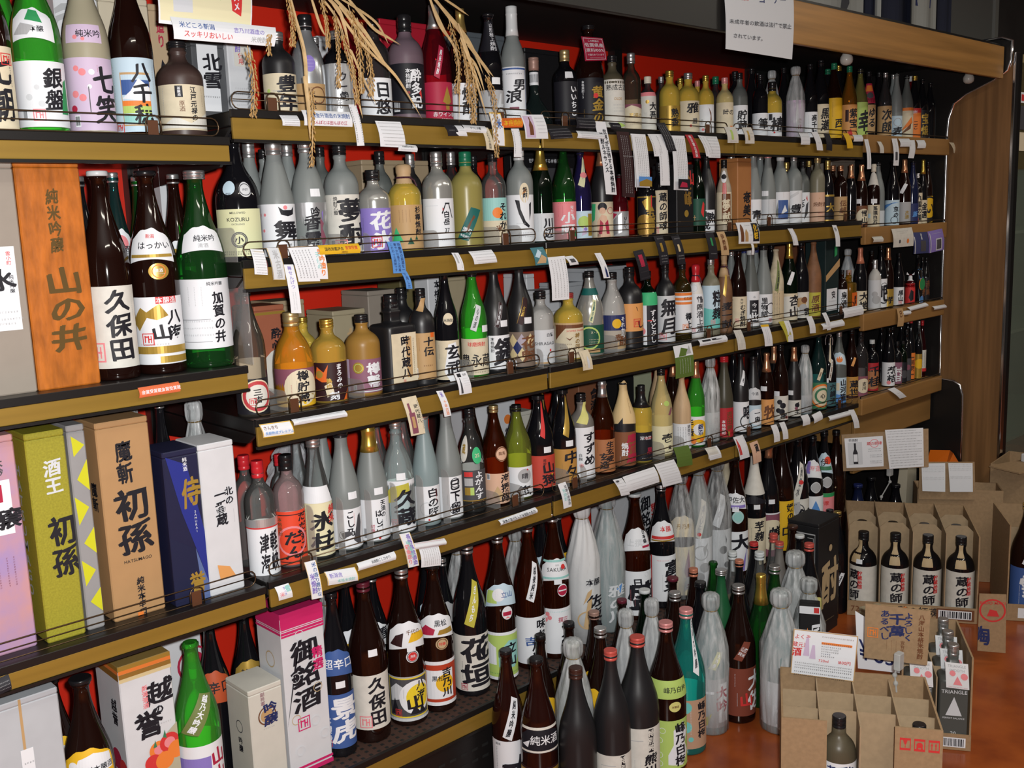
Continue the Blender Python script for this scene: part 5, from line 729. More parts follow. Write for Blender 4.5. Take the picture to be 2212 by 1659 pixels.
(2.7752,.0583,1.055,.253,.0278,'T','fgr','Sq.07','r.03,.47,1.35|W|R-.1,.12,.75,.75,k;T此,.3,.4,.15,W,1.4;H今,.3,.6,.15,W;HIMIN,.3,.45,.07,W;H心,.3,.85,.07,h',-54,'grey green bottle with black square on white label on the third shelf',None,'shochu_bottle','bottles on the third shelf',1),
(2.8478,.0572,1.055,.2621,.0288,'T','frs','Sk.06','r.04,.4,1.35|W|T里物語,.1,.9,.2,k;O.7,.5,.2,k;S.6,.1,.06,r',-57,'frosted bottle with white label and black ring on the third shelf',None,'shochu_bottle','bottles on the third shelf',1),
(2.7433,.1104,1.055,.2526,.0265,'S','frs','Ss.08','',-53,'frosted grey bottle with silver top, second of those behind the third row',None,'sake_bottle','bottles on the third shelf',1),
(2.8125,.1078,1.055,.259,.0272,'S','frs','Sb.08','',-53,'frosted grey bottle with blue top, third of those behind the third row',None,'sake_bottle','bottles on the third shelf',1),
(2.881,.1084,1.055,.2576,.027,'S','frs','Sb.08','',-51,'frosted grey bottle with blue top, fourth of those behind the third row',None,'sake_bottle','bottles on the third shelf',1),
(2.9865,.1162,1.055,.2608,.0274,'S','blk','Sk.06','',-58,'black bottle with black top, fifth of those behind the third row',None,'sake_bottle','bottles on the third shelf',1),
(2.9179,.0554,1.055,.2505,.0263,'S','cpa','N','r.05,.44,1.3|kra3|C-.1,.95,.1,h;C.1,.95,.1,h;C.3,.95,.1,h/d.45,.85,.4,.3|olv2|T古酒里,.2,.7,.1,k',-55,'bottle wrapped in cream paper with olive strip on the third shelf',None,'sake_bottle','bottles on the third shelf',1),
(3.006,.0586,1.055,.2638,.0277,'S','dgr','Fg.2','r.02,.36,1.35|c|D-.1,.5,.4,w;T杏山,.5,.95,.1,k,1.2/d.48,.64,.5,.2|W|L-.3,.3,.5,r',-56,'dark green bottle with gold foil and cream label on the third shelf',None,'sake_bottle','bottles on the third shelf',1),
(3.0802,.0589,1.055,.2606,.0274,'S','blk','Sk.05','r.02,.36,1.35|w|D.0,.6,.2,t;D.2,.4,.15,s;D.3,.7,.12,n;P-.2 .2 .1 .5 .3 .2,s;T我,.6,.4,.1,k',-56,'black bottle with cream floral engraving label on the third shelf',None,'sake_bottle','bottles on the third shelf',1),
(3.1557,.0563,1.055,.2641,.0277,'S','pap','N','r.02,.33,1.2|y3|T原酒,.35,.9,.2,n',-63,'bottle wrapped in brown crumpled paper with string on the third shelf',None,'sake_bottle','bottles on the third shelf',1),
(3.551,.1414,1.055,.2161,.0246,'S','blw','W.85','',-59,'bottle in pale blue wrap behind the amber bottle on the third shelf',None,'wrapped_bottle','bottles on the third shelf',2),
(3.3395,.0471,1.055,.1524,.0183,'D','brn','Sk.09','r.02,.55,1.35|W|T泉酒,.3,.9,.2,k',-59,'small brown bottle with narrow white label on the third shelf',None,'shochu_bottle','bottles on the third shelf',2),
(3.4075,.0587,1.055,.1481,.0237,'K','amb2','Sm.12','r.08,.45,.8|o2|T黒茶,.3,.8,.2,k',0,'square amber bottle with small orange label on the third shelf',None,'square_bottle','bottles on the third shelf',2),
(3.4936,.0602,1.04,.2391,.0252,'S','blk','Fc2.24','r.02,.34,1.35|c|T大地,.45,.95,.1,k,1.3',-57,'black bottle with pale copper foil and cream label on the third tray',None,'sake_bottle','bottles on the wooden trays',2),
(3.7125,.1277,1.04,.2193,.023,'S','brn','Sk.06','',-66,'dark brown bottle with black top, first of those behind the third tray row',None,'sake_bottle','bottles on the wooden trays',2),
(3.5943,.0533,1.04,.1908,.0229,'D','wht2','Ss.3','r.05,.6,1.35|q|D.2,.3,.15,s;D.0,.5,.1,s',-60,'white papered bottle with grey shoulders on the third tray',None,'shochu_bottle','bottles on the wooden trays',2),
(3.6484,.0572,1.04,.2416,.0239,'S','blk','Sk.06','r.02,.48,1.35|W|O.5,.4,.25,k;O.5,.75,.12,k;L-.6,.2,.03,k;T吧,.5,.85,.2,k,2.0',-66,'black bottle with white label and heavy ring stroke on the third tray',None,'sake_bottle','bottles on the wooden trays',2),
(3.6979,.0536,1.04,.2297,.0227,'S','brn','Fc.2','r.02,.32,1.35|d|T芋,.4,.6,.2,k',-64,'brown bottle with copper foil and ochre label on the third tray',None,'sake_bottle','bottles on the wooden trays',2),
(3.7906,.0552,1.04,.2053,.0216,'S','blk','Sk.06','r.02,.36,1.35|W|T黒山,.4,.85,.2,k;S.3,.15,.08,r',-67,'black bottle with plain white label on the third tray',None,'sake_bottle','bottles on the wooden trays',2),
(3.8878,.0536,1.04,.1185,.0186,'D','rub','Ns','r.02,.68,1.4|r|P-.2 .3 .1 .7 .5 .6 .5 .2 .1 .1,k/a.78,.95,1.5,0|W|',-62,'small red bottle tied with white ribbon on the third tray',None,'shochu_bottle','bottles on the wooden trays',2),
(3.9509,.0546,1.04,.191,.0172,'K','blk','Sk.07','r.0,.7,.95|e|R-1,.7,1,1,b2;D.0,.55,.18,o;D.4,.55,.18,g;T生,.3,.4,.2,k,1.3;D.2,.08,.12,b2',0,'square bottle with landscape on its bright label on the third tray',None,'square_bottle','bottles on the wooden trays',2),
(3.9852,.0509,1.04,.1788,.0141,'S','blk','Sk.06','r.03,.55,1.35|k|T赤霧,.4,.9,.2,n;R.1,.1,.3,.2,r',-65,'black bottle with dim red printing on the third tray',None,'sake_bottle','bottles on the wooden trays',2),
(4.0182,.0505,1.04,.1758,.0158,'S','blk','Sk.06','r.03,.55,1.35|k|T赤,.4,.9,.5,n;T島,.4,.5,.2,n',-62,'black bottle with dim brown printing at end of tray',None,'sake_bottle','bottles on the wooden trays',2),
(.9875,.0695,.718,.2394,.032,'D','clr2','Sr.15','r.0,.42,1.35|W|T軽峡,.5,.95,.05,k,.5;T津海,.0,.9,.05,k,.5;R-1,1.0,1,1.03,r;R-1,-.03,1,.0,r;R-1,1.03,1,1.2,x',-23,'clear bottle with red cap and four bold characters on the fourth shelf',None,'shochu_bottle','bottles on the fourth shelf',0),
(.9932,.1374,.718,.2397,.0285,'D','clr','Sr.13','',-30,'clear bottle with red top, first of those behind the fourth row',None,'shochu_bottle','bottles on the fourth shelf',1),
(1.1055,.19,.718,.2125,.0217,'D','clr','Sr.12','',-27,'clear bottle with red top, second of those behind the fourth row',None,'shochu_bottle','bottles on the fourth shelf',1),
(1.0559,.0711,.718,.2388,.0329,'D','pnk','Sk.14','r.02,.51,1.35|ro|Tだだすこ,.65,.97,.25,k;Tだん,.15,.65,.1,k,1.3;O.1,.45,.28,p;R-.95,.05,.95,.065,k;R-.95,.93,.95,.945,k;T本格焼酎,-.45,.9,.55,n',-33,'pink clear bottle with bright red label on the fourth shelf',None,'shochu_bottle','bottles on the fourth shelf',0),
(1.1252,.0711,.718,.2645,.0325,'T','clr2','Ss.08','r.02,.47,1.35|c3|T氷柱,.25,.85,.1,k,1.5;C-.65,.9,.3,h;T純米,.75,.95,.6,r;P-1 1 .9 1 .7 1.3 -1 1.3,W',-32,'clear cone shouldered bottle with cream label and white sash on the fourth shelf',None,'shochu_bottle','bottles on the fourth shelf',0),
(1.1271,.1456,.718,.2647,.0247,'T','clr2','Ss.08','',-31,'clear bottle with silver top, third of those behind the fourth row',None,'shochu_bottle','bottles on the fourth shelf',1),
(1.1926,.1431,.718,.2717,.0299,'T','frs','Sk.07','',-35,'frosted grey bottle with black top, fourth of those behind the fourth row',None,'shochu_bottle','bottles on the fourth shelf',1),
(1.1967,.0719,.718,.2707,.0353,'T','frs','Sk.07','r.02,.35,1.3|W|Tこし乃,.2,.97,.3,k;P.3 .2 .6 .8 .75 .85 .8 .6 .7 .3 .75 .05 .5 .1,h;P-.3 .4 .1 .45 .3 .35 .0 .3 -.2 .25,h;O-.2,.35,.1,h;B-.7,.02,.6,.15;C.38,.9,.5,r',-31,'frosted bottle with ink sketch of a figure on white label on the fourth shelf',(0.46, 0.5),'shochu_bottle','bottles on the fourth shelf',0),
(1.272,.0737,.718,.2707,.037,'T','frs','Fg.24','r.02,.37,1.3|W|T天須の,.45,.98,.55,k;Tはしご,.2,.75,.2,k;T初垂,-.1,.4,.2,z;B-.55,.03,.15,.3;D.2,.05,.03,r;R.35,.15,.37,.5,k;C.6,.8,.4,h',-30,'frosted bottle with gold foil neck and thin script label on the fourth shelf',(0.44, 0.35),'shochu_bottle','bottles on the fourth shelf',0),
(1.3501,.0764,.718,.2639,.0378,'Q','clt','Ss.07','r.02,.48,1.35|W|P-.9 .65 -.3 .9 .5 .95 .55 .7 .3 .75 -.2 .6 -.9 .55,y3;T久蔵,.35,.85,.1,k,1.4;C-.1,.7,.2,n;S-.25,.2,.06,p;L.0,.5,.05,h',-37,'pale teal clear bottle with yellow band behind two characters on the fourth shelf',(0.52, 0.2),'shochu_bottle','bottles on the fourth shelf',1),
(1.3454,.1475,.718,.265,.0275,'S','clr','Ss.07','',-35,'clear bottle with silver top, fifth of those behind the fourth row',None,'sake_bottle','bottles on the fourth shelf',1),
(1.4163,.138,.718,.2712,.0275,'S','clr','Ss.07','',-35,'clear bottle with silver top, sixth of those behind the fourth row',None,'sake_bottle','bottles on the fourth shelf',1),
(1.4269,.0713,.718,.2704,.0322,'T','frt','Ss.06','r.05,.36,1.3|W|T白の匠,.4,.95,.1,k,1.3;O.0,.35,.2,q;D.1,.03,.03,r;C.6,.9,.5,r',-38,'pale frosted bottle with white label of three characters on the fourth shelf',None,'shochu_bottle','bottles on the fourth shelf',1),
(1.4969,.0714,.718,.273,.0338,'T','frs','Ss.06','r.02,.39,1.2|W|T巳下留,.4,.95,.1,k,1.0;O.4,.85,.12,k;O.3,.2,.12,k;P.25 .7 .7 .75 .6 .7,k;C-.1,.6,.3,h;R-.7,.0,-.69,1,s',-39,'grey frosted bottle with scribble drawing on white label on the fourth shelf',None,'shochu_bottle','bottles on the fourth shelf',1),
(1.5701,.0689,.718,.2584,.0339,'Q','clk','Sk.08','r.12,.42,1.35|h|Tよがんす,.4,.97,.05,W,1.3;R-.4,.8,.05,.95,r;R-.4,.5,.05,.75,s;R-.4,.2,-.1,.45,d;R-.1,.2,.1,.45,f;R-1,.0,1,.03,d/o.48,.64,.4,.5|g2|H25,0,.5,.3,c/o.5,.75,.35,-.6|w|T蔵,.0,.7,.3,d',-41,'dark clear bottle with colour block label and two neck seals on the fourth shelf',None,'shochu_bottle','bottles on the fourth shelf',1),
(1.6345,.1327,.718,.2578,.0262,'S','brn','Sd2.06','',-44,'dark brown bottle with bronze top, seventh of those behind the fourth row',None,'sake_bottle','bottles on the fourth shelf',1),
(1.6519,.0701,.718,.253,.0336,'S','amr','Sd2.07','r.02,.33,1.35|c2|T海援隊,.5,.98,.05,k,1.2;B-.6,.8,.2,.2;P-.3 .3 .0 .6 .3 .3 .1 .1,t2;C-.55,.4,.1,h/o.45,.6,.5,.45|c2|H龍馬,0,.55,.25,n;O0,.5,.47,n',-37,'reddish brown bottle with oval collar and tan label on the fourth shelf',None,'sake_bottle','bottles on the fourth shelf',1),
(1.7317,.0712,.718,.2421,.0362,'S','olg','Sk.07','r.02,.35,1.35|W|D.35,.7,.24,s;T晴,.35,.8,.6,h,1.2;T俺,.3,.4,.02,k,1.6;D.5,.9,.03,r',-43,'olive green bottle with grey disc on white label on the fourth shelf',None,'sake_bottle','bottles on the fourth shelf',1),
(1.8147,.0743,.718,.254,.0393,'S','blk','Sk.04','r.05,.39,1.35|rd|T山猿,.45,.8,.05,k,1.6;T尾鈴,.2,.9,.7,k;D.6,.4,.03,y;C-.4,.6,.4,k/d.6,.95,.2,.4|r|',-42,'black bottle with brick red label and red neck strip on the fourth shelf',(0.45, 0.5),'sake_bottle','bottles on the fourth shelf',1),
(1.8834,.1342,.718,.262,.0275,'S','blk','Sk.04','d.6,.95,.3,.4|d|',-48,'black bottle with black top, eighth of those behind the fourth row',None,'sake_bottle','bottles on the fourth shelf',1),
(1.9487,.1353,.718,.2691,.0283,'S','blk','Sk.04','',-46,'black bottle with black top, ninth of those behind the fourth row',None,'sake_bottle','bottles on the fourth shelf',1),
(1.902,.0693,.718,.257,.0343,'S','blk','Sk.04','r.03,.39,1.35|u2|T中々,.5,.95,.15,k,1.9;C-.1,.6,.3,h;S.6,.05,.06,r;L-.4,.4,.06,h/d.55,.95,.3,.5|d|',-48,'black bottle with ochre label and gold neck strip on the fourth shelf',(0.45, 0.5),'sake_bottle','bottles on the fourth shelf',1),
(1.9739,.0695,.718,.2369,.0345,'D','gry','Sk.1','r.02,.62,1.35|W|Tすずめ,.5,.92,.25,k,1.9;T白麹,-.1,.5,.35,h;O-.05,.26,.04,r;D-.05,.26,.025,p;L-.3,.6,.1,s;R-1,.0,1,.03,s/d.68,.96,.4,.6|f4|',-47,'grey matte bottle with large white label and yellow seal strip on the fourth shelf',None,'shochu_bottle','bottles on the fourth shelf',1),
(2.06,.0685,.718,.2583,.0335,'S','amr','Fs.17','r.02,.38,1.35|br|T生玄麦,.5,.95,.3,k,1.3;T玄造,.1,.6,.1,k,1.2;C-.3,.9,.6,n',-51,'amber brown bottle with silver foil and orange brown label on the fourth shelf',None,'sake_bottle','bottles on the fourth shelf',1),
(2.1506,.0693,.718,.2474,.0343,'S','mat','N','r.02,.42,1.35|br2|T庫播磨,.6,.95,.1,z,1.4;T焼酎,.1,.7,.3,W;C-.2,.3,.1,W/a.52,1.0,2.6,0|c5|C.3,.6,.2,n;P.0 .15 -.3 -.15 .0 -.15,k',-53,'black bottle with wood paper hood and brown tassel on the fourth shelf',None,'sake_bottle','bottles on the fourth shelf',1),
(2.2264,.0656,.718,.2236,.0306,'D','gld','Fk.28','r.02,.4,1.35|k|H深地蔵,.3,.8,.14,W;H黒,.6,.35,.25,z;L.0,.7,.1,W;HKURO,.5,.8,.1,r',-51,'gold bottle with long black foil and black label on the fourth shelf',None,'shochu_bottle','bottles on the fourth shelf',1),
(2.3213,.0671,.718,.2612,.0321,'S','pal','Sk.08','r.03,.35,1.35|c3|T壱,.4,.75,.4,k,1.3;C.5,.9,.7,n;T蔵,.55,.3,.15,k;L-.2,.3,.1,h/o.58,.64,.3,.5|f|/d.48,.56,.3,.9|m|',-49,'pale gold bottle with dark cap and yellow seal on the fourth shelf',None,'sake_bottle','bottles on the fourth shelf',1),
(2.3854,.1316,.718,.2711,.0272,'S','woo','N','',-48,'wood veneer wrapped bottle in second row on the fourth shelf',None,'sake_bottle','bottles on the fourth shelf',1),
(2.44,.1153,.718,.2712,.0264,'S','brn','Fc.2','',-52,'dark brown bottle with copper top, tenth of those behind the fourth row',None,'sake_bottle','bottles on the fourth shelf',1),
(2.4148,.0634,.718,.2297,.0276,'S','woo','N','r.02,.36,1.35|W|T酒造り,.6,.95,.5,k;C-.3,.9,.1,h;C-.1,.9,.1,h;C.1,.9,.1,h;C.3,.9,.1,h',-53,'bottle in wood veneer with white text label on the fourth shelf',None,'sake_bottle','bottles on the fourth shelf',1),
(2.4801,.0592,.718,.265,.0278,'S','grn','Fc.2','r.02,.36,1.35|W|D.2,.5,.4,y;D.25,.55,.2,W;T銀滴,.4,.75,.35,B;D-.2,.15,.1,o;D.5,.2,.08,o;T手造,-.5,.9,.3,k',-54,'green bottle with copper foil and yellow flower label on the fourth shelf',None,'sake_bottle','bottles on the fourth shelf',1),
(2.5561,.0596,.718,.2645,.0282,'S','fgr','W.8','r.02,.36,1.35|q|T京,.4,.85,.6,s;Tス,.4,.5,.1,s,1.5',-51,'bottle in grey plastic wrap tied with bronze wire on the fourth shelf',None,'wrapped_bottle','bottles on the fourth shelf',1),
(2.6262,.0572,.718,.2615,.0288,'T','olk2','Sr.07','r.02,.38,1.35|rd2|T吉田屋,.5,.9,.2,n;T本格焼酎,.0,.6,.1,W;R.3,.05,.5,.2,d',-58,'dark olive bottle with red cap and red label on the fourth shelf',None,'shochu_bottle','bottles on the fourth shelf',1),
(2.7225,.0601,.718,.258,.0259,'S','mat','Sk.04','r.02,.4,1.35|W|O.6,.35,.25,k;O.6,.6,.12,k;T吧,.6,.9,.4,k;C.1,.8,.6,p/d.62,.8,.4,.4|W|T吧,.2,.5,.2,k',-53,'matte black bottle with diagonal white neck tag on the fourth shelf',None,'sake_bottle','bottles on the fourth shelf',1),
(2.7918,.0588,.718,.2415,.0266,'T','mat','Sk.06','r.02,.34,1.35|e|D.4,.5,.35,W;T一麻,.45,.8,.25,k;S-.4,.1,.07,r/a.42,.58,1.0,.2|q|H今酒,.1,.5,.3,h',-60,'matte black bottle with round white patch on blue label on the fourth shelf',None,'shochu_bottle','bottles on the fourth shelf',1),
(2.8686,.0577,.718,.2432,.0255,'S','brn','Fc.26','r.02,.37,1.35|u|T牧,.5,.8,.2,n,1.6',-60,'brown bottle with long copper foil and orange label on the fourth shelf',(0.52, -0.3),'sake_bottle','bottles on the fourth shelf',1),
(2.9569,.0603,.718,.2614,.0274,'S','brn','Sk.08','r.02,.34,1.35|w|D.0,.75,.1,k;D.3,.6,.12,k;D-.1,.4,.1,k;D.2,.35,.12,k;T黒,.4,.3,.05,k,1.3;S.7,.1,.06,r',-61,'dark brown bottle with cream label of black pigs on the fourth shelf',(0.37, -0.4),'sake_bottle','bottles on the fourth shelf',1),
(3.0075,.1173,.718,.2475,.026,'S','blk','Fc.24','',-55,'black bottle with copper top, thirteenth of those behind the fourth row',None,'sake_bottle','bottles on the fourth shelf',1),
(2.9114,.1197,.718,.2671,.028,'S','blk','Sk.05','',-57,'black bottle with black top, twelfth of those behind the fourth row',None,'sake_bottle','bottles on the fourth shelf',1),
(2.7567,.1121,.718,.2634,.0267,'S','blk','Sr.05','',-53,'black bottle with red top, eleventh of those behind the fourth row',None,'sake_bottle','bottles on the fourth shelf',1),
(3.041,.0591,.718,.2431,.0255,'S','mat','Fc.2','r.02,.25,1.35|w|T王,.4,.4,.1,k,1.6;D.4,.7,.15,k;D.3,.5,.1,m;P.2 .8 .6 .9 .5 .7,k',-62,'matte black bottle with copper foil and short white label on the fourth shelf',(0.36, -0.4),'sake_bottle','bottles on the fourth shelf',1),
(3.1146,.0604,.718,.2401,.0256,'S','frt','W.8','r.02,.28,1.35|q|T京,.4,.7,.2,s',-56,'bottle in pale blue plastic wrap on the fourth shelf',None,'wrapped_bottle','bottles on the fourth shelf',1),
(3.2027,.0592,.718,.2803,.0294,'S','tea','Ss.06','r.02,.36,1.35|g3|D.35,.5,.45,o;D.35,.5,.38,c;D.4,.5,.3,g3;D.4,.5,.22,c;T心,.4,.6,.4,k/d.4,.55,.4,.2|c|T酒,.0,.7,.3,n',-57,'teal bottle with green and orange ring label on the fourth shelf',None,'sake_bottle','bottles on the fourth shelf',1),
(3.2711,.0572,.718,.2617,.0275,'S','blk','Nw','r.02,.35,1.35|t4|T六調子,.5,.95,.1,k/d.4,.68,.35,.4|w|T古酒長,.1,.95,.1,n/d.65,1.0,.15,.4|c|',-64,'black swing top bottle with teal label on the fourth shelf',(0.38, -0.3),'sake_bottle','bottles on the fourth shelf',1),
(3.3488,.0606,.718,.2652,.0278,'S','fgr','Ss.07','r.02,.37,1.35|e|P-1 .0 1 .0 .6 .3 -1 .4,b2;T山河猫,.5,.95,.1,k;R-.3,.5,.1,.8,c/a.56,.72,1.1,.0|e|D.1,.4,.25,o;P-.6 .5 .5 .8 .5 .5,W',-61,'grey bottle with pale blue scenic label and collar on the fourth shelf',None,'sake_bottle','bottles on the fourth shelf',2),
(3.4382,.0586,.718,.263,.0256,'S','brn','Sk.06','r.02,.34,1.35|u2|T蔵世,.45,.85,.15,k,1.3;R-1,0,1,.15,k2/d.5,.62,.4,.4|u|',-65,'brown bottle with amber glowing label on the fourth shelf',None,'sake_bottle','bottles on the fourth shelf',2),
(3.4948,.0525,.718,.2485,.0277,'D','smk','Sk.07','r.02,.34,1.35|m|D.3,.55,.35,c;T吉川,.35,.75,.35,k',-57,'smoky bottle with cream oval on mauve label on the fourth shelf',None,'shochu_bottle','bottles on the fourth shelf',2),
(3.598,.0603,.728,.1986,.0253,'D','blk','Sq.08','r.02,.56,1.35|rd2|D.2,.4,.35,br;T千桂,.4,.9,.15,k,1.5',-63,'black bottle with white cap and large red label on the fourth tray',None,'shochu_bottle','bottles on the wooden trays',2),
(3.8065,.1279,.728,.2226,.0234,'S','blk','Sk.05','',-66,'black bottle with black top, first of those behind the fourth tray row',None,'sake_bottle','bottles on the wooden trays',2),
(3.7277,.0565,.728,.2317,.0243,'S','blk','Sk.05','r.02,.42,1.35|W|T薪桔,.5,.85,.15,k,1.3;C.1,.9,.3,s;D.1,.15,.08,p',-67,'black bottle with white label of large characters on the fourth tray',None,'sake_bottle','bottles on the wooden trays',2),
(3.7926,.055,.728,.1711,.0205,'D','blk','Sk.07','r.02,.52,1.35|m2|T村,.3,.8,.4,W,1.4;T甘,.3,.45,.1,W,1.4',-67,'black bottle with plum label and white characters on the fourth tray',None,'shochu_bottle','bottles on the wooden trays',2),
(3.8888,.1222,.728,.2147,.0225,'S','blk','Sk.05','',-61,'black bottle with black top, second of those behind the fourth tray row',None,'sake_bottle','bottles on the wooden trays',2),
(3.8369,.0526,.728,.1676,.0178,'D','dgr','Sk.07','r.02,.5,1.35|k|D.3,.4,.2,h',-61,'dark green bottle with almost black label on the fourth tray',None,'shochu_bottle','bottles on the wooden trays',2),
(3.8777,.0577,.728,.21,.0202,'D','blk','Sk.06','r.02,.45,1.35|h|D.3,.6,.12,m',-62,'wide black bottle with charcoal label on the fourth tray',None,'shochu_bottle','bottles on the wooden trays',2),
(3.9192,.0599,.728,.2476,.0182,'S','blk','Sr.07','r.02,.45,1.35|o|R.1,.15,.7,.85,n;R.15,.2,.65,.8,o;T黒霧,.4,.75,.3,n',-65,'black bottle with red cap and orange label on the fourth tray',None,'sake_bottle','bottles on the wooden trays',2),
(3.9812,.0558,.728,.2331,.0158,'S','fgr','Ss.07','r.02,.33,1.35|w|T芋,.4,.5,.1,k',-65,'dark frosted bottle with silver cap and low white label on the fourth tray',None,'sake_bottle','bottles on the wooden trays',2),
(4.017,.0581,.728,.2324,.017,'S','rub2','Sr.09','r.1,.48,1.35|w|C.1,.9,.2,h;C.4,.9,.2,h;R-1,-.0,1,.15,r',-61,'dark red bottle with red cap and cream label on the fourth tray',None,'sake_bottle','bottles on the wooden trays',2),
(4.0128,.1173,.728,.2332,.0212,'S','blk','Ss.07','',-65,'black bottle with silver top, fourth of those behind the fourth tray row',None,'sake_bottle','bottles on the wooden trays',2),
(3.9506,.0419,.728,.2078,.0148,'D','blk','Sk.07','r.02,.5,1.35|d|D.3,.6,.2,y',-65,'black bottle with ochre label at far end of its tray',None,'shochu_bottle','bottles on the wooden trays',2),
(3.9676,.1233,.728,.2337,.0213,'S','blk','Ss.06','',-59,'black bottle with silver top, third of those behind the fourth tray row',None,'sake_bottle','bottles on the wooden trays',2),
(1.1466,.0749,.2417,.381,.036,'S','blk','Pk.05','r.06,.4,1.4|b|T景虎,.35,.95,.1,W,1.5;T本醸造,-.55,.6,.1,W;S-.5,.1,.06,r/a.52,.67,1.2,.1|b|H超辛口,.15,.45,.42,W',-35,'black bottle with navy label and navy collar on the bottom shelf',(0.46, 0.25),'sake_bottle','bottles on the bottom shelf',0),
(1.2372,.0816,.2417,.3796,.0445,'S','brn','Sb2.06','r.09,.44,1.4|w|T久保田,.3,.97,.06,k,1.1;S-.2,.15,.11,p',-34,'dark brown bottle with burgundy cap and rough white label on the bottom shelf',(0.58, 0.3),'sake_bottle','bottles on the bottom shelf',1),
(1.3473,.0817,.2417,.3811,.0453,'S','brn','Ss.06','r.05,.33,1.35|s|R-.93,.03,.93,.97,y4;R-.88,.06,.88,.94,h;P-.8 .7 -.5 .85 -.2 .75 -.2 .5 -.8 .4,q;P-.8 .1 -.6 .5 -.4 .1,k;D.3,.5,.4,W;D.4,.5,.3,y4;T八海,.5,.9,.4,k;T山,.25,.55,.2,k,1.4;P.0 .1 .2 .3 .4 .15 .5 .3 .7 .1,k;S-.45,.15,.08,r;R-1,-.05,1,.01,q/a.52,.68,1.15,.1|W|P-.9 .15 -.3 .05 -.2 .6 -.6 .5,k2;P.0 .2 1 .25 .9 .55 .2 .55,y;H千代の,.3,.6,.2,n/o.42,.5,.35,.3|W|O0,.5,.45,h;D0,.5,.36,r;L-.5,.5,.4,W;H清酒,0,.55,.2,W',-33,'dark brown bottle with yellow sun label and red round seal on the bottom shelf',(0.515, 0.25),'sake_bottle','bottles on the bottom shelf',1),
(1.4391,.0793,.2417,.3686,.043,'S','brn','Pk.02','r.05,.36,1.35|rd3|R-1,.92,1,1.0,W;R-1,0,1,.08,W;R-.5,.15,.7,.8,W;D.3,.5,.2,y;T吉乃川,.4,.85,.2,k,1.1;H黒松,.0,.62,.13,k;R-.8,.75,-.5,.95,k;O-.65,.85,.06,W;P-.9 .1 -.6 .6 -.5 .1,k2/a.53,.68,1.2,.1|W|P-.95 .1 -.2 .1 -.1 .35 -.6 .55 -.9 .3,z;H黒松,.2,.6,.3,k;P-.0 .1 .9 .1 .8 .35 .1 .3,d/o.44,.52,.38,.35|c4|H特醸,0,.5,.3,r;O0,.5,.45,n',-38,'dark brown bottle with red bordered white label and brown seal on the bottom shelf',None,'sake_bottle','bottles on the bottom shelf',1),
(1.5514,.0792,.2417,.39,.0442,'S','blk','Ss.06','r.04,.42,1.4|w|T花垣,.25,.98,.05,k,1.7;D.4,.85,.03,k;P.35 .7 .7 .85 .6 .5,k;C-.4,.55,.2,h;S-.35,.08,.06,z/d.5,.78,.55,.3|y3|Tぎんもち,.0,.9,.1,W',-40,'black bottle with ink brush label and chartreuse strip on the bottom shelf',None,'sake_bottle','bottles on the bottom shelf',1),
(1.6525,.0765,.2417,.3928,.0415,'S','brn','Ss.06','r.04,.34,1.35|f|P-1 .9 -.3 .7 -.3 .3 -1 .3,W;P-.2 .25 .6 .2 .9 .4 .9 .8 .3 .85 -.2 .6,a;T立山,.4,.8,.25,k,1.3;R-1,-.05,1,.02,W;R-1,.98,1,1.05,W;L-.9,.8,.1,g/a.54,.68,1.2,.1|e|P-.95 .1 -.3 .1 -.3 .7 -.9 .7,f;D-.2,.5,.3,W;H立山,.3,.5,.3,b/o.44,.53,.36,.4|W|R-.8,.3,.8,.6,z;P-.5 .1 .0 .25 .5 .1,p',-38,'brown bottle with green and blue mountain label on the bottom shelf',None,'sake_bottle','bottles on the bottom shelf',1),
(1.7603,.0769,.2417,.3958,.0419,'S','amr2','Ss.06','r.04,.37,1.4|W|T味れい,.55,.95,.3,k,1.2;T吉,.0,.6,.4,b,1.3;T乃川,.3,.5,.05,k,1.1/d.5,.75,.5,.35|W|T越後純米,.0,.9,.05,k',-44,'brown bottle with white label and white diagonal strip on the bottom shelf',None,'sake_bottle','bottles on the bottom shelf',1),
(1.8511,.0723,.2417,.403,.0423,'S','amr2','Ss.06','r.04,.36,1.4|W|D-.6,.85,.05,p;D-.5,.75,.05,p;D-.65,.65,.05,p;D-.4,.88,.05,p;D-.3,.8,.05,p;D-.7,.5,.04,p;D-.6,.4,.04,p;H撰正,.35,.75,.12,z;T正宗,.6,.65,.05,k,1.2;L-.5,.8,.93,a/a.56,.7,1.15,.1|W|H桜桜,.1,.7,.1,s;HSAKURA,.1,.5,.25,h;D.5,.6,.12,r;R-.95,.05,.95,.15,a;R-.95,.85,.95,.95,a/o.44,.53,.36,.5|W|D0,.5,.4,z;R-.8,.45,.8,.55,W',-42,'brown bottle with pink blossom label and pale collar on the bottom shelf',(0.55, 0.2),'sake_bottle','bottles on the bottom shelf',1),
(1.9761,.08,.2417,.4027,.045,'S','tis','W1','r.05,.5,1.3|none|H本醸,.4,.9,.12,k;T佐夜鶴,.5,.7,.05,k,1.4;P-.1 .2 .1 .6 .3 .65 .2 .4 .4 .3 .3 .1,t2;O.1,.3,.15,t2;P-.1 .55 .1 .75 .3 .8 .25 .7,t2',-42,'bottle wrapped in white paper with black characters on the bottom shelf',None,'wrapped_bottle','bottles on the bottom shelf',1),
(2.0835,.0812,.2417,.4056,.0462,'S','frt','W.5','r.05,.4,1.3|none|T雅の川,.35,.9,.1,q,1.4;P.3 .8 .6 .9 .5 .7,b2;C.0,.9,.3,q',-45,'pale teal frosted bottle in knotted clear wrap on the bottom shelf',None,'wrapped_bottle','bottles on the bottom shelf',1),
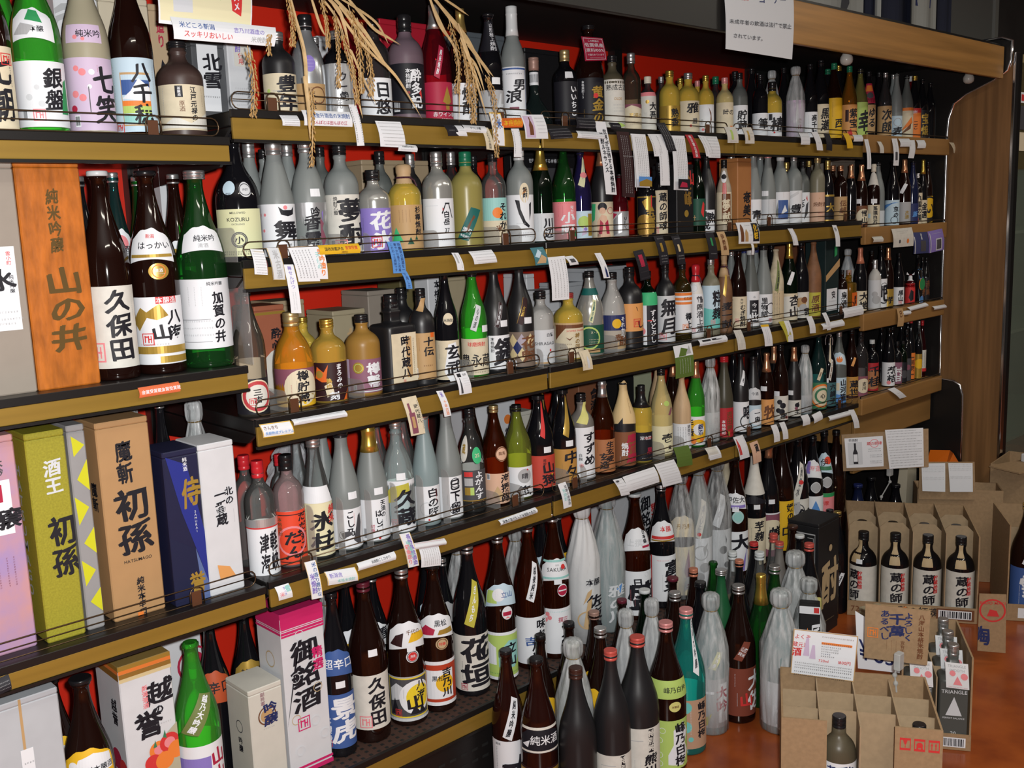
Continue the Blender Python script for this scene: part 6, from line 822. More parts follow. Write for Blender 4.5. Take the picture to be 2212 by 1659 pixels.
(2.0684,.1737,.2417,.3463,.0332,'S','clr','W.7','',-50,'clear wrapped bottle behind the white paper one on the bottom shelf',None,'wrapped_bottle','bottles on the bottom shelf',1),
(1.8293,.2,.2417,.341,.0363,'S','clr','W.8','',-43,'bottle in white wrap behind the blue mountain label on the bottom shelf',None,'wrapped_bottle','bottles on the bottom shelf',1),
(2.0015,.2,.2417,.3445,.0325,'S','blk','Ss.06','r.45,.66,1.2|y|T理,.5,.8,.3,k',-46,'black bottle with yellow collar in second row on the bottom shelf',None,'sake_bottle','bottles on the bottom shelf',1),
(1.9131,.1813,.2417,.3642,.0382,'S','blk','Ss.06','a.5,.68,1.2|e|D.3,.5,.3,W;D-.3,.3,.3,g2',-48,'black bottle with sky blue collar in second row on the bottom shelf',None,'sake_bottle','bottles on the bottom shelf',1),
(2.2056,.0796,.2417,.3785,.0446,'S','amr2','Pq.02','r.04,.4,1.4|W|T日,.05,.85,.65,k,1.2;T盛,.5,.8,.1,k,2.2;O.5,.92,.05,q;C-.3,.6,.2,p;C-.1,.5,.2,p;R-.6,.1,-.59,.9,s/a.57,.74,1.1,.1|W|H上撰,-.2,.35,.35,q;T日本盛,.55,.9,.3,k;R.3,.1,.9,.2,z',-47,'amber brown bottle with cloud collar and white label on the bottom shelf',None,'sake_bottle','bottles on the bottom shelf',1),
(2.3253,.0762,.2417,.3806,.0412,'S','blk','Ss.05','r.06,.44,1.4|W|R-.75,0,-.6,1,r;T富翁,.6,.9,.2,k,1.3;C.0,.6,.2,s;D.3,.5,.04,r;L-.3,.3,.9,p/a.56,.72,1.1,.1|W|H本醸,.2,.6,.3,r;R-.9,.1,.95,.25,r;R-.9,.0,.95,.07,d',-49,'black bottle with red stripe label and red white collar on the bottom shelf',None,'sake_bottle','bottles on the bottom shelf',1),
(2.4178,.073,.2417,.4097,.0411,'S','smk','W.55','r.04,.42,1.35|c|P.1 .5 .4 .95 .5 .5 .6 .3 .2 .1 .3 .3,m2;T酔,.5,.4,.1,s/a.5,.66,1.1,.1|c|H丹乃露,.1,.5,.25,d2',-50,'bottle in clear wrap with cream label and small collar on the bottom shelf',None,'wrapped_bottle','bottles on the bottom shelf',1),
(2.5097,.0728,.2417,.4207,.0403,'S','frs','W.45','r.04,.42,1.4|W|O.1,.7,.15,s;D.3,.4,.1,s;D.0,.2,.1,s;P.2 .8 .5 .9 .3 .6,s/d.44,.72,.6,.2|w|T神心伝,.0,.9,.1,s;D.3,.1,.05,r',-52,'bottle in clear wrap with pale shell label on the bottom shelf',None,'wrapped_bottle','bottles on the bottom shelf',1),
(2.6025,.068,.2417,.417,.0425,'S','smk','W.5','r.04,.44,1.4|q|D.3,.6,.08,h;D.5,.3,.06,h;P.4 .9 .5 .8 .45 .7,h/d.48,.72,.6,.2|q|T神心,.0,.9,.3,s',-52,'dark bottle in clear wrap with grey label on the bottom shelf',None,'wrapped_bottle','bottles on the bottom shelf',1),
(2.7028,.0687,.2417,.4,.042,'S','brn','Pk.02','r.04,.38,1.4|W|T大,.4,.95,.5,k,1.4;P.2 .1 .5 .2 .8 .6 .6 .0,v;D-.4,.8,.1,p/a.58,.7,1.1,.0|W|H伊佐大,.1,.55,.45,k;R-.9,.0,.9,.2,v/o.45,.56,.42,.3|q|O0,.5,.45,a;D0,.5,.35,a',-59,'dark brown bottle with white collar and mint round seal on the bottom shelf',(0.57, 0.1),'sake_bottle','bottles on the bottom shelf',1),
(2.8155,.0695,.2417,.3953,.0391,'S','blk','N','r.02,.43,1.4|c|T芋麹,.4,.95,.5,k;C-.3,.8,.1,z;C-.1,.8,.1,h;C-.5,.8,.1,h/r.63,1.0,2.6,0|w|P.0 .0 -.3 -.2 .3 -.2,k',-60,'black bottle with folded paper hood and cream label on the bottom shelf',(0.53, 0.3),'sake_bottle','bottles on the bottom shelf',1),
(2.8961,.0658,.2417,.4042,.0376,'S','blk','Fc.12','r.04,.42,1.4|m|D.25,.5,.35,c;T蝉,.55,.7,.4,k,1.3;C.1,.7,.3,h;R-1,.97,1,1,W',-57,'black bottle with copper top and plum label on the bottom shelf',(0.52, 0.3),'sake_bottle','bottles on the bottom shelf',1),
(2.9796,.0662,.2417,.4228,.0418,'S','brn','Sk.05','r.04,.46,1.4|y|T媛の,.6,.95,.6,k;T口,.4,.5,.3,k,1.3;C-.2,.3,.1,h',-61,'brown bottle with mustard label on the bottom shelf',None,'sake_bottle','bottles on the bottom shelf',1),
(3.0765,.0624,.2417,.4007,.0402,'S','blk','Sk.05','r.04,.45,1.4|w|O.0,.75,.15,h;P-.3 .9 .1 .95 .2 .7 -.1 .6,s;T鮫,.6,.8,.5,k,1.3;T心,.5,.3,.1,h/d.46,.78,.6,.2|w|T秋名水,.0,.9,.1,h;D.3,.5,.06,r',-56,'black bottle with fish drawing label and long diagonal strip on the bottom shelf',None,'sake_bottle','bottles on the bottom shelf',1),
(3.1735,.0602,.2417,.3838,.0379,'S','blk','Sk.05','r.04,.44,1.4|W|P-.3 .5 .2 .9 .6 .6,b2;P-.5 .3 .0 .6 .4 .3,g3;HMELON,.4,.2,.15,r;R.2,.0,.8,.3,rd/a.62,.78,1.1,0|W|R-.8,.2,-.3,.9,v;H海道,.3,.5,.35,p/o.47,.58,.42,.3|s|O0,.5,.45,q',-57,'black bottle with white collar and grey seal on the bottom shelf',None,'sake_bottle','bottles on the bottom shelf',1),
(3.2532,.0597,.2417,.3881,.0361,'S','blk','Sk.05','r.04,.42,1.4|p|P-1 .9 1 .9 1 1 -1 1,g;P-.3 .3 .4 .6 .7 .5 .5 .3,a2;D.5,.3,.15,ro;H薩摩,.0,.75,.12,r/a.62,.8,1.1,0|e|P-.9 .1 .9 .1 .9 .3 -.9 .3,g3;D.5,.6,.2,ro;H伊,.0,.5,.4,k/o.47,.58,.42,.3|s|O0,.5,.45,q',-58,'black bottle with pink label and bright scenic collar on the bottom shelf',None,'sake_bottle','bottles on the bottom shelf',2),
(3.3301,.0554,.2417,.3782,.0374,'S','brn','Sk.05','',-64,'tall plain brown bottle last on the bottom shelf',None,'sake_bottle','bottles on the bottom shelf',2),
(3.0792,.1535,.2417,.3967,.0395,'S','brn','Sk.05','a.5,.66,1.1|w|',-58,'dark brown bottle with black top, sixth of those behind the bottom row',None,'sake_bottle','bottles on the bottom shelf',1),
(3.1591,.1393,.2417,.3931,.0383,'S','brn','Sk.05','a.5,.66,1.1|w|',-62,'dark brown bottle with black top, seventh of those behind the bottom row',None,'sake_bottle','bottles on the bottom shelf',2),
(3.2645,.1421,.2417,.374,.038,'S','brn','Sk.05','',-63,'dark brown bottle with black top, eighth of those behind the bottom row',None,'sake_bottle','bottles on the bottom shelf',2),
(2.7676,.1512,.2417,.3755,.0394,'S','cpa','N','',-52,'cream paper wrapped bottle in second row on the bottom shelf',None,'sake_bottle','bottles on the bottom shelf',1),
(1.2554,.1871,.2417,.3573,.0343,'S','blk','Ss.06','a.5,.66,1.1,.2|W|P-.9 .1 .9 .2 .9 .5 -.9 .4,y',-30,'black bottle with yellow white collar behind the navy one on the bottom shelf',None,'sake_bottle','bottles on the bottom shelf',1),
(1.3344,.1901,.2417,.3464,.0364,'S','blk','Ss.06','a.5,.66,1.1,.2|W|T春,.5,.8,.2,k/a.3,.44,1.1,.3|W|D.3,.5,.3,r;P-.9 .6 .9 .6 .9 .9 -.9 .9,y',-38,'black bottle with silver top, first of those behind the bottom row',None,'sake_bottle','bottles on the bottom shelf',1),
(1.4255,.1933,.2417,.3369,.0342,'S','blk','Ss.06','a.5,.66,1.1,.0|z|D.0,.4,.25,W',-39,'black bottle with silver top, second of those behind the bottom row',None,'sake_bottle','bottles on the bottom shelf',1),
(1.552,.1813,.2417,.3284,.0271,'S','blk','Ss.06','a.5,.66,1.1,.2|s|',-39,'black bottle with silver top, fourth of those behind the bottom row',None,'sake_bottle','bottles on the bottom shelf',1),
(1.4907,.1711,.2417,.3785,.0316,'S','blk','Ss.06','a.5,.66,1.1,.3|e|D.2,.5,.3,W',-35,'black bottle with silver top, third of those behind the bottom row',None,'sake_bottle','bottles on the bottom shelf',1),
(1.6183,.2,.2417,.3599,.035,'S','clr','W.8','',-43,'clear wrapped bottle, fifth of those behind the bottom row',None,'wrapped_bottle','bottles on the bottom shelf',1),
(1.1875,.1583,.2417,.359,.0334,'S','clr','W.7','',-35,'bottle in crumpled clear film behind the navy collar on the bottom shelf',None,'wrapped_bottle','bottles on the bottom shelf',1),
(1.5436,-.06,0,.395,.0411,'S','brn2','Pk.05','r.06,.44,1.3|W|C-.6,.9,.4,h;H純米,-.5,.95,.05,h;T太,.55,.8,.2,k,2.0/d.47,.72,.6,.3|W|T純米吟醸,.0,.95,.05,k',-45,'near dark bottle with diagonal white strip on floor',None,'sake_bottle','bottles standing on the floor',1),
(1.6631,-.06,0,.395,.037,'S','brn','Pk.05','a.48,.62,1.1|y|T特,-.5,.8,.2,k',-44,'dark bottle half hidden behind the red lettered one',None,'sake_bottle','bottles standing on the floor',1),
(1.5606,-.1491,0,.395,.0454,'S','brn2','Pk.05','r.05,.34,1.35|k2|R-1,.85,1,.95,d;H吉野醸造,.2,.9,.08,p/a.44,.6,1.2,.1|k|R-1,.9,1,1,w;R-1,0,1,.08,w;H純米酒,.2,.5,.4,W;P-.9 .3 -.5 .5 -.6 .2,W',-43,'dark bottle with black collar and red white lettering',None,'sake_bottle','bottles standing on the floor',1),
(1.7676,-.06,0,.395,.0399,'S','brn','Pk.05','a.46,.62,1.1|y|P.0 .2 .8 .2 .8 .8 .0 .8,W',-43,'dark bottle with black top behind the tissue wrapped one',None,'sake_bottle','bottles standing on the floor',1),
(1.6926,-.1447,0,.395,.0455,'S','cpg','W.8','',-43,'tissue wrapped bottle with pale gold neck among dark ones',None,'wrapped_bottle','bottles standing on the floor',1),
(1.6249,-.2176,0,.37,.0454,'S','mat','Sb3.07','',-49,'wide matte black bottle with brown cap and bare sides',None,'sake_bottle','bottles standing on the floor',1),
(1.8645,-.06,0,.395,.0399,'S','brn','Sm.05','a.46,.62,1.1|y|P-.2 .2 .9 .2 .9 .8 .0 .8,W;H純,.4,.5,.3,k;D-.3,.5,.1,W',-45,'dark bottle with cork and yellow plum collar',None,'sake_bottle','bottles standing on the floor',1),
(1.7952,-.1443,0,.395,.0455,'S','brn','Ss.06','a.48,.62,.9,-.6|y|',-47,'dark bottle with silver cap and lifted sticker',None,'sake_bottle','bottles standing on the floor',1),
(1.7129,-.2508,0,.395,.0455,'S','mat','Sp2.06','r.02,.36,1.35|w|R.3,.5,.5,.98,k;T特別純,.4,.97,.52,w;T熊川,.4,.45,-.1,k,1.5;R-.5,.0,-.49,.8,s;R-.5,.8,.1,.81,s;C.0,.5,.2,s',-47,'matte black bottle with red top, nearer of the pair',None,'sake_bottle','bottles standing on the floor',1),
(1.9782,-.06,0,.395,.037,'S','brn','Pb2.05','',-52,'dark bottle with burgundy stopper',None,'sake_bottle','bottles standing on the floor',1),
(1.9225,-.1205,0,.395,.0376,'S','cpl','W.8','d.45,.62,.5,.2|u|T大吟,.0,.9,.1,W',-46,'tissue wrapped bottle with yellow wire, nearer of two',None,'wrapped_bottle','bottles standing on the floor',1),
(1.8162,-.2484,0,.395,.0525,'S','mat','Sp2.06','r.03,.44,1.35|w|R.3,.6,.5,.98,k;T特別純,.4,.97,.62,w;T熊川酒,.4,.58,.02,k,1.5;R-.5,.0,-.49,.8,s;R-.5,.8,.1,.81,s;C.0,.5,.2,s;C-.2,.5,.2,s',-46,'matte black bottle with red top, farther of the pair',None,'sake_bottle','bottles standing on the floor',1),
(2.0752,-.06,0,.395,.0369,'S','dgr','Pq.04','',-53,'dark green bottle with clear grey stopper',None,'sake_bottle','bottles standing on the floor',1),
(2.0269,-.1237,0,.395,.0369,'S','cpl','W.8','d.45,.6,.5,.2|u|T大,.0,.9,.1,W',-48,'tissue wrapped bottle with yellow wire, farther of two',None,'wrapped_bottle','bottles standing on the floor',1),
(2.116,-.135,0,.395,.0454,'S','brn','Ss.06','',-50,'dark bottle with silver cap behind the copper capped one',None,'sake_bottle','bottles standing on the floor',1),
(1.9355,-.2443,0,.395,.0509,'S','brn','Sp.06','r.03,.37,1.4|f|P.0 .1 .6 .05 .9 .3 .7 .5 .9 .7 .6 .95 .2 .8 .2 .5 .0 .3,W;T峰乃白梅,.5,.95,.05,k,1.2;O-.2,.8,.06,W;O-.3,.6,.06,W;O-.4,.85,.06,W;O-.3,.3,.06,W;O-.3,.12,.06,W/r.52,.64,1.2,.1|f|H峰乃白梅,.3,.5,.35,k/o.43,.5,.33,.4|f4|H本醸造,0,.5,.25,n',-49,'dark bottle with copper cap and green plum label',None,'sake_bottle','bottles standing on the floor',1),
(2.0406,-.2294,0,.395,.0509,'S','teb','Sp.06','r.05,.4,1.35|t5|T峰乃白梅,.6,.95,.2,k,1.2;D-.1,.85,.12,a2;D-.1,.45,.12,a2;D.1,.2,.05,a2;C.1,.8,.3,q/d.6,.97,.2,.7|W|T白梅大吟醸,.0,.95,.1,h',-49,'turquoise blue bottle with pink cap and white neck strip',None,'sake_bottle','bottles standing on the floor',1),
(2.166,-.2189,0,.395,.0454,'S','frt','W.7','r.06,.42,1.35|s|R.3,.1,.8,.9,W;T大吟,.5,.85,.3,z;P-.6 .1 .0 .3 -.2 .05,y3;R-.8,.7,.1,.75,W/d.5,.62,.5,.3|f3|T大吟醸,.0,.9,.1,W',-52,'tissue wrapped bottle with grey and white label at row edge',None,'wrapped_bottle','bottles standing on the floor',1),
(2.2026,-.06,0,.395,.0369,'S','brn','Pb2.04','',-55,'dark bottle with burgundy stopper before red stripe label',None,'sake_bottle','bottles standing on the floor',1),
(2.3016,-.06,0,.395,.0369,'S','brn','Sc2.06','a.48,.6,1.1|f|D.3,.5,.3,W',-53,'dark bottle with orange disc in its clear cap',None,'sake_bottle','bottles standing on the floor',1),
(2.3998,-.06,0,.395,.037,'S','grn2','N','',-51,'green bottle without a cap',None,'sake_bottle','bottles standing on the floor',1),
(2.2254,-.1406,0,.395,.0436,'S','blk','Pk.05','',-51,'black bottle between the green and orange topped bottles',None,'sake_bottle','bottles standing on the floor',1),
(2.347,-.1258,0,.395,.0398,'S','grn3','Ss.04','',-55,'frosted green bottle with pale cap',None,'sake_bottle','bottles standing on the floor',1),
(2.5004,-.06,0,.395,.0369,'S','clr','Sq.06','',-50,'clear bottle with transparent cap',None,'sake_bottle','bottles standing on the floor',1),
(2.4501,-.1183,0,.395,.0369,'S','blk','Sc2.05','',-55,'black bottle with copper topped clear cap',None,'sake_bottle','bottles standing on the floor',1),
(2.6167,-.06,0,.395,.0387,'S','blk','Sr2.05','',-57,'black bottle with flat red cap',None,'sake_bottle','bottles standing on the floor',1),
(2.7303,-.06,0,.395,.0369,'S','clr','Sp2.07','',-61,'clear bottle with red topped clear cap',None,'sake_bottle','bottles standing on the floor',1),
(2.5504,-.1239,0,.395,.0411,'S','clr','Sq.06','d.5,.66,.4,.2|r|D0,.5,.2,W',-52,'clear bottle with red diamond tag',None,'sake_bottle','bottles standing on the floor',1),
(2.6717,-.1177,0,.395,.037,'S','gry','Sp2.05','a.46,.58,1.1|u|P-.8 .1 .2 .4 .5 .1,e',-55,'grey frosted bottle with red brown top',None,'sake_bottle','bottles standing on the floor',1),
(2.846,-.06,0,.395,.038,'S','brn','Pb3.04','',-61,'slender dark brown bottle with brown stopper',None,'sake_bottle','bottles standing on the floor',1),
(2.2744,-.2353,0,.395,.0479,'S','brn','Ss.06','r.06,.42,1.35|n2b|T大佐,.8,.95,.1,W;C-.2,.9,.6,W;C-.1,.5,.2,W;T山,.3,.5,.2,r/d.49,.62,.55,.2|n2b|H山廃,.1,.6,.25,W;H純米,.3,.35,.2,W',-52,'brown bottle with maroon label and diamond strip',None,'sake_bottle','bottles standing on the floor',1),
(2.386,-.236,0,.395,.04,'S','grn2','Fg.22','',-60,'dark green bottle with gold foil neck',None,'sake_bottle','bottles standing on the floor',1),
(2.4764,-.2241,0,.395,.0454,'S','grn2','Ss.06','a.5,.6,1.1|w|',-55,'green bottle with silver cap beside wrapped bottles',None,'sake_bottle','bottles standing on the floor',1),
(2.7736,-.1287,0,.395,.041,'S','blk','Pq.05','',-59,'black bottle with frosted grey stopper by the black box',None,'sake_bottle','bottles standing on the floor',1),
(2.7184,-.1948,0,.395,.042,'S','blk','Sp2.06','a.48,.6,1.2|f4|H純米,.1,.5,.35,k/o.32,.42,.4,.2|r|O0,.5,.45,W;T瑞,0,.8,.3,W',-59,'black bottle with lime collar before the black box',None,'sake_bottle','bottles standing on the floor',1),
(2.6037,-.2156,0,.4,.0525,'S','frs','W.8','',-62,'frosted bottle in clear knot wrap by green bottle',None,'wrapped_bottle','bottles standing on the floor',1),
(2.303,-.3525,0,.4,.0525,'S','frt','W.75','r.06,.38,1.3|W|T館の井,.2,.9,.3,k;T純,.7,.8,.3,k,1.5;B.0,.03,.3,.12;O.3,.2,.3,q',-58,'tissue wrapped bottle with white label by front carton',None,'wrapped_bottle','bottles standing on the floor',1),
(2.5249,-.3088,0,.36,.0454,'S','frs','W.75','',-57,'small wrapped bottle behind the printed box',None,'wrapped_bottle','bottles standing on the floor',1),
(3.085,-.06,0,.395,.034,'S','blk','Pk.05','',-61,'black bottle with open lip behind the black box',None,'sake_bottle','bottles standing on the floor',1),
(3.3868,.084,0,.37,.036,'S','blk','Pk.05','',-61,'black bottle nearest the tray end',None,'sake_bottle','bottles standing on the floor',2),
(3.156,-.05,0,.37,.036,'S','blk','Sd.05','d.3,.42,.5,.3|W|T酒,.0,.8,.2,k',-58,'black bottle with gold cap beside carton of four',None,'sake_bottle','bottles standing on the floor',1),
(3.6598,.139,0,.33,.0494,'S','cob2','Pb.05','',-60,'dark bottle with navy cap behind the carton of four',None,'sake_bottle','bottles standing on the floor',2),
(3.7598,.134,0,.34,.0437,'S','blk','Pk.05','',-63,'black bottle beside the navy capped bottle',None,'sake_bottle','bottles standing on the floor',2),
(3.7855,.0418,0,.32,.0465,'S','blk','Pk.05','',-67,'black bottle with green rim behind the carton of four',None,'sake_bottle','bottles standing on the floor',2)]
for _b in BOTTLES: bottle(*_b)

# ---------------------------------------------------------------- paper tags on the rails
for _c, _a, _p, _d in (
(((1.05,-.015,1.647),(1.089,-.015,1.648),(1.092,-.015,1.627),(1.053,-.015,1.627)),'L-.85,.85,0.92,h;L-.85,.85,0.71,h;L-.85,.85,0.50,h;L-.85,.85,0.28,h;L-.85,.85,0.07,h','W','white printed card at start of top shelf'),
(((1.1,-.015,1.659),(1.214,-.015,1.66),(1.216,-.015,1.63),(1.102,-.015,1.629)),'H新潟金升酒造の米焼酎,.02,.68,.34,b;Hたんぼとは田んぼの江,.02,.22,.28,z','W','white card with blue and red handwriting of the top shelf'),
(((1.213,-.015,1.675),(1.231,-.015,1.676),(1.243,-.015,1.593),(1.225,-.015,1.592)),'C0.80,.95,.06,h;C-0.80,.95,.06,h','W','long white strip hanging beside the handwritten card of the top shelf'),
(((1.277,-.015,1.645),(1.343,-.015,1.645),(1.35,-.015,1.591),(1.284,-.015,1.592)),'L-.85,.85,0.92,h;L-.85,.85,0.78,h;L-.85,.85,0.64,h;L-.85,.85,0.50,h;L-.85,.85,0.35,h;L-.85,.85,0.21,h;L-.85,.85,0.07,h','W','square white card with seven printed lines of the top shelf'),
(((1.33,-.015,1.599),(1.381,-.015,1.597),(1.38,-.015,1.582),(1.329,-.015,1.584)),'H米焼酎日々悠々,0,.68,.3,k;L-.8,.8,.25,h','W','small white card overlapping the square card of the top shelf'),
(((1.461,-.015,1.643),(1.492,-.015,1.644),(1.502,-.015,1.62),(1.471,-.015,1.619)),'L-.6,.3,.5,s','k','small black tag, first of the plain tags on the top shelf rail'),
(((1.483,-.015,1.643),(1.514,-.015,1.643),(1.527,-.015,1.62),(1.496,-.015,1.62)),'L-.85,.85,0.92,s;L-.85,.85,0.50,s;L-.85,.85,0.07,s','W','small white tag, second of the plain tags on the top shelf rail'),
(((1.517,-.015,1.645),(1.585,-.015,1.644),(1.584,-.015,1.628),(1.516,-.015,1.629)),'Hやつしか蔵,0,.6,.4,k;L-.4,.4,.15,h','W','white card with bold black characters near rice bunch of the top shelf'),
(((1.572,-.015,1.643),(1.595,-.015,1.641),(1.608,-.015,1.59),(1.584,-.015,1.592)),'Tこだわりの焼酎,0,.97,.03,k','c','cream strip with vertical brush lettering of the top shelf'),
(((1.599,-.015,1.676),(1.635,-.015,1.676),(1.642,-.015,1.601),(1.606,-.015,1.602)),'R-1,0,-.92,1,y;R.92,0,1,1,y;R-1,.97,1,1,y;T米,.3,.85,.5,b','W','white card with thin yellow border of the top shelf'),
(((1.634,-.015,1.664),(1.702,-.015,1.668),(1.701,-.015,1.645),(1.633,-.015,1.642)),'H本格焼酎,.05,.5,.7,y','o2','orange card with yellow characters of the top shelf'),
(((1.7,-.015,1.675),(1.775,-.015,1.678),(1.787,-.015,1.621),(1.711,-.015,1.619)),'R-.9,.05,-.1,.95,l;P-.6 .15 -.25 .15 -.25 .55 -.35 .75 -.35 .9 -.45 .9 -.45 .75 -.6 .55,n;L.1,.8,.85,h;L.1,.8,.7,h;L.1,.8,.55,h;L.1,.8,.4,h;L.1,.8,.25,h','W','white card with picture of a brown bottle of the top shelf'),
(((1.668,-.015,1.642),(1.693,-.015,1.643),(1.695,-.015,1.576),(1.67,-.015,1.576)),'C0.80,.95,.06,h;C-0.80,.95,.06,h','W','white strip below the bottle picture card of the top shelf'),
(((1.784,-.015,1.645),(1.86,-.015,1.65),(1.874,-.015,1.625),(1.797,-.015,1.62)),'L-.85,.85,0.92,s;L-.85,.85,0.64,s;L-.85,.85,0.35,s;L-.85,.85,0.07,s','k','black printed card on the rail of the top shelf'),
(((1.889,-.015,1.677),(1.959,-.015,1.677),(1.958,-.015,1.65),(1.888,-.015,1.65)),'L-.85,.85,0.92,s;L-.85,.85,0.64,s;L-.85,.85,0.35,s;L-.85,.85,0.07,s','k','black card above the rail of the top shelf'),
(((1.892,-.015,1.644),(1.993,-.015,1.643),(1.993,-.015,1.624),(1.891,-.015,1.626)),'L-.85,.85,0.92,h;L-.85,.85,0.64,h;L-.85,.85,0.35,h;L-.85,.85,0.07,h','W','wide white card beside the long banner of the top shelf'),
(((1.963,-.015,1.67),(2.003,-.015,1.67),(2.037,-.015,1.484),(1.995,-.015,1.486)),'T世界が注目する本格焼酎,.4,.9,.03,k;T焼酎ルネサンス,-.4,.85,.3,k','W','long white banner with two columns of black type of the top shelf'),
(((2.017,-.015,1.669),(2.056,-.015,1.669),(2.058,-.015,1.651),(2.019,-.015,1.651)),'L-.7,.7,.5,W','k','small black tag, third of the plain tags on the top shelf rail'),
(((2.046,-.015,1.647),(2.096,-.015,1.647),(2.11,-.015,1.476),(2.06,-.015,1.479)),'C.5,.95,.05,s;C.1,.95,.05,s;C-.3,.95,.05,s;C-.7,.95,.05,s;L-.9,.9,.62,s;R.85,.1,.95,.95,s','k2','black hanging strip printed in tiny type of the top shelf'),
(((2.103,-.015,1.643),(2.164,-.015,1.643),(2.174,-.015,1.501),(2.112,-.015,1.503)),'C0.80,.95,.06,h;C0.48,.95,.06,h;C0.16,.95,.06,h;C-0.16,.95,.06,h;C-0.48,.95,.06,h;C-0.80,.95,.06,h;R-.85,.02,.9,.2,b2;P-.8 .02 .9 .02 .9 .12 .2 .16 -.8 .1,d','W','white strip with temple photo at its foot of the top shelf'),
(((2.174,-.015,1.644),(2.21,-.015,1.645),(2.233,-.015,1.586),(2.196,-.015,1.585)),'C0.80,.95,.06,h;C-0.80,.95,.06,h','W','small white tag, fourth of the plain tags on the top shelf rail'),
(((2.209,-.015,1.645),(2.249,-.015,1.646),(2.262,-.015,1.507),(2.221,-.015,1.507)),'C0.80,.95,.06,h;C-0.80,.95,.06,h','W','narrow white strip between photo strips of the top shelf'),
(((2.209,-.015,1.674),(2.247,-.015,1.677),(2.294,-.015,1.599),(2.255,-.015,1.597)),'C0.80,.95,.06,s;C0.27,.95,.06,s;C-0.27,.95,.06,s;C-0.80,.95,.06,s','k','black strip curling from the rail of the top shelf'),
(((2.273,-.015,1.643),(2.336,-.015,1.644),(2.345,-.015,1.493),(2.28,-.015,1.495)),'C0.80,.95,.06,h;C0.48,.95,.06,h;C0.16,.95,.06,h;C-0.16,.95,.06,h;C-0.48,.95,.06,h;C-0.80,.95,.06,h;R-.8,.02,.85,.2,k;P-.6 .05 .5 .05 .4 .13 -.3 .15,z','W','white strip with dark photo at its foot of the top shelf'),
(((2.339,-.015,1.647),(2.371,-.015,1.648),(2.405,-.015,1.583),(2.372,-.015,1.583)),'T限定蔵出焼酎,0,.97,.03,W','rd2','red strip with white vertical type of the top shelf'),
(((2.399,-.015,1.647),(2.435,-.015,1.646),(2.47,-.015,1.588),(2.433,-.015,1.589)),'C0.80,.95,.06,h;C0.00,.95,.06,h;C-0.80,.95,.06,h','W','small white tag, fifth of the plain tags on the top shelf rail'),
(((2.432,-.015,1.646),(2.489,-.015,1.646),(2.501,-.015,1.585),(2.443,-.015,1.585)),'L-.85,.85,0.92,h;L-.85,.85,0.78,h;L-.85,.85,0.64,h;L-.85,.85,0.50,h;L-.85,.85,0.35,h;L-.85,.85,0.21,h;L-.85,.85,0.07,h','W','white card with lines at second bay end of the top shelf'),
(((2.527,-.015,1.675),(2.581,-.015,1.677),(2.593,-.015,1.63),(2.538,-.015,1.629)),'P-.3 .2 .1 .2 .1 .8 -.3 .8,f;L-.5,.6,.1,h','w','small off white tag, sixth of the plain tags on the top shelf rail'),
(((2.618,-.015,1.676),(2.665,-.015,1.678),(2.677,-.015,1.63),(2.629,-.015,1.629)),'P-.4 .2 .0 .2 .0 .8 -.4 .8,d;L.2,.8,.6,h;L.2,.8,.4,h','w','small off white tag, seventh of the plain tags on the top shelf rail'),
(((2.935,-.015,1.671),(2.989,-.015,1.672),(2.995,-.015,1.634),(2.941,-.015,1.633)),'L-.85,.85,0.92,h;L-.85,.85,0.64,h;L-.85,.85,0.35,h;L-.85,.85,0.07,h','W','small white tag, eighth of the plain tags on the top shelf rail'),
(((3.012,-.015,1.675),(3.049,-.015,1.676),(3.078,-.015,1.617),(3.041,-.015,1.617)),'L-.5,.5,.4,h','W','small white tag, ninth of the plain tags on the top shelf rail'),
(((3.089,-.015,1.673),(3.125,-.015,1.672),(3.136,-.015,1.617),(3.1,-.015,1.619)),'','k','small black tag, tenth of the plain tags on the top shelf rail'),
(((3.213,-.015,1.677),(3.25,-.015,1.678),(3.276,-.015,1.628),(3.238,-.015,1.627)),'','y','yellow curled strip on the top shelf rail'),
(((3.279,-.015,1.674),(3.341,-.015,1.675),(3.342,-.015,1.653),(3.279,-.015,1.651)),'','W','small white tag, eleventh of the plain tags on the top shelf rail'),
(((3.349,-.022,1.66),(3.376,-.022,1.661),(3.393,-.022,1.559),(3.366,-.022,1.558)),'C0.00,.95,.06,h','W','small white tag, first of the plain tags on the top tray rail'),
(((3.442,-.022,1.655),(3.47,-.022,1.655),(3.485,-.022,1.615),(3.457,-.022,1.615)),'','w','small off white tag, second of the plain tags on the top tray rail'),
(((3.551,-.022,1.668),(3.591,-.022,1.669),(3.599,-.022,1.572),(3.559,-.022,1.572)),'C0.00,.95,.06,h;R-.5,.2,.3,.5,h','W','small white tag, third of the plain tags on the top tray rail'),
(((3.601,-.022,1.669),(3.685,-.022,1.671),(3.694,-.022,1.642),(3.609,-.022,1.64)),'L-.85,.85,0.92,s;L-.85,.85,0.50,s;L-.85,.85,0.07,s','W','small white tag, fourth of the plain tags on the top tray rail'),
(((3.686,-.022,1.666),(3.731,-.022,1.667),(3.718,-.022,1.6),(3.673,-.022,1.6)),'C0.80,.95,.06,s;C-0.80,.95,.06,s','W','small white tag, fifth of the plain tags on the top tray rail'),
(((3.744,-.022,1.667),(3.81,-.022,1.669),(3.812,-.022,1.639),(3.745,-.022,1.637)),'','W','small white tag, sixth of the plain tags on the top tray rail'),
(((4.028,-.022,1.666),(4.091,-.022,1.665),(4.128,-.022,1.623),(4.064,-.022,1.625)),'L-.6,.6,.6,o;L-.6,.6,.3,h','c','cream curled card at far end of top tray'),
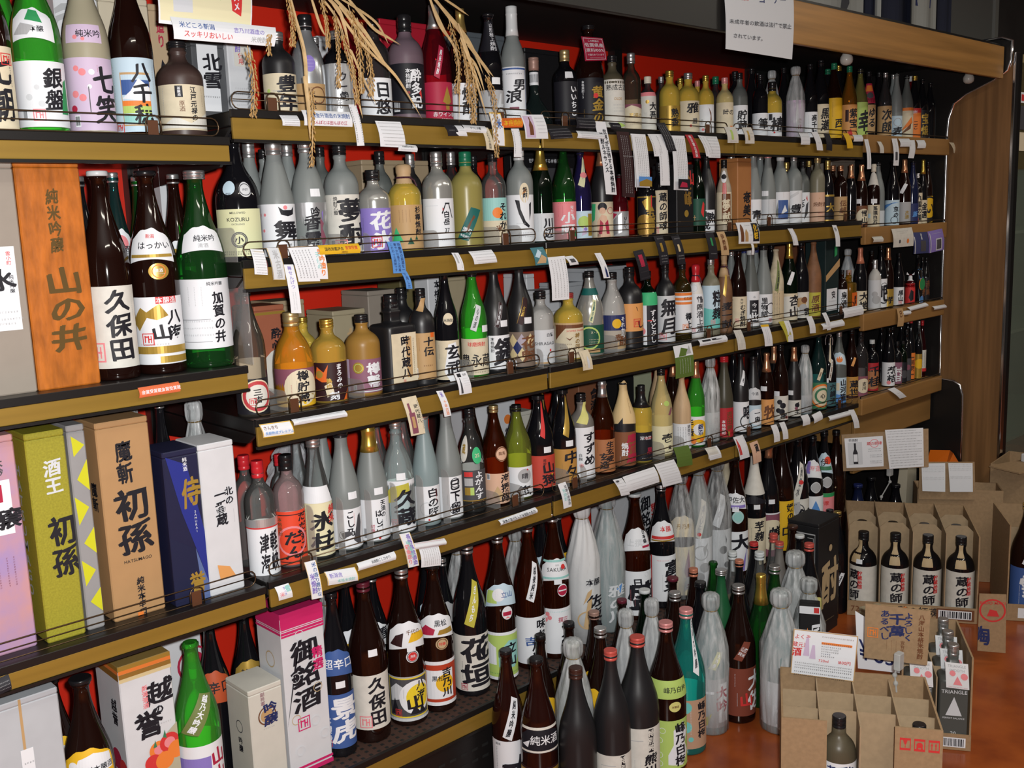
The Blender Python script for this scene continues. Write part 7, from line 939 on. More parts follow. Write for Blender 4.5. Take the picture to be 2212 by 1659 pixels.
(((.965,-.015,1.393),(.992,-.015,1.39),(.996,-.015,1.341),(.968,-.015,1.344)),'L-.85,.85,0.92,h;L-.85,.85,0.81,h;L-.85,.85,0.71,h;L-.85,.85,0.60,h;L-.85,.85,0.50,h;L-.85,.85,0.39,h;L-.85,.85,0.28,h;L-.85,.85,0.18,h;L-.85,.85,0.07,h;L-.8,.8,.9,y;C.8,.6,.1,p','W','white printed card at start of second shelf'),
(((1,-.015,1.393),(1.027,-.015,1.392),(1.035,-.015,1.328),(1.008,-.015,1.33)),'R-1,0,-.92,1,d;R.92,0,1,1,d;R-1,.0,1,.02,d;T米古酒,.1,.95,.05,s','q','grey edged card with pencil lettering of the second shelf'),
(((1.048,-.015,1.391),(1.097,-.015,1.391),(1.114,-.015,1.321),(1.064,-.015,1.323)),'C0.80,.95,.06,h;C0.48,.95,.06,h;C0.16,.95,.06,h;C-0.16,.95,.06,h;C-0.48,.95,.06,h;C-0.80,.95,.06,h','W','white sheet covered in vertical handwriting of the second shelf'),
(((1.097,-.015,1.391),(1.128,-.015,1.39),(1.133,-.015,1.324),(1.101,-.015,1.326)),'T味吟造り,.4,.95,.1,o;T天使の,-.1,.85,.3,a','W','white card with orange and aqua handwriting of the second shelf'),
(((1.035,-.015,1.359),(1.057,-.015,1.358),(1.065,-.015,1.26),(1.042,-.015,1.262)),'T舞せんげつ,0,.97,.5,v;C.2,.45,.05,s;C-.3,.45,.05,s','W','long white strip with violet lettering of the second shelf'),
(((1.116,-.015,1.393),(1.215,-.015,1.393),(1.216,-.015,1.373),(1.117,-.015,1.374)),'H国税局鑑評会,-.3,.55,.4,k;H首席受賞,.55,.6,.4,r;H(最高位),.2,.2,.22,n','y','yellow banner card with brush lettering of the second shelf'),
(((1.29,-.015,1.393),(1.324,-.015,1.393),(1.333,-.015,1.324),(1.299,-.015,1.325)),'T特醸酒の銘酒を一,.6,.95,.05,B;T華やかな香りと落着,.0,.95,.05,B;Tこだわった焼酎です,-.6,.95,.05,B','b2','blue card with three columns of type of the second shelf'),
(((1.322,-.015,1.328),(1.338,-.015,1.327),(1.348,-.015,1.288),(1.332,-.015,1.289)),'T使用した,0,.95,.05,B','b2','narrow blue tail strip under the blue card of the second shelf'),
(((1.468,-.015,1.361),(1.488,-.015,1.36),(1.5,-.015,1.319),(1.48,-.015,1.321)),'R-.6,.4,-.1,.95,s;C.5,.9,.1,h','W','white curled tag under the pale clear bottle of the second shelf'),
(((1.519,-.015,1.361),(1.59,-.015,1.362),(1.603,-.015,1.332),(1.532,-.015,1.331)),'L-.85,.85,0.92,h;L-.85,.85,0.71,h;L-.85,.85,0.50,h;L-.85,.85,0.28,h;L-.85,.85,0.07,h','W','white rounded card with five printed lines of the second shelf'),
(((1.717,-.015,1.36),(1.761,-.015,1.361),(1.775,-.015,1.317),(1.73,-.015,1.317)),'P-.8 .1 .2 .6 .8 .4 .6 .1,t2;P-.9 .5 .0 .9 .3 .7 -.3 .4,e;L.1,.7,.85,W','tl','teal picture card at shelf joint'),
(((1.777,-.015,1.334),(1.838,-.015,1.335),(1.845,-.015,1.225),(1.784,-.015,1.226)),'C0.80,.95,.06,h;C0.40,.95,.06,h;C0.00,.95,.06,h;C-0.40,.95,.06,h;C-0.80,.95,.06,h','W','tall white sheet with columns of handwriting of the second shelf'),
(((1.835,-.015,1.333),(1.866,-.015,1.334),(1.884,-.015,1.311),(1.852,-.015,1.31)),'R-.5,.3,.6,.7,h','W','small white tag, first of the plain tags on the second shelf rail'),
(((1.95,-.015,1.336),(1.973,-.015,1.336),(2.004,-.015,1.268),(1.979,-.015,1.269)),'C-.5,.95,.5,h;P-.1 .05 .5 .05 .5 .3 .2 .5 -.1 .3,B','W','white strip with small blue bottle picture of the second shelf'),
(((2.105,-.015,1.333),(2.145,-.015,1.337),(2.169,-.015,1.256),(2.129,-.015,1.252)),'R-.4,.45,.4,.85,z;L-.85,.85,0.92,h;L-.85,.85,0.71,h;L-.85,.85,0.50,h;L-.85,.85,0.28,h;L-.85,.85,0.07,h','k','black card with dim red print of the second shelf'),
(((2.193,-.015,1.37),(2.232,-.015,1.372),(2.255,-.015,1.291),(2.215,-.015,1.29)),'R-.3,.45,.2,.75,d;L-.6,.6,.3,s;L-.6,.6,.2,s;L-.6,.6,.1,s;L-.6,.6,.9,s','k','black card with gold mark of the second shelf'),
(((2.271,-.015,1.367),(2.306,-.015,1.369),(2.33,-.015,1.287),(2.294,-.015,1.286)),'R-.3,.45,.2,.7,d3;L-.6,.6,.3,s;L-.6,.6,.2,s;L-.6,.6,.9,s','k','small black tag, second of the plain tags on the second shelf rail'),
(((2.428,-.015,1.372),(2.469,-.015,1.371),(2.486,-.015,1.293),(2.444,-.015,1.294)),'R-.2,.5,.2,.8,g;L-.6,.6,.2,s','k','small black tag, third of the plain tags on the second shelf rail'),
(((2.486,-.015,1.372),(2.525,-.015,1.372),(2.544,-.015,1.301),(2.505,-.015,1.302)),'T伊勢錦,.0,.9,.2,n','t2','tan card with ink lettering on second shelf'),
(((2.585,-.015,1.396),(2.696,-.015,1.395),(2.706,-.015,1.329),(2.594,-.015,1.332)),'P-.8 .1 -.5 .1 -.5 .7 -.6 .9 -.7 .9 -.8 .7,n;P-.4 .1 -.1 .1 -.1 .5 -.25 .7 -.4 .5,t;R.35,.1,.95,.95,k;T化粧,.65,.9,.2,y;L-.3,.2,.85,h;L0,.3,.6,h;L0,.3,.4,h','W','white card with bottle photos and black panel of the second shelf third bay'),
(((2.661,-.015,1.337),(2.673,-.015,1.336),(2.674,-.015,1.296),(2.662,-.015,1.296)),'','W','small white tag, first of the plain tags on the second shelf third bay rail'),
(((2.874,-.015,1.369),(2.903,-.015,1.368),(2.932,-.015,1.313),(2.902,-.015,1.314)),'C0.80,.95,.06,h;C-0.80,.95,.06,h','W','small white tag, second of the plain tags on the second shelf third bay rail'),
(((3.152,-.015,1.371),(3.18,-.015,1.37),(3.199,-.015,1.297),(3.171,-.015,1.298)),'S-.2,.8,.08,k;C.3,.7,.1,s','W','small white tag, third of the plain tags on the second shelf third bay rail'),
(((3.565,-.022,1.344),(3.726,-.022,1.345),(3.734,-.022,1.275),(3.573,-.022,1.276)),'D-.4,.3,.1,h;D.4,.3,.13,o;L-.5,.5,.85,s;L-.3,.3,.75,s','w','large white card with two small figures of the second tray'),
(((3.73,-.022,1.325),(3.855,-.022,1.324),(3.865,-.022,1.242),(3.739,-.022,1.244)),'R-.1,.1,.6,.6,h;T秘蔵,.1,.95,.65,q;R-.9,.0,-.8,.8,q','B2','navy card with pale writing on its tray'),
(((3.861,-.022,1.324),(3.989,-.022,1.332),(3.998,-.022,1.248),(3.869,-.022,1.241)),'R-.1,.05,.7,.6,q;R.0,.1,.6,.55,h;L-.5,.7,.85,q;R-.9,.0,-.8,.9,q','v','violet card with framed print beside navy card of the second tray'),
(((3.419,-.022,1.321),(3.492,-.022,1.321),(3.493,-.022,1.301),(3.42,-.022,1.302)),'L-.85,.85,0.92,s;L-.85,.85,0.50,s;L-.85,.85,0.07,s','w','small off white tag, first of the plain tags on the second tray rail'),
(((1.027,-.015,1.047),(1.155,-.015,1.046),(1.158,-.015,1.033),(1.029,-.015,1.035)),'L-.85,.85,0.92,h;L-.85,.85,0.50,h;L-.85,.85,0.07,h','W','long white printed strip on third shelf edge'),
(((.954,-.015,1.049),(1.023,-.015,1.046),(1.028,-.015,1.018),(.959,-.015,1.022)),'R-1,0,-.96,1,y;R.96,0,1,1,y;R-1,.95,1,1,y;R-1,0,1,.05,y;Hさんきち,-.4,.7,.3,n;H長期熟成プレミアム,.15,.3,.26,b2','W','yellow bordered card at start of third shelf'),
(((1.305,-.015,1.049),(1.345,-.015,1.05),(1.363,-.015,.961),(1.323,-.015,.961)),'T時代蔵八,.5,.8,.3,k;R-.7,.05,.1,.6,m;R-.5,.2,-.1,.5,t;R-.6,.6,-.3,.85,m;C.85,.9,.1,h','c','cream card with picture of a mauve box of the third shelf'),
(((1.404,-.015,1.051),(1.423,-.015,1.05),(1.441,-.015,.989),(1.421,-.015,.989)),'T米,.0,.97,.75,v;T十年古酒,.1,.65,.05,o','W','white strip with violet and orange characters of the third shelf'),
(((1.458,-.015,1.085),(1.495,-.015,1.086),(1.507,-.015,1.033),(1.469,-.015,1.033)),'R-.7,.8,-.1,.95,k;P-.7 .05 -.35 .05 -.4 .4 -.45 .75 -.55 .75 -.65 .4,h;L.0,.8,.7,s;L.0,.8,.6,s;L.0,.8,.5,s;L.0,.8,.4,s;H玄武,.4,.88,.1,k','W','white card with dark bottle picture on wire rail of the third shelf'),
(((1.879,-.015,1.087),(1.915,-.015,1.088),(1.928,-.015,1.035),(1.891,-.015,1.035)),'P.0 .1 .45 .1 .45 .5 .25 .75 .0 .5,q;C-.6,.9,.2,h','c','cream card with pale bottle drawing of the third shelf'),
(((2.273,-.015,1.055),(2.358,-.015,1.056),(2.365,-.015,.959),(2.279,-.015,.961)),'R-1,.65,1,1,W;P-.6 .66 .2 .66 .5 .85 -.2 .92,olg2;P.2 .7 .8 .7 .7 .95,s;C.6,.6,.1,W;C.3,.6,.1,W;C.0,.6,.1,W;C-.3,.6,.1,W;C-.6,.6,.1,W','olg2','green and white leaf card between shelves of the third shelf'),
(((2.395,-.015,1.06),(2.514,-.015,1.062),(2.517,-.015,1.044),(2.398,-.015,1.042)),'L-.8,.8,.7,k;L-.6,.6,.3,h','W','small white tag, first of the plain tags on the third shelf rail'),
(((2.392,-.015,1.061),(2.53,-.015,1.061),(2.533,-.015,1.041),(2.394,-.015,1.042)),'R-.8,.6,-.2,.85,k;R-.1,.6,.7,.85,k;L-.8,.8,.25,h','W','wide white card with bold black words of the third shelf'),
(((2.572,-.015,1.071),(2.612,-.015,1.069),(2.632,-.015,1.006),(2.591,-.015,1.008)),'C0.80,.95,.06,s;C0.00,.95,.06,s;C-0.80,.95,.06,s','w','small off white tag, second of the plain tags on the third shelf rail'),
(((2.719,-.015,1.073),(2.763,-.015,1.071),(2.783,-.015,1),(2.739,-.015,1.003)),'R-1,.9,1,1,y;C.2,.8,.1,b;C-.3,.8,.1,b','W','white strip with blue handwriting of the third shelf'),
(((2.824,-.015,1.073),(2.858,-.015,1.072),(2.905,-.015,1.001),(2.869,-.015,1.003)),'C.0,.9,.1,n','y3','small yellow tag, third of the plain tags on the third shelf rail'),
(((2.854,-.015,1.074),(2.885,-.015,1.071),(2.907,-.015,.999),(2.875,-.015,1.002)),'C.0,.9,.1,h','W','small white tag, fourth of the plain tags on the third shelf rail'),
(((2.991,-.015,1.074),(3.026,-.015,1.073),(3.046,-.015,1.014),(3.01,-.015,1.016)),'C.0,.6,.2,p','W','small white tag, fifth of the plain tags on the third shelf rail'),
(((3.093,-.015,1.077),(3.119,-.015,1.077),(3.147,-.015,1.015),(3.121,-.015,1.015)),'C.0,.9,.1,h','W','small white tag, sixth of the plain tags on the third shelf rail'),
(((3.086,-.015,1.04),(3.23,-.015,1.042),(3.238,-.015,1.02),(3.093,-.015,1.02)),'L-.85,.85,0.92,s;L-.85,.85,0.07,s','W','small white tag, seventh of the plain tags on the third shelf rail'),
(((3.229,-.015,1.079),(3.366,-.015,1.082),(3.371,-.015,1.048),(3.233,-.015,1.046)),'L-.85,.85,0.92,h;L-.85,.85,0.64,h;L-.85,.85,0.35,h;L-.85,.85,0.07,h','W','white printed card near end of third shelf'),
(((3.622,-.022,1.046),(3.67,-.022,1.044),(3.669,-.022,.976),(3.621,-.022,.978)),'T巳,.0,.9,.5,n','t','tan card on wooden tray of third shelf'),
(((3.666,-.022,1.032),(3.728,-.022,1.031),(3.729,-.022,1.016),(3.667,-.022,1.017)),'','W','small white tag, first of the plain tags on the third tray rail'),
(((3.706,-.022,1.043),(3.86,-.022,1.049),(3.878,-.022,1.034),(3.723,-.022,1.028)),'','W','curled white strip along the tray edge'),
(((3.924,-.022,1.028),(4.035,-.022,1.027),(4.043,-.022,1.013),(3.93,-.022,1.014)),'','W','small white tag, second of the plain tags on the third tray rail'),
(((1.032,-.015,.743),(1.059,-.015,.742),(1.068,-.015,.658),(1.041,-.015,.661)),'R-1,0,-.94,1,y;R.94,0,1,1,y;T米の香り豊かな,.45,.97,.05,b;T米焼酎,-.3,.7,.15,v','W','white strip with blue handwriting at shelf joint'),
(((1.078,-.015,.71),(1.155,-.015,.7),(1.159,-.015,.67),(1.082,-.015,.68)),'R-1,0,-.96,1,y;R.96,0,1,1,y;H新潟流,-.4,.68,.35,v;H本格米焼酎,.2,.25,.3,a','W','white card with violet and aqua handwriting of the fourth shelf'),
(((1.16,-.015,.707),(1.261,-.015,.708),(1.261,-.015,.69),(1.16,-.015,.691)),'H米焼酎こしひかり,.2,.65,.4,k;L-.8,.8,.2,s','W','long slanted white strip with black type of the fourth shelf'),
(((1.278,-.015,.743),(1.307,-.015,.741),(1.325,-.015,.659),(1.295,-.015,.661)),'R-1,0,-.94,1,y;R.94,0,1,1,y;T長野県桂酒造,.4,.97,.05,v;T米焼酎,.0,.8,.3,a;T初垂取り,-.45,.7,.1,p','W','white strip with three colours of handwriting of the fourth shelf'),
(((1.314,-.015,.713),(1.406,-.015,.702),(1.407,-.015,.688),(1.314,-.015,.699)),'L-.85,.85,0.92,r;L-.85,.85,0.07,r;L-.8,.8,.3,h','W','white strip with red and black print of the fourth shelf'),
(((1.33,-.015,.698),(1.387,-.015,.69),(1.388,-.015,.642),(1.331,-.015,.652)),'C0.80,.95,.06,h;C0.57,.95,.06,h;C0.34,.95,.06,h;C0.11,.95,.06,h;C-0.11,.95,.06,h;C-0.34,.95,.06,h;C-0.57,.95,.06,h;C-0.80,.95,.06,h','W','white sheet of vertical type under red print strip of the fourth shelf'),
(((.96,-.015,.71),(.992,-.015,.71),(.997,-.015,.68),(.965,-.015,.681)),'T雪,.6,.95,.5,a;Tすっき,.1,.9,.3,v;T米,-.4,.6,.2,p','W','curled card above the pink topped gift box of the fourth shelf'),
(((1.577,-.015,.705),(1.704,-.015,.709),(1.707,-.015,.695),(1.58,-.015,.692)),'H薩摩の国が生んだ米焼酎の傑作,.0,.5,.6,k','W','long white strip in bold black type of the fourth shelf'),
(((1.788,-.015,.751),(1.817,-.015,.752),(1.833,-.015,.683),(1.803,-.015,.683)),'T球磨の泉酒造,.5,.9,.1,h;T米焼酎,-.2,.8,.3,a','W','white strip with aqua handwriting near rail end of the fourth shelf'),
(((2.003,-.015,.718),(2.04,-.015,.716),(2.068,-.015,.664),(2.031,-.015,.667)),'L-.85,.85,0.92,h;L-.85,.85,0.75,h;L-.85,.85,0.58,h;L-.85,.85,0.41,h;L-.85,.85,0.24,h;L-.85,.85,0.07,h;R-.8,.85,-.2,.95,h','W','small white tag, first of the plain tags on the fourth shelf rail'),
(((2.043,-.015,.718),(2.181,-.015,.72),(2.198,-.015,.672),(2.059,-.015,.672)),'L-.85,.85,0.92,s;L-.85,.85,0.71,s;L-.85,.85,0.50,s;L-.85,.85,0.28,s;L-.85,.85,0.07,s','W','wide white sheet with rows of handwriting of the fourth shelf'),
(((2.183,-.015,.726),(2.272,-.015,.724),(2.305,-.015,.649),(2.215,-.015,.653)),'L-.85,.85,0.92,s;L-.85,.85,0.81,s;L-.85,.85,0.71,s;L-.85,.85,0.60,s;L-.85,.85,0.50,s;L-.85,.85,0.39,s;L-.85,.85,0.28,s;L-.85,.85,0.18,s;L-.85,.85,0.07,s','W','square white sheet with neat handwriting of the fourth shelf'),
(((2.27,-.015,.759),(2.341,-.015,.754),(2.355,-.015,.692),(2.283,-.015,.698)),'','olg2','plain green leaf card of the fourth shelf'),
(((2.423,-.015,.727),(2.483,-.015,.726),(2.502,-.015,.686),(2.442,-.015,.688)),'L-.85,.85,0.92,s;L-.85,.85,0.64,s;L-.85,.85,0.35,s;L-.85,.85,0.07,s','W','small white tag, second of the plain tags on the fourth shelf rail'),
(((2.422,-.015,.729),(2.474,-.015,.726),(2.489,-.015,.69),(2.436,-.015,.694)),'L-.85,.85,0.92,s;L-.85,.85,0.50,s;L-.85,.85,0.07,s','w','small off white tag, third of the plain tags on the fourth shelf rail'),
(((2.57,-.015,.736),(2.621,-.015,.736),(2.654,-.015,.659),(2.602,-.015,.659)),'P-.9 .2 -.4 .2 -.4 .6 -.6 .9 -.7 .9 -.9 .6,r;C0.80,.95,.06,s;C-0.80,.95,.06,s','W','white card with red bottle picture of the fourth shelf'),
(((2.659,-.015,.701),(2.703,-.015,.703),(2.72,-.015,.632),(2.675,-.015,.63)),'T蔵,.3,.9,.5,k;C-.2,.4,.1,z','c2','peach card with brush mark of the fourth shelf'),
(((2.781,-.015,.738),(2.814,-.015,.737),(2.829,-.015,.679),(2.795,-.015,.68)),'C.0,.9,.2,s','W','small white tag, fourth of the plain tags on the fourth shelf rail'),
(((2.831,-.015,.739),(2.862,-.015,.738),(2.88,-.015,.678),(2.849,-.015,.68)),'C.0,.9,.2,s','W','small white tag, fifth of the plain tags on the fourth shelf rail'),
(((2.963,-.015,.741),(3.008,-.015,.74),(3.016,-.015,.704),(2.97,-.015,.705)),'C.2,.9,.2,s','W','small white tag, sixth of the plain tags on the fourth shelf rail'),
(((3.034,-.015,.732),(3.089,-.015,.738),(3.098,-.015,.708),(3.043,-.015,.702)),'','W','small white tag, seventh of the plain tags on the fourth shelf rail'),
(((3.142,-.015,.71),(3.288,-.015,.707),(3.291,-.015,.691),(3.144,-.015,.694)),'L-.85,.85,0.92,s;L-.85,.85,0.07,s','W','small white tag, eighth of the plain tags on the fourth shelf rail'),
(((3.286,-.015,.71),(3.324,-.015,.706),(3.361,-.015,.633),(3.323,-.015,.637)),'C.0,.6,.1,p','W','small white tag, ninth of the plain tags on the fourth shelf rail'),
(((3.565,-.022,.747),(3.619,-.022,.746),(3.713,-.022,.696),(3.657,-.022,.697)),'L-.5,.5,.5,h','W','small white tag, first of the plain tags on the fourth tray rail'),
(((4.098,-.022,.763),(4.132,-.022,.76),(4.242,-.022,.711),(4.207,-.022,.714)),'','W','small white tag, second of the plain tags on the fourth tray rail'),
(((.72,-.015,1.156),(.797,-.015,1.157),(.797,-.015,1.139),(.719,-.015,1.138)),'H金賞受賞蔵金賞受賞蔵,.05,.5,.42,W','o3','orange sticker strip with white characters of the near bay middle shelf'),
(((.43,-.015,.699),(.451,-.015,.702),(.452,-.015,.676),(.432,-.015,.673)),'L-.8,.8,.7,s;L-.8,.8,.5,s;L-.8,.8,.3,s','k','black printed clip card at first rail of the near bay lower shelf')): sheet('price_tag', _c, _a, _p, _d, 'tag', 'paper tags on the shelf rails')

# ---------------------------------------------------------------- dried rice bunches
def bez(p, n=14):
    out = []; P_ = [Vector(q) for q in p]; P_ = [P_[0]] + P_ + [P_[-1]]
    for i in range(1, len(P_) - 2):
        for k in range(n):
            t = k / n; a, b, c, d = P_[i - 1:i + 3]; out.append(.5 * (2 * b + (c - a) * t + (2 * a - 5 * b + 4 * c - d) * t * t + (3 * b - a - 3 * c + d) * t ** 3))
    return out + [P_[-2]]
def rice(label, ears, leaves, org):
    root = thing('rice_bunch', label, 'dried rice', org, 0, 'dried rice bunches'); o_ = Vector(org)
    for pts, wd in leaves:
        c = [p - o_ for p in bez(pts)]; n = len(c); v = []; f = []
        side = Vector((.72, -.68, 0))
        for i, p in enumerate(c):
            t = i / (n - 1); hw = wd * .62 * (.35 + .65 * math.sin(math.pi * min(1, t * .9 + .12)) ** .7) * (1 - t ** 6); d = (c[min(i + 1, n - 1)] - c[max(i - 1, 0)]).normalized(); s_ = d.cross(Vector((-.65, -.75, 0))).normalized()
            v += [p - s_ * hw, p + Vector((-.001, -.0012, 0)), p + s_ * hw]
        for i in range(n - 1):
            for k in range(2): f.append((i * 3 + k, i * 3 + k + 1, i * 3 + k + 4, i * 3 + k + 3))
        mesh_obj('leaf', v, f, straw, root, smooth=True)
    for pts, dens, thick in ears:
        c = [p - o_ for p in bez(pts)]; b = MB(); b.tube(c, .0011, 5, 0)
        n = len(c); N = int(dens)
        for k in range(N):
            u = .12 + .88 * k / N; i = min(int(u * (n - 1)), n - 2); p = c[i].lerp(c[i + 1], u * (n - 1) - i); d = (c[i + 1] - c[i]).normalized(); a = k * 2.4 + rnd.random(); e = d.cross(Vector((.3, .8, .2))).normalized(); g = d.cross(e)
            off = (e * math.cos(a) + g * math.sin(a)) * thick * (.5 + .5 * rnd.random()); ax = (d + (e * math.cos(a) + g * math.sin(a)) * .35).normalized(); q = p + off; l_ = .0042; r_ = .0017; h1 = ax.cross(Vector((.1, .5, .8))).normalized(); h2 = ax.cross(h1)
            vv = [q - ax * l_] + [q + (h1 * math.cos(t) + h2 * math.sin(t)) * r_ for t in (0, 1.57, 3.14, 4.71)] + [q + ax * l_]; b.add(vv, [(0, 2, 1), (0, 3, 2), (0, 4, 3), (0, 1, 4), (5, 1, 2), (5, 2, 3), (5, 3, 4), (5, 4, 1)], 1)
        b.obj('rice_ear', [straw, grain], root)
rice('large bunch of dried rice ears hanging before the first bay', [([(1.0654, -0.05, 1.8687), (1.0726, -0.05, 1.8185), (1.0688, -0.05, 1.772)],70,0.006),
 ([(1.133, -0.06, 1.8706), (1.1422, -0.06, 1.8196), (1.1427, -0.06, 1.7747)],60,0.0055),
 ([(1.1887, -0.07, 1.8578), (1.2078, -0.07, 1.7799), (1.2082, -0.07, 1.6897)],120,0.007),
 ([(1.2219, -0.05, 1.8403), (1.2451, -0.05, 1.7677), (1.2466, -0.05, 1.6894)],110,0.007),
 ([(1.1618, -0.06, 1.8456), (1.166, -0.06, 1.7778), (1.1613, -0.06, 1.6994)],80,0.005),
 ([(1.1702, -0.07, 1.812), (1.189, -0.07, 1.7336), (1.1967, -0.07, 1.6686)],90,0.006),
 ([(0.9729, -0.05, 1.7649), (0.9817, -0.05, 1.7006), (0.973, -0.05, 1.6366)],90,0.0075),
 ([(1.0142, -0.06, 1.788), (1.0113, -0.06, 1.7688), (1.0108, -0.06, 1.7488)],20,0.005),
 ([(1.0904, -0.07, 1.6963), (1.0902, -0.07, 1.6393), (1.0808, -0.07, 1.545)],70,0.005)], [([(1.0696, -0.045, 1.868), (1.0952, -0.045, 1.7739), (1.0977, -0.045, 1.7085), (1.0967, -0.045, 1.6465)],0.006),
 ([(1.066, -0.057, 1.8654), (1.0782, -0.057, 1.8137), (1.0873, -0.057, 1.7672)],0.0035),
 ([(1.1429, -0.069, 1.868), (1.2004, -0.069, 1.8017), (1.2458, -0.069, 1.7651), (1.282, -0.069, 1.7403)],0.0045),
 ([(1.2031, -0.045, 1.8793), (1.2616, -0.045, 1.827), (1.2958, -0.045, 1.8119), (1.3324, -0.045, 1.7976)],0.005),
 ([(1.1618, -0.057, 1.8724), (1.2295, -0.057, 1.8175), (1.2882, -0.057, 1.7446)],0.006),
 ([(1.1686, -0.069, 1.8536), (1.2601, -0.069, 1.7616), (1.3046, -0.069, 1.7209), (1.361, -0.069, 1.6455)],0.005),
 ([(1.1211, -0.045, 1.8676), (1.136, -0.045, 1.8213), (1.1476, -0.045, 1.7983)],0.0045),
 ([(1.1955, -0.057, 1.7762), (1.204, -0.057, 1.7023), (1.2166, -0.057, 1.6422)],0.005),
 ([(1.1427, -0.069, 1.8658), (1.1702, -0.069, 1.8384), (1.1872, -0.069, 1.7738)],0.006),
 ([(1.1862, -0.045, 1.8751), (1.2683, -0.045, 1.8391), (1.3006, -0.045, 1.796)],0.004),
 ([(1.1981, -0.057, 1.7742), (1.2201, -0.057, 1.7284), (1.2534, -0.057, 1.6704)],0.004),
 ([(1.0782, -0.069, 1.7152), (1.0829, -0.069, 1.661), (1.0815, -0.069, 1.595)],0.006),
 ([(1.1452, -0.045, 1.8704), (1.1824, -0.045, 1.826), (1.194, -0.045, 1.7598)],0.004)], (1.1494, -0.06, 1.8769))
rice('smaller bunch of dried rice ears beside the ruby bottle', [([(1.461, -0.05, 1.8651), (1.4827, -0.05, 1.7864), (1.4763, -0.05, 1.7067)],90,0.007),
 ([(1.4838, -0.06, 1.8341), (1.4994, -0.06, 1.7567), (1.502, -0.06, 1.6845)],80,0.006),
 ([(1.4994, -0.07, 1.7875), (1.5103, -0.07, 1.7114), (1.5029, -0.07, 1.6421)],70,0.006),
 ([(1.4969, -0.05, 1.832), (1.5132, -0.05, 1.7339), (1.5195, -0.05, 1.6458)],70,0.007),
 ([(1.5522, -0.06, 1.7503), (1.5759, -0.06, 1.6983), (1.5787, -0.06, 1.5704)],90,0.006)], [([(1.4111, -0.045, 1.9059), (1.4505, -0.045, 1.8406), (1.4867, -0.045, 1.7825), (1.4825, -0.045, 1.6436)],0.0045),
 ([(1.4125, -0.057, 1.904), (1.4771, -0.057, 1.8461), (1.5452, -0.057, 1.7779), (1.5709, -0.057, 1.7468)],0.006),
 ([(1.4312, -0.069, 1.8993), (1.4693, -0.069, 1.8845), (1.5034, -0.069, 1.87)],0.004),
 ([(1.4253, -0.045, 1.9028), (1.5165, -0.045, 1.8271), (1.5608, -0.045, 1.7528)],0.006),
 ([(1.4058, -0.057, 1.8985), (1.4282, -0.057, 1.8486), (1.4524, -0.057, 1.8195)],0.005),
 ([(1.4768, -0.069, 1.8224), (1.5097, -0.069, 1.7513), (1.5458, -0.069, 1.6526)],0.0045),
 ([(1.5026, -0.045, 1.7986), (1.5387, -0.045, 1.7715), (1.5635, -0.045, 1.7121)],0.005),
 ([(1.5066, -0.057, 1.8121), (1.5459, -0.057, 1.7779), (1.5813, -0.057, 1.7475)],0.005),
 ([(1.4719, -0.069, 1.851), (1.5012, -0.069, 1.7804), (1.538, -0.069, 1.703)],0.004)], (1.4072, -0.06, 1.9075))

# ---------------------------------------------------------------- signs
# bubble wrap bundle
q = thing('bubble_wrap', 'crumpled clear bubble wrap bundle behind the red labelled bottle', 'packaging', (1.19, .27, .718)); b = MB(); v = []; f = []
for i in range(19):
    for k in range(28):
        t = 2 * math.pi * k / 28; h_ = i / 18; r = (.052 + .012 * math.sin(5 * t + 9 * h_) + .006 * math.sin(13 * t - 20 * h_) + .004 * rnd.random()) * (1 - .5 * h_ ** 4); v.append((r * math.cos(t) * 1.15, r * math.sin(t) * .7, .21 * h_ + .004 * rnd.random() * (i > 0)))
for i in range(18):
    for k in range(28): f.append((i * 28 + k, i * 28 + (k + 1) % 28, i * 28 + 28 + (k + 1) % 28, i * 28 + 28 + k))
f += [tuple(range(27, -1, -1)), tuple(range(18 * 28, 19 * 28))]; mesh_obj('film', v, f, mat('bubble_film', (.50, .51, .55), .12, alpha=.6, bump=(140, 1)), q)
sheet('sign_board', ((.813,-.035,1.8608),(.9986,-.035,1.8842),(.9878,-.035,1.7893),(.8103,-.035,1.7904)), 'R-.97,.08,.97,.97,c3;R-.7,.3,-.3,1,q;H12,-.5,.75,.2,k;P-.1 1 .4 1 .3 .6 .1 .7,g;P.5 1 .8 1 .75 .3 .55 .4,r;Tススメ,.65,.95,.4,W', 'W', 'cream poster with red ribbon hanging in the near bay', 'sign')
sheet('sign_strip', ((.8294,-.045,1.8025),(1.0375,-.045,1.8041),(1.0295,-.045,1.7683),(.831,-.045,1.7643)), 'H米どころ新潟,-.55,.68,.3,b;H吉乃川酒造の,.45,.64,.28,v;Hスッキリおいしい,-.35,.28,.32,r;H米焼酎,.65,.25,.3,s', 'W', 'white handwritten strip below the cream poster', 'sign')
sheet('sign_paper', ((2.2259,-.222,2.0052),(2.553,-.222,2.0466),(2.5448,-.222,1.8377),(2.2315,-.222,1.8393)), 'Hお酒,-.55,.78,.13,r,1.6;Hコーナー,.35,.75,.13,B,1.6;H未成年者の飲酒は法律で禁止,.0,.41,.07,h,2;Hされています。,-.35,.21,.07,h,1.9', 'q', 'white paper notice hanging from the walnut fascia', 'sign')
sheet('card_board', ((3.3053,.0217,.6109),(3.4553,-.2313,.6399),(3.4577,-.2354,.4999),(3.3095,.0145,.4742)), '', 't', 'tan backing card on a clip stand behind carton of four', 'sign', curl=0, thick=True, back=kraft)
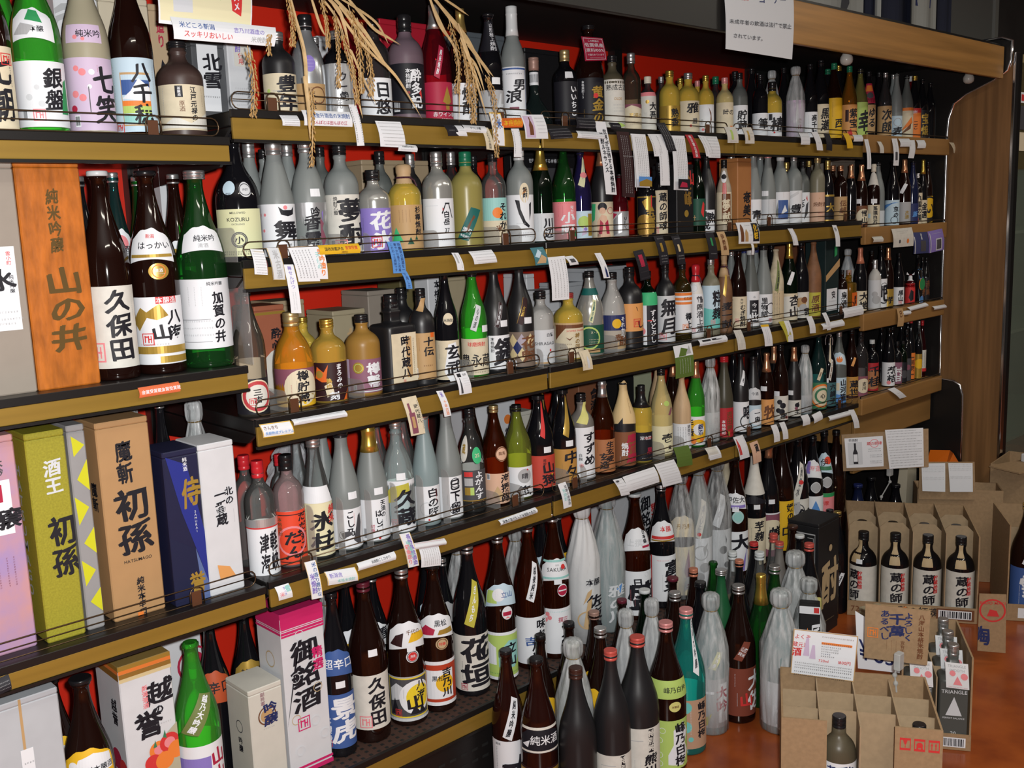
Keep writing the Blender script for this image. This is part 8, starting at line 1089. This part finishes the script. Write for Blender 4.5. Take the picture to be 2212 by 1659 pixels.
sheet('product_card', ((3.291,.002,.6018),(3.3577,-.1104,.6148),(3.3604,-.1149,.5034),(3.2957,-.006,.4924)), 'R-.85,.1,-.1,.85,q;P-.6 .12 -.35 .12 -.35 .5 -.42 .62 -.42 .82 -.53 .82 -.53 .62 -.6 .5,k;R-.58,.2,-.37,.45,W;H芋焼酎,-.55,.92,.1,h;H蔵の師魂,.55,.78,.12,r;O.55,.78,.14,p;L.2,.9,.6,h;L.2,.9,.53,h;L.3,.9,.4,h;L.3,.9,.34,h;L.3,.9,.2,h;L.3,.9,.14,h', 'W', 'white card with bottle picture on the tan backing', 'sign', curl=.002)
sheet('text_card', ((3.3612,-.1163,.6369),(3.4259,-.2255,.6477),(3.4291,-.2308,.507),(3.3704,-.1319,.4943)), 'L-.9,.60,0.95,h;L-.9,.85,0.89,h;L-.9,.85,0.82,h;L-.9,.60,0.75,h;L-.9,.85,0.69,h;L-.9,.85,0.62,h;L-.9,.60,0.56,h;L-.9,.85,0.49,h;L-.9,.85,0.43,h;L-.9,.60,0.36,h;L-.9,.85,0.30,h;L-.9,.85,0.23,h;L-.9,.60,0.17,h;L-.9,.85,0.10,h', 'W', 'white card of dense print beside the bottle picture', 'sign', curl=.002)
sheet('flap_board', ((3.6333,-.121,.4666),(3.7312,-.286,.4728),(3.7352,-.2928,.3272),(3.6342,-.1225,.321)), '', 't', 'kraft flap boards standing behind the carton of four', 'board', curl=0, thick=True, back=kraft)
sheet('flyer', ((3.6182,-.1359,.4658),(3.6604,-.207,.4699),(3.6621,-.2099,.3596),(3.6214,-.1413,.3592)), 'L-.9,.8,0.90,s;L-.9,.8,0.84,s;L-.9,.8,0.78,s;L-.9,.8,0.72,s;L-.9,.8,0.52,s;L-.9,.8,0.46,s', 'W', 'white flyer on kraft flap, nearer the wall', 'sign', curl=.002)
sheet('flyer', ((3.6657,-.216,.4702),(3.7084,-.2879,.473),(3.7107,-.2918,.3635),(3.6706,-.2243,.3603)), 'L-.9,.8,0.95,s;L-.9,.8,0.89,s;L-.9,.8,0.83,s;L-.9,.8,0.77,s;L-.9,.8,0.55,s;L-.9,.8,0.50,s', 'W', 'white flyer on kraft flap, nearer the aisle', 'sign', curl=.002)
sheet('handwritten_card', ((2.0553,-.5427,.4224),(2.1311,-.6705,.4156),(2.1271,-.6637,.2992),(2.0517,-.5366,.3068)), 'R-1,0,1,.02,t;R-1,.98,1,1,t;R-1,0,-.97,1,t;R.97,0,1,1,t;Hよくぞ,-.7,.85,.11,r;H蔵元直,-.75,.68,.11,r;T酒,-.85,.62,.42,r;P-.65 .45 -.45 .45 -.5 .85 -.58 .85,l;P-.45 .4 -.25 .4 -.3 .7 -.38 .7,l;R-.1,.74,.85,.79,o;L-.1,.85,.9,n;L-.1,.8,.76,h;L-.1,.5,.7,h;L-.1,.45,.65,h;L-.1,.4,.6,h;L-.1,.2,.55,B;L-.1,.3,.5,h;H720ml,.0,.4,.08,r;H1800円,.65,.41,.09,r;L-.9,.9,.3,h;L-.9,.9,.25,h;L-.9,.9,.2,h;L-.9,.9,.12,h;L-.9,.7,.06,h', 'W', 'white handwritten card standing at back of the front carton', 'sign', curl=.003)
sheet('kraft_sign', ((2.2326,-.635,.4573),(2.3092,-.7642,.4495),(2.3075,-.7612,.3083),(2.2323,-.6345,.3156)), 'Tよろしく,.35,.93,.40,B,1.2;T千萬,.0,.9,.45,B,1.3;Tあるべし,-.38,.93,.38,B,1.2;T宜有千萬,.2,.4,.1,n;T八海山本格米焼酎,.75,.92,.1,n;C.0,.4,.15,n;C-.15,.4,.15,n;C-.3,.4,.2,n;S-.75,.5,.09,o', 't', 'kraft sign with blue brush lettering on a clip stand', 'sign', curl=0, thick=True, back=kraft)
sheet('price_card', ((2.3866,-.5274,.3626),(2.4459,-.6274,.2913),(2.4454,-.6265,.1967),(2.3916,-.5359,.2003)), 'H¥831,.0,.35,.5,B', 'W', 'white price card behind the kraft sign', 'sign', curl=.001)
sheet('kraft_flap', ((3.0687,-.5815,.225),(3.1078,-.6474,.2274),(3.1104,-.6518,.036),(3.069,-.5821,.0369)), 'O.0,.72,.2,r;T・,.0,.8,.6,r;HBUDO MAKI,.0,.85,.07,r;P-.4 .62 .5 .62 .3 .72 -.2 .74,r;T陶,-.75,.45,.1,B,1.4', 't', 'kraft carton flap with round red stamp leaning on the floor carton', 'board', curl=0, thick=True, back=kraft)
sheet('neck_tag', ((1.9582,.02,1.8824),(2.0386,.02,1.8854),(2.0528,.02,1.8309),(1.9691,.02,1.8225)), 'R-.9,.05,-.87,.95,W;R.87,.05,.9,.95,W;R-.9,.93,.9,.95,W;R-.9,.05,.9,.07,W;Hこの商品は,0,.84,.1,W,1.4;H佐賀県産,0,.66,.18,W,1.6;H原料100%,0,.44,.17,W,1.6;Hで造られています,0,.25,.09,W,1.4;L-.6,.6,.12,W', 'z', 'crimson rounded tag with white type on the dark brown bottle', 'tag', curl=.002)

# ---------------------------------------------------------------- things above the canopy
ct = mat('cream_cloth', (.34, .34, .32), .8)
def cloth(x0, x1, y, z0, z1, mt, label, art='', wav=.008):
    q = thing('cloth_banner', label, 'banner', (x0, y, z0)); n = 12; v = []; f = []
    for j in range(2):
        for i in range(n + 1): t = i / n; v += [((x1 - x0) * t, wav * math.sin(t * 9), j * (z1 - z0)), ((x1 - x0) * t, wav * math.sin(t * 9) + .003, j * (z1 - z0))]
    N = 2 * (n + 1)
    for i in range(n): a = i * 2; f += [(a, a + 2, N + a + 2, N + a), (a + 1, N + a + 1, N + a + 3, a + 3), (a, a + 1, a + 3, a + 2)]
    mesh_obj('cloth', v, f, mt, q)
    if art:
        F = Flat(); W = (x1 - x0) / 2; F.art(art, W, z1 - z0); mesh_obj('printing', [(x + W, wav * math.sin((x / W + 1) / 2 * 9) - .002 - .0002 * l, y_) for x, y_, l in F.v], F.f, [pm(c) for c in F.mats], q, F.m)
cloth(2.9334,3.4112,.02,2.02,2.5,ct,'cream cloth banner above the walnut fascia','P.2 .0 .5 .5 .6 .2,h')
cloth(3.4691,3.5626,.05,2.02,2.5,navy,'dark navy cloth beside the cream banner','')
cloth(3.5038,3.5301,.02,2.02,2.5,ct,'thin pale strip between the navy cloths','')
cloth(3.5925,3.8294,.05,2.02,2.5,navy,'dark navy cloth above the walnut fascia','')
cloth(3.7677,3.9791,.02,2.02,2.5,ct,'cream cloth with dark horse print','P-.6 .3 .4 .3 .8 .7 .7 1 -.5 1,B')
cloth(4.0472,4.1814,.05,2.02,2.5,navy,'dark navy cloth next to the grey panel','')
q = thing('grey_panel', 'plain grey panel above the canopy end', 'panel', (4.2185,.075,2.03)); MB().box(0,.4222,0,.02,0,.6,bev=.002).obj('sheet_metal', mat('grey_sheet',(.10,.10,.095),.6), q); MB().box(.4272,.4622,-.01,.02,0,.6).obj('edge_pipe', mat('grey_edge',(.16,.16,.15),.5), q)

# ---------------------------------------------------------------- showcase at the far end
sc_ = thing('glass_showcase', 'tall oak sided showcase with chrome edge at the far end', 'showcase', (4.07, -.235, 0))
MB().box(0, .022, 0, .72, 0, 1.98).obj('side_panel', wood_p, sc_); MB().box(-.002, .03, -.012, -.0005, 0, 1.98, bev=.002).obj('corner_trim', chrome, sc_); MB().box(.03, .075, -.006, .02, 0, 1.98).obj('door_frame', black_steel, sc_)
MB().box(.075, 1.2, .0, .006, .1, 1.95).obj('glass_door', mat('green_glass', (.25, .32, .26), .06, alpha=.25), sc_); MB().box(.03, 1.2, .55, .60, 0, 1.98).obj('back_board', mat('grey_green', (.10, .115, .085), .6), sc_)
for z in (.45, .9, 1.3): MB().box(.03, 1.2, .02, .55, z, z + .012).obj('glass_shelf', mat('shelf_edge', (.12, .14, .11), .3), sc_)
MB().box(.03, 1.2, .0, .6, 0, .1).obj('base', black_steel, sc_); MB().box(.022, 1.2, -.0, .6, 1.55, 1.98).obj('top_cabinet', mat('beige_cabinet', (.30, .25, .12), .5), sc_)
F = Flat(); F.rect(.085, 1.80, .135, 1.84, 'W'); F.rect(.09, 1.808, .13, 1.832, 'r'); F.rect(.085, 1.70, .2, 1.79, 'h'); F.rect(.085, 1.62, .2, 1.69, 'c'); mesh_obj('poster', [(x, -.002 - .0003 * l, z) for x, z, l in F.v], F.f, [pm(c) for c in F.mats], sc_, F.m)
for k, (x, z, h) in enumerate(((.13, .912, .22), (.22, .912, .25), (.32, .912, .2), (.16, .462, .3), (.27, .462, .28))):
    bottle(4.07 + x, -.02, z, h, .035, 'S', 'blk', 'Pk.05', '', 0, 'dark bottle in showcase, %s' % ('upper shelf near the door', 'upper shelf second inward', 'upper shelf third inward', 'lower shelf near the door', 'lower shelf second inward')[k], None, 'showcase_bottle', 'bottles in the showcase', 2)
# ---------------------------------------------------------------- cartons on the floor
def frame(o, ux): ux = Vector((*ux, 0)).normalized(); return Matrix(((ux.x, -ux.y, 0, o[0]), (ux.y, ux.x, 0, o[1]), (0, 0, 1, 0), (0, 0, 0, 1)))
def rotz(ux): return math.atan2(ux[1], ux[0])
T_ = .0045
def carton(name, label, FL, ux, W, D, H, front, nx, ny, divh, notch=False, flaps=()):
    root = thing(name, label, 'carton', (FL[0], FL[1], 0), rotz(ux)); tm = [kraft, kraft_in]
    MB().box(0, W, 0, D, .001, T_).obj('bottom', kraft, root); MB().box(0, W, D - T_, D, T_, H).obj('back_wall', kraft, root); MB().box(0, T_, T_, D - T_, T_, H).obj('side_wall', kraft, root); MB().box(W - T_, W, T_, D - T_, T_, H).obj('side_wall', kraft, root)
    for x0, x1, z1 in front: MB().box(x0 * W, x1 * W, 0, T_, T_, z1).obj('front_wall', kraft, root)
    for i in range(1, nx): MB().box(W * i / nx - .0015, W * i / nx + .0015, T_, D - T_, T_, divh).obj('divider', kraft_in, root)
    for j in range(1, ny):
        y = D * j / ny
        for i in range(nx):
            a, c = W * i / nx + .002, W * (i + 1) / nx - .002; k = .022 if notch else .0
            p = [(a, T_), (c, T_), (c, divh - .006 - k), (c - k, divh - .006), (a + k, divh - .006), (a, divh - .006 - k)]
            v = [(x, y + e, z) for e in (-.0015, .0015) for x, z in p]; mesh_obj('partition', v, [tuple(range(6)), tuple(range(11, 5, -1))] + [(q, q + 6, (q + 1) % 6 + 6, (q + 1) % 6) for q in range(6)], kraft_in, root)
    return root
def panel_print(root, art, x0, x1, z0, z1, y=0):
    F = Flat(); W = (x1 - x0) / 2; F.art(art, W, z1 - z0); mesh_obj('printing', [(x0 + W + x, y - .0006 - .00008 * l, z0 + z) for x, z, l in F.v], F.f, [pm(c) for c in F.mats], root, F.m)
def at_frame(FL, ux, x, y): u = Vector(ux).normalized(); return FL[0] + u.x * x - u.y * y, FL[1] + u.y * x + u.x * y
C1, U1 = (1.84, -.643), (.181, -.284)
c = carton('bottle_carton', 'open kraft carton with empty cells nearest the viewer', C1, U1, .337, .261, .31, ((0, .29, .31), (.29, .71, .10), (.71, 1, .31)), 4, 3, .30)
panel_print(c, 'R-.9,.78,-.4,.82,r;R-.9,.6,-.4,.64,r;R-.9,.6,-.86,.82,r;R-.44,.6,-.4,.82,r;P-.75 .78 -.55 .78 -.6 .72 -.64 .7 -.63 .65 -.67 .65 -.66 .7 -.7 .72,r;R-.25,.78,.25,.82,r;R-.25,.6,.25,.64,r;R-.25,.6,-.21,.82,r;R.21,.6,.25,.82,r;D.0,.71,.05,r;P-.15 .64 -.05 .64 -.12 .74,r;P.15 .64 .05 .64 .12 .74,r;R.4,.78,.9,.82,r;R.4,.6,.9,.64,r;R.4,.6,.44,.82,r;R.86,.6,.9,.82,r;P.5 .72 .6 .72 .55 .78,r;R.53,.65,.57,.73,r;P.68 .72 .78 .72 .73 .78,r;R.71,.65,.75,.73,r', .245, .335, .18, .31)
for i, j, lab, wt in ((1, 0, 'grey ceramic bottle standing in the cut out front of the near carton', .3), (0, 1, 'black capped bottle sunk in the near carton, wall side', .262), (3, 0, 'black capped bottle sunk in the near carton, aisle side', .295)):
    x, y = at_frame(C1, U1, .337 * (i + .5) / 4, .261 * (j + .5) / 3)
    bottle(x, y, .0046, wt, .038 if i == 1 else .036, 'N', 'kha' if i == 1 else 'gry', 'Sk.09', 'r.08,.675,1.35|W|Tよろしく,.4,.97,.5,B,1.3;T千萬,.0,.97,.6,B,1.5;Tあるべし,-.4,.97,.5,B,1.3' if i == 1 else '', math.degrees(rotz(U1)) + 4, lab, None, 'shochu_bottle', 'bottles in the cartons', 0)
    if i != 1: pass
C2, V2 = (3.145, -.099), (.213, -.367)
c = carton('bottle_carton', 'open kraft carton showing four black bottles with cream labels', C2, V2, .424, .392, .31, ((0, 1, .055),), 4, 3, .315, notch=True)
panel_print(c, 'H720ml,-.78,.5,.5,n;R-.55,.1,.3,.9,t2;H蔵の師魂,.1,.6,.6,k;D-.1,.7,.15,o;R.38,.15,.95,.9,n;B.41,.25,.5,.55', .0, .424, .0, .055)
for i in range(4):
    for j in range(2):
        x, y = at_frame(C2, V2, .424 * (i + .5) / 4, .392 * (j + .42) / 3)
        bottle(x, y, .0046, .29, .046 if j == 0 else .044, 'D', 'blk', 'Sk.1', 'r.03,.6,1.4|w|T蔵の師魂,%s,.92,.02,k,1.2;T貯蔵秘酒,%s,.9,.5,r;C-.5,.4,.1,s/r.64,.985,.16,%s|c4|' % ((.05, .38, -.1) if i else (-.55, -.2, -.7)) if j == 0 else 'r.64,.985,.16,-.2|c4|', math.degrees(rotz(V2)), '%s black bottle with cream label from the wall in the %s row of the carton' % (('first', 'second', 'third', 'last')[i], ('front', 'second')[j]), (.66, -.35) if i == 0 and j == 0 else None, 'shochu_bottle', 'bottles in the cartons', 1)
C3, V3 = (2.43, -.64), (.53, -.848)
c = carton('bottle_carton', 'kraft carton of grey bottles behind the near carton', C3, V3, .175, .26, .26, ((0, 1, .045),), 2, 3, .20)
panel_print(c, 'B.1,.2,.75,.6', .0, .175, .0, .045)
for i in range(2):
    for j in range(3):
        x, y = at_frame(C3, V3, .175 * (i + .5) / 2, .26 * (j + .5) / 3); rz = math.degrees(rotz(V3))
        bottle(x, y, .0046, .275, .036, 'K', 'grt', 'Ss.11', 'r.02,.66,.95|gr2|HTRIANGLE,.0,.86,.08,q;P-.6 .48 .6 .48 .0 .78,q;HPERFECT BALANCE,.0,.44,.035,q;H20,.0,.2,.08,q;HSMOOTH,.0,.12,.05,q' if j == 0 else '', rz, 'grey square bottle with silver cap, %s row from front, %s side of its carton' % (('first', 'second', 'third')[j], ('wall', 'aisle')[i]), None, 'square_bottle', 'bottles in the cartons', 1)
        r = sheet('neck_tag', [Vector((x, y, 0)) + Matrix.Rotation(rotz(V3), 3, 'Z') @ Vector(q) for q in ((-.026, -.041, .245), (.03, -.041, .243), (.034, -.047, .175), (-.022, -.047, .178))], 'HTRIANGLE,.0,.88,.14,s;HSMOOTH,.0,.72,.13,s;D-.4,.6,.11,p;D.6,.5,.13,p;P-.4 .15 .4 .15 .0 .5,p;L-.8,.8,.06,z', 'x', 'silver tag with pink dots on the grey bottle, %s row, %s side' % (('first', 'second', 'third')[j], ('wall', 'aisle')[i]), 'tag', 'silver tags on the grey bottles', curl=.002) if i == 1 or j == 0 else None
C4, V4 = (3.456, -.523), (.53, -.848)
c = carton('bottle_carton', 'kraft carton holding a tall bottle at the far aisle side', C4, V4, .36, .28, .34, ((0, 1, .06),), 3, 2, .30)
panel_print(c, 'R-.8,.2,.1,.8,W;L-.7,.0,.65,n;L-.7,.0,.4,n', .0, .36, .0, .06)
x, y = at_frame(C4, V4, .075, .085); bottle(x, y, .0046, .395, .0525, 'S', 'brn', 'Sg.06', 'r.05,.44,1.4|b|T雪,.2,.9,.3,W,1.4;C-.4,.6,.1,W/d.48,.72,.55,.1|W|T純米大吟醸,.0,.95,.05,n', math.degrees(rotz(V4)), 'tall brown bottle with blue label in the far aisle carton', None, 'sake_bottle', 'bottles in the cartons', 1)
C5, V5 = (3.91, -.275), (.1, -.99)
c = carton('storage_carton', 'large open kraft carton against the oak panel', C5, V5, .42, .25, .43, ((0, 1, .43),), 1, 1, .1)
q = thing('small_box', 'small white box lying on top of the large open carton', 'box', (4.02, -.42, .4365), -.3); MB().box(-.05, .05, -.05, .05, .0, .03, bev=.002).obj('box_body', bxm('W'), q); F = Flat(); F.art('L-.6,.6,.5,h', .045, .09); mesh_obj('lettering', [(x, y - .045, .0305) for x, y, l in F.v], F.f, [pm(k) for k in F.mats], q, F.m)
MB().box(-.20, .20, -.06, .07, -.006, -.0005).obj('support_board', kraft, q)
C6, V6 = (3.641, -.114), (.53, -.848)
carton('storage_carton', 'plain kraft carton with raised flaps behind the carton of four', C6, V6, .30, .12, .36, ((0, 1, .36),), 1, 1, .1)
# clip stands
def clip_stand(pts, base, label):
    q = thing('clip_stand', label, 'clip', base); o_ = Vector(base); b = MB(); P_ = [Vector(p) - o_ for p in pts]
    b.tube(P_, .0022, 6)
    for p in P_[1:-1]: v, f = lathe([(.001, -.006), (.005, -.004), (.006, 0), (.005, .004), (.001, .006)], 10); b.add([(x + p.x, y + p.y, z + p.z) for x, y, z in v], f)
    b.obj('arm', mat('clear_plastic', (.62, .64, .64), .15, alpha=.55), q); e = P_[-1]; MB().box(e.x - .012, e.x + .012, e.y - .012, e.y + .004, e.z - .012, e.z + .03, bev=.002).obj('clip_jaw', mat('clear_plastic', (.62, .64, .64), .15, alpha=.55), q)
clip_stand(((3.4095,-.0835,.3615),(3.41,-.0844,.373),(3.4246,-.1089,.431),(3.4221,-.1047,.467)), (3.4096,-.0837,.3524), "clear clip holding the tan card behind the carton of four")
clip_stand(((2.2005,-.7358,.269),(2.1993,-.7337,.2916),(2.198,-.7315,.3124),(2.2003,-.7354,.3408)), (2.2006,-.7358,.2672), "clear clip holding the kraft sign on the near carton")
# black gift box and smaller boxes on the floor
giftbox(0, .152, 0, .112, 0, .40, 'blk', '', '', 'tall black gift box with gold characters standing on the floor', 'boxes standing on the floor', 0)
g = bpy.context.scene.objects[[o.name for o in S.objects if o.get('label') == 'tall black gift box with gold characters standing on the floor'][0]]; g.location = (2.965, -.125, 0); g.rotation_euler = (0, 0, math.radians(4))
F = Flat(); F.art('T酎,.1,.66,.25,c4,1.8;L-.5,.5,.12,c4;D.1,.75,.03,c4', .075, .4); mesh_obj('lettering', [(x, -.0008 - .0001 * l, z) for x, z, l in F.v], F.f, [pm(k) for k in F.mats], g, F.m)
F = Flat(); F.art('R-.8,.9,.8,.91,s;R-.8,.6,-.77,.9,s;R.77,.6,.8,.9,s;R-.7,.87,-.3,.875,s;R.3,.87,.7,.875,s;R-.7,.8,-.67,.87,s;R.67,.8,.7,.87,s', .055, .4); mesh_obj('lettering', [(-.0768 - .0001 * l, .056 - x, z) for x, z, l in F.v], F.f, [pm(k) for k in F.mats], g, F.m)
giftbox(2.401, 2.457, -.368, .05, 0, .32, 'blk', 'R-1,.93,1,1,W;R.4,.94,.9,.99,r;P-.6 .6 -.2 .8 .2 .6 .0 .3 -.5 .35,o;D-.2,.6,.06,y;T匠酒,.6,.85,.4,W;R-1,.05,1,.08,W', 'R-1,.93,1,1,W', 'small black printed box standing before the wrapped bottle', 'boxes standing on the floor', -1.047)
giftbox(2.335, 2.360, -.300, .03, 0, .22, 'nav', 'T純米酒,.0,.7,.2,y;R-1,.85,1,1,r', '', 'narrow navy box beside the maroon labelled bottle', 'boxes standing on the floor', -.4)
giftbox(2.98, 3.06, -.30, .08, 0, .10, 'tan', '', '', 'low tan carton by the carton of four', 'boxes standing on the floor', -.4)
q = thing('orange_packet', 'crumpled orange packet behind the white flyers', 'packet', (3.90, -.10, .36)); MB().add([(0, 0, 0), (.13, -.02, .0), (.13, .02, .06), (.05, .0, .09), (0, .08, .0), (.13, .08, 0), (.12, .08, .05), (.05, .08, .08)], [(0, 1, 2, 3), (7, 6, 5, 4), (0, 4, 5, 1), (1, 5, 6, 2), (2, 6, 7, 3), (3, 7, 4, 0)]).obj('foil', mat('orange_foil', (.65, .14, .01), .35), q)
MB().box(0, .14, -.02, .08, -.36, -.0005).obj('support_board', dark, q)
q = thing('cream_packet', 'cream paper packet leaning behind the carton of four', 'packet', (3.95, .06, 0)); MB().add([(-.05, 0, .0), (.07, 0, .0), (.05, .0, .42), (-.02, .0, .43), (-.05, .06, .0), (.07, .06, .0), (.05, .03, .42), (-.02, .03, .43)], [(0, 1, 2, 3), (7, 6, 5, 4), (0, 4, 5, 1), (1, 5, 6, 2), (2, 6, 7, 3), (3, 7, 4, 0)]).obj('paper', mat('packet_cream', (.52, .47, .36), .6), q)

bpy.data.objects.remove(_fo)
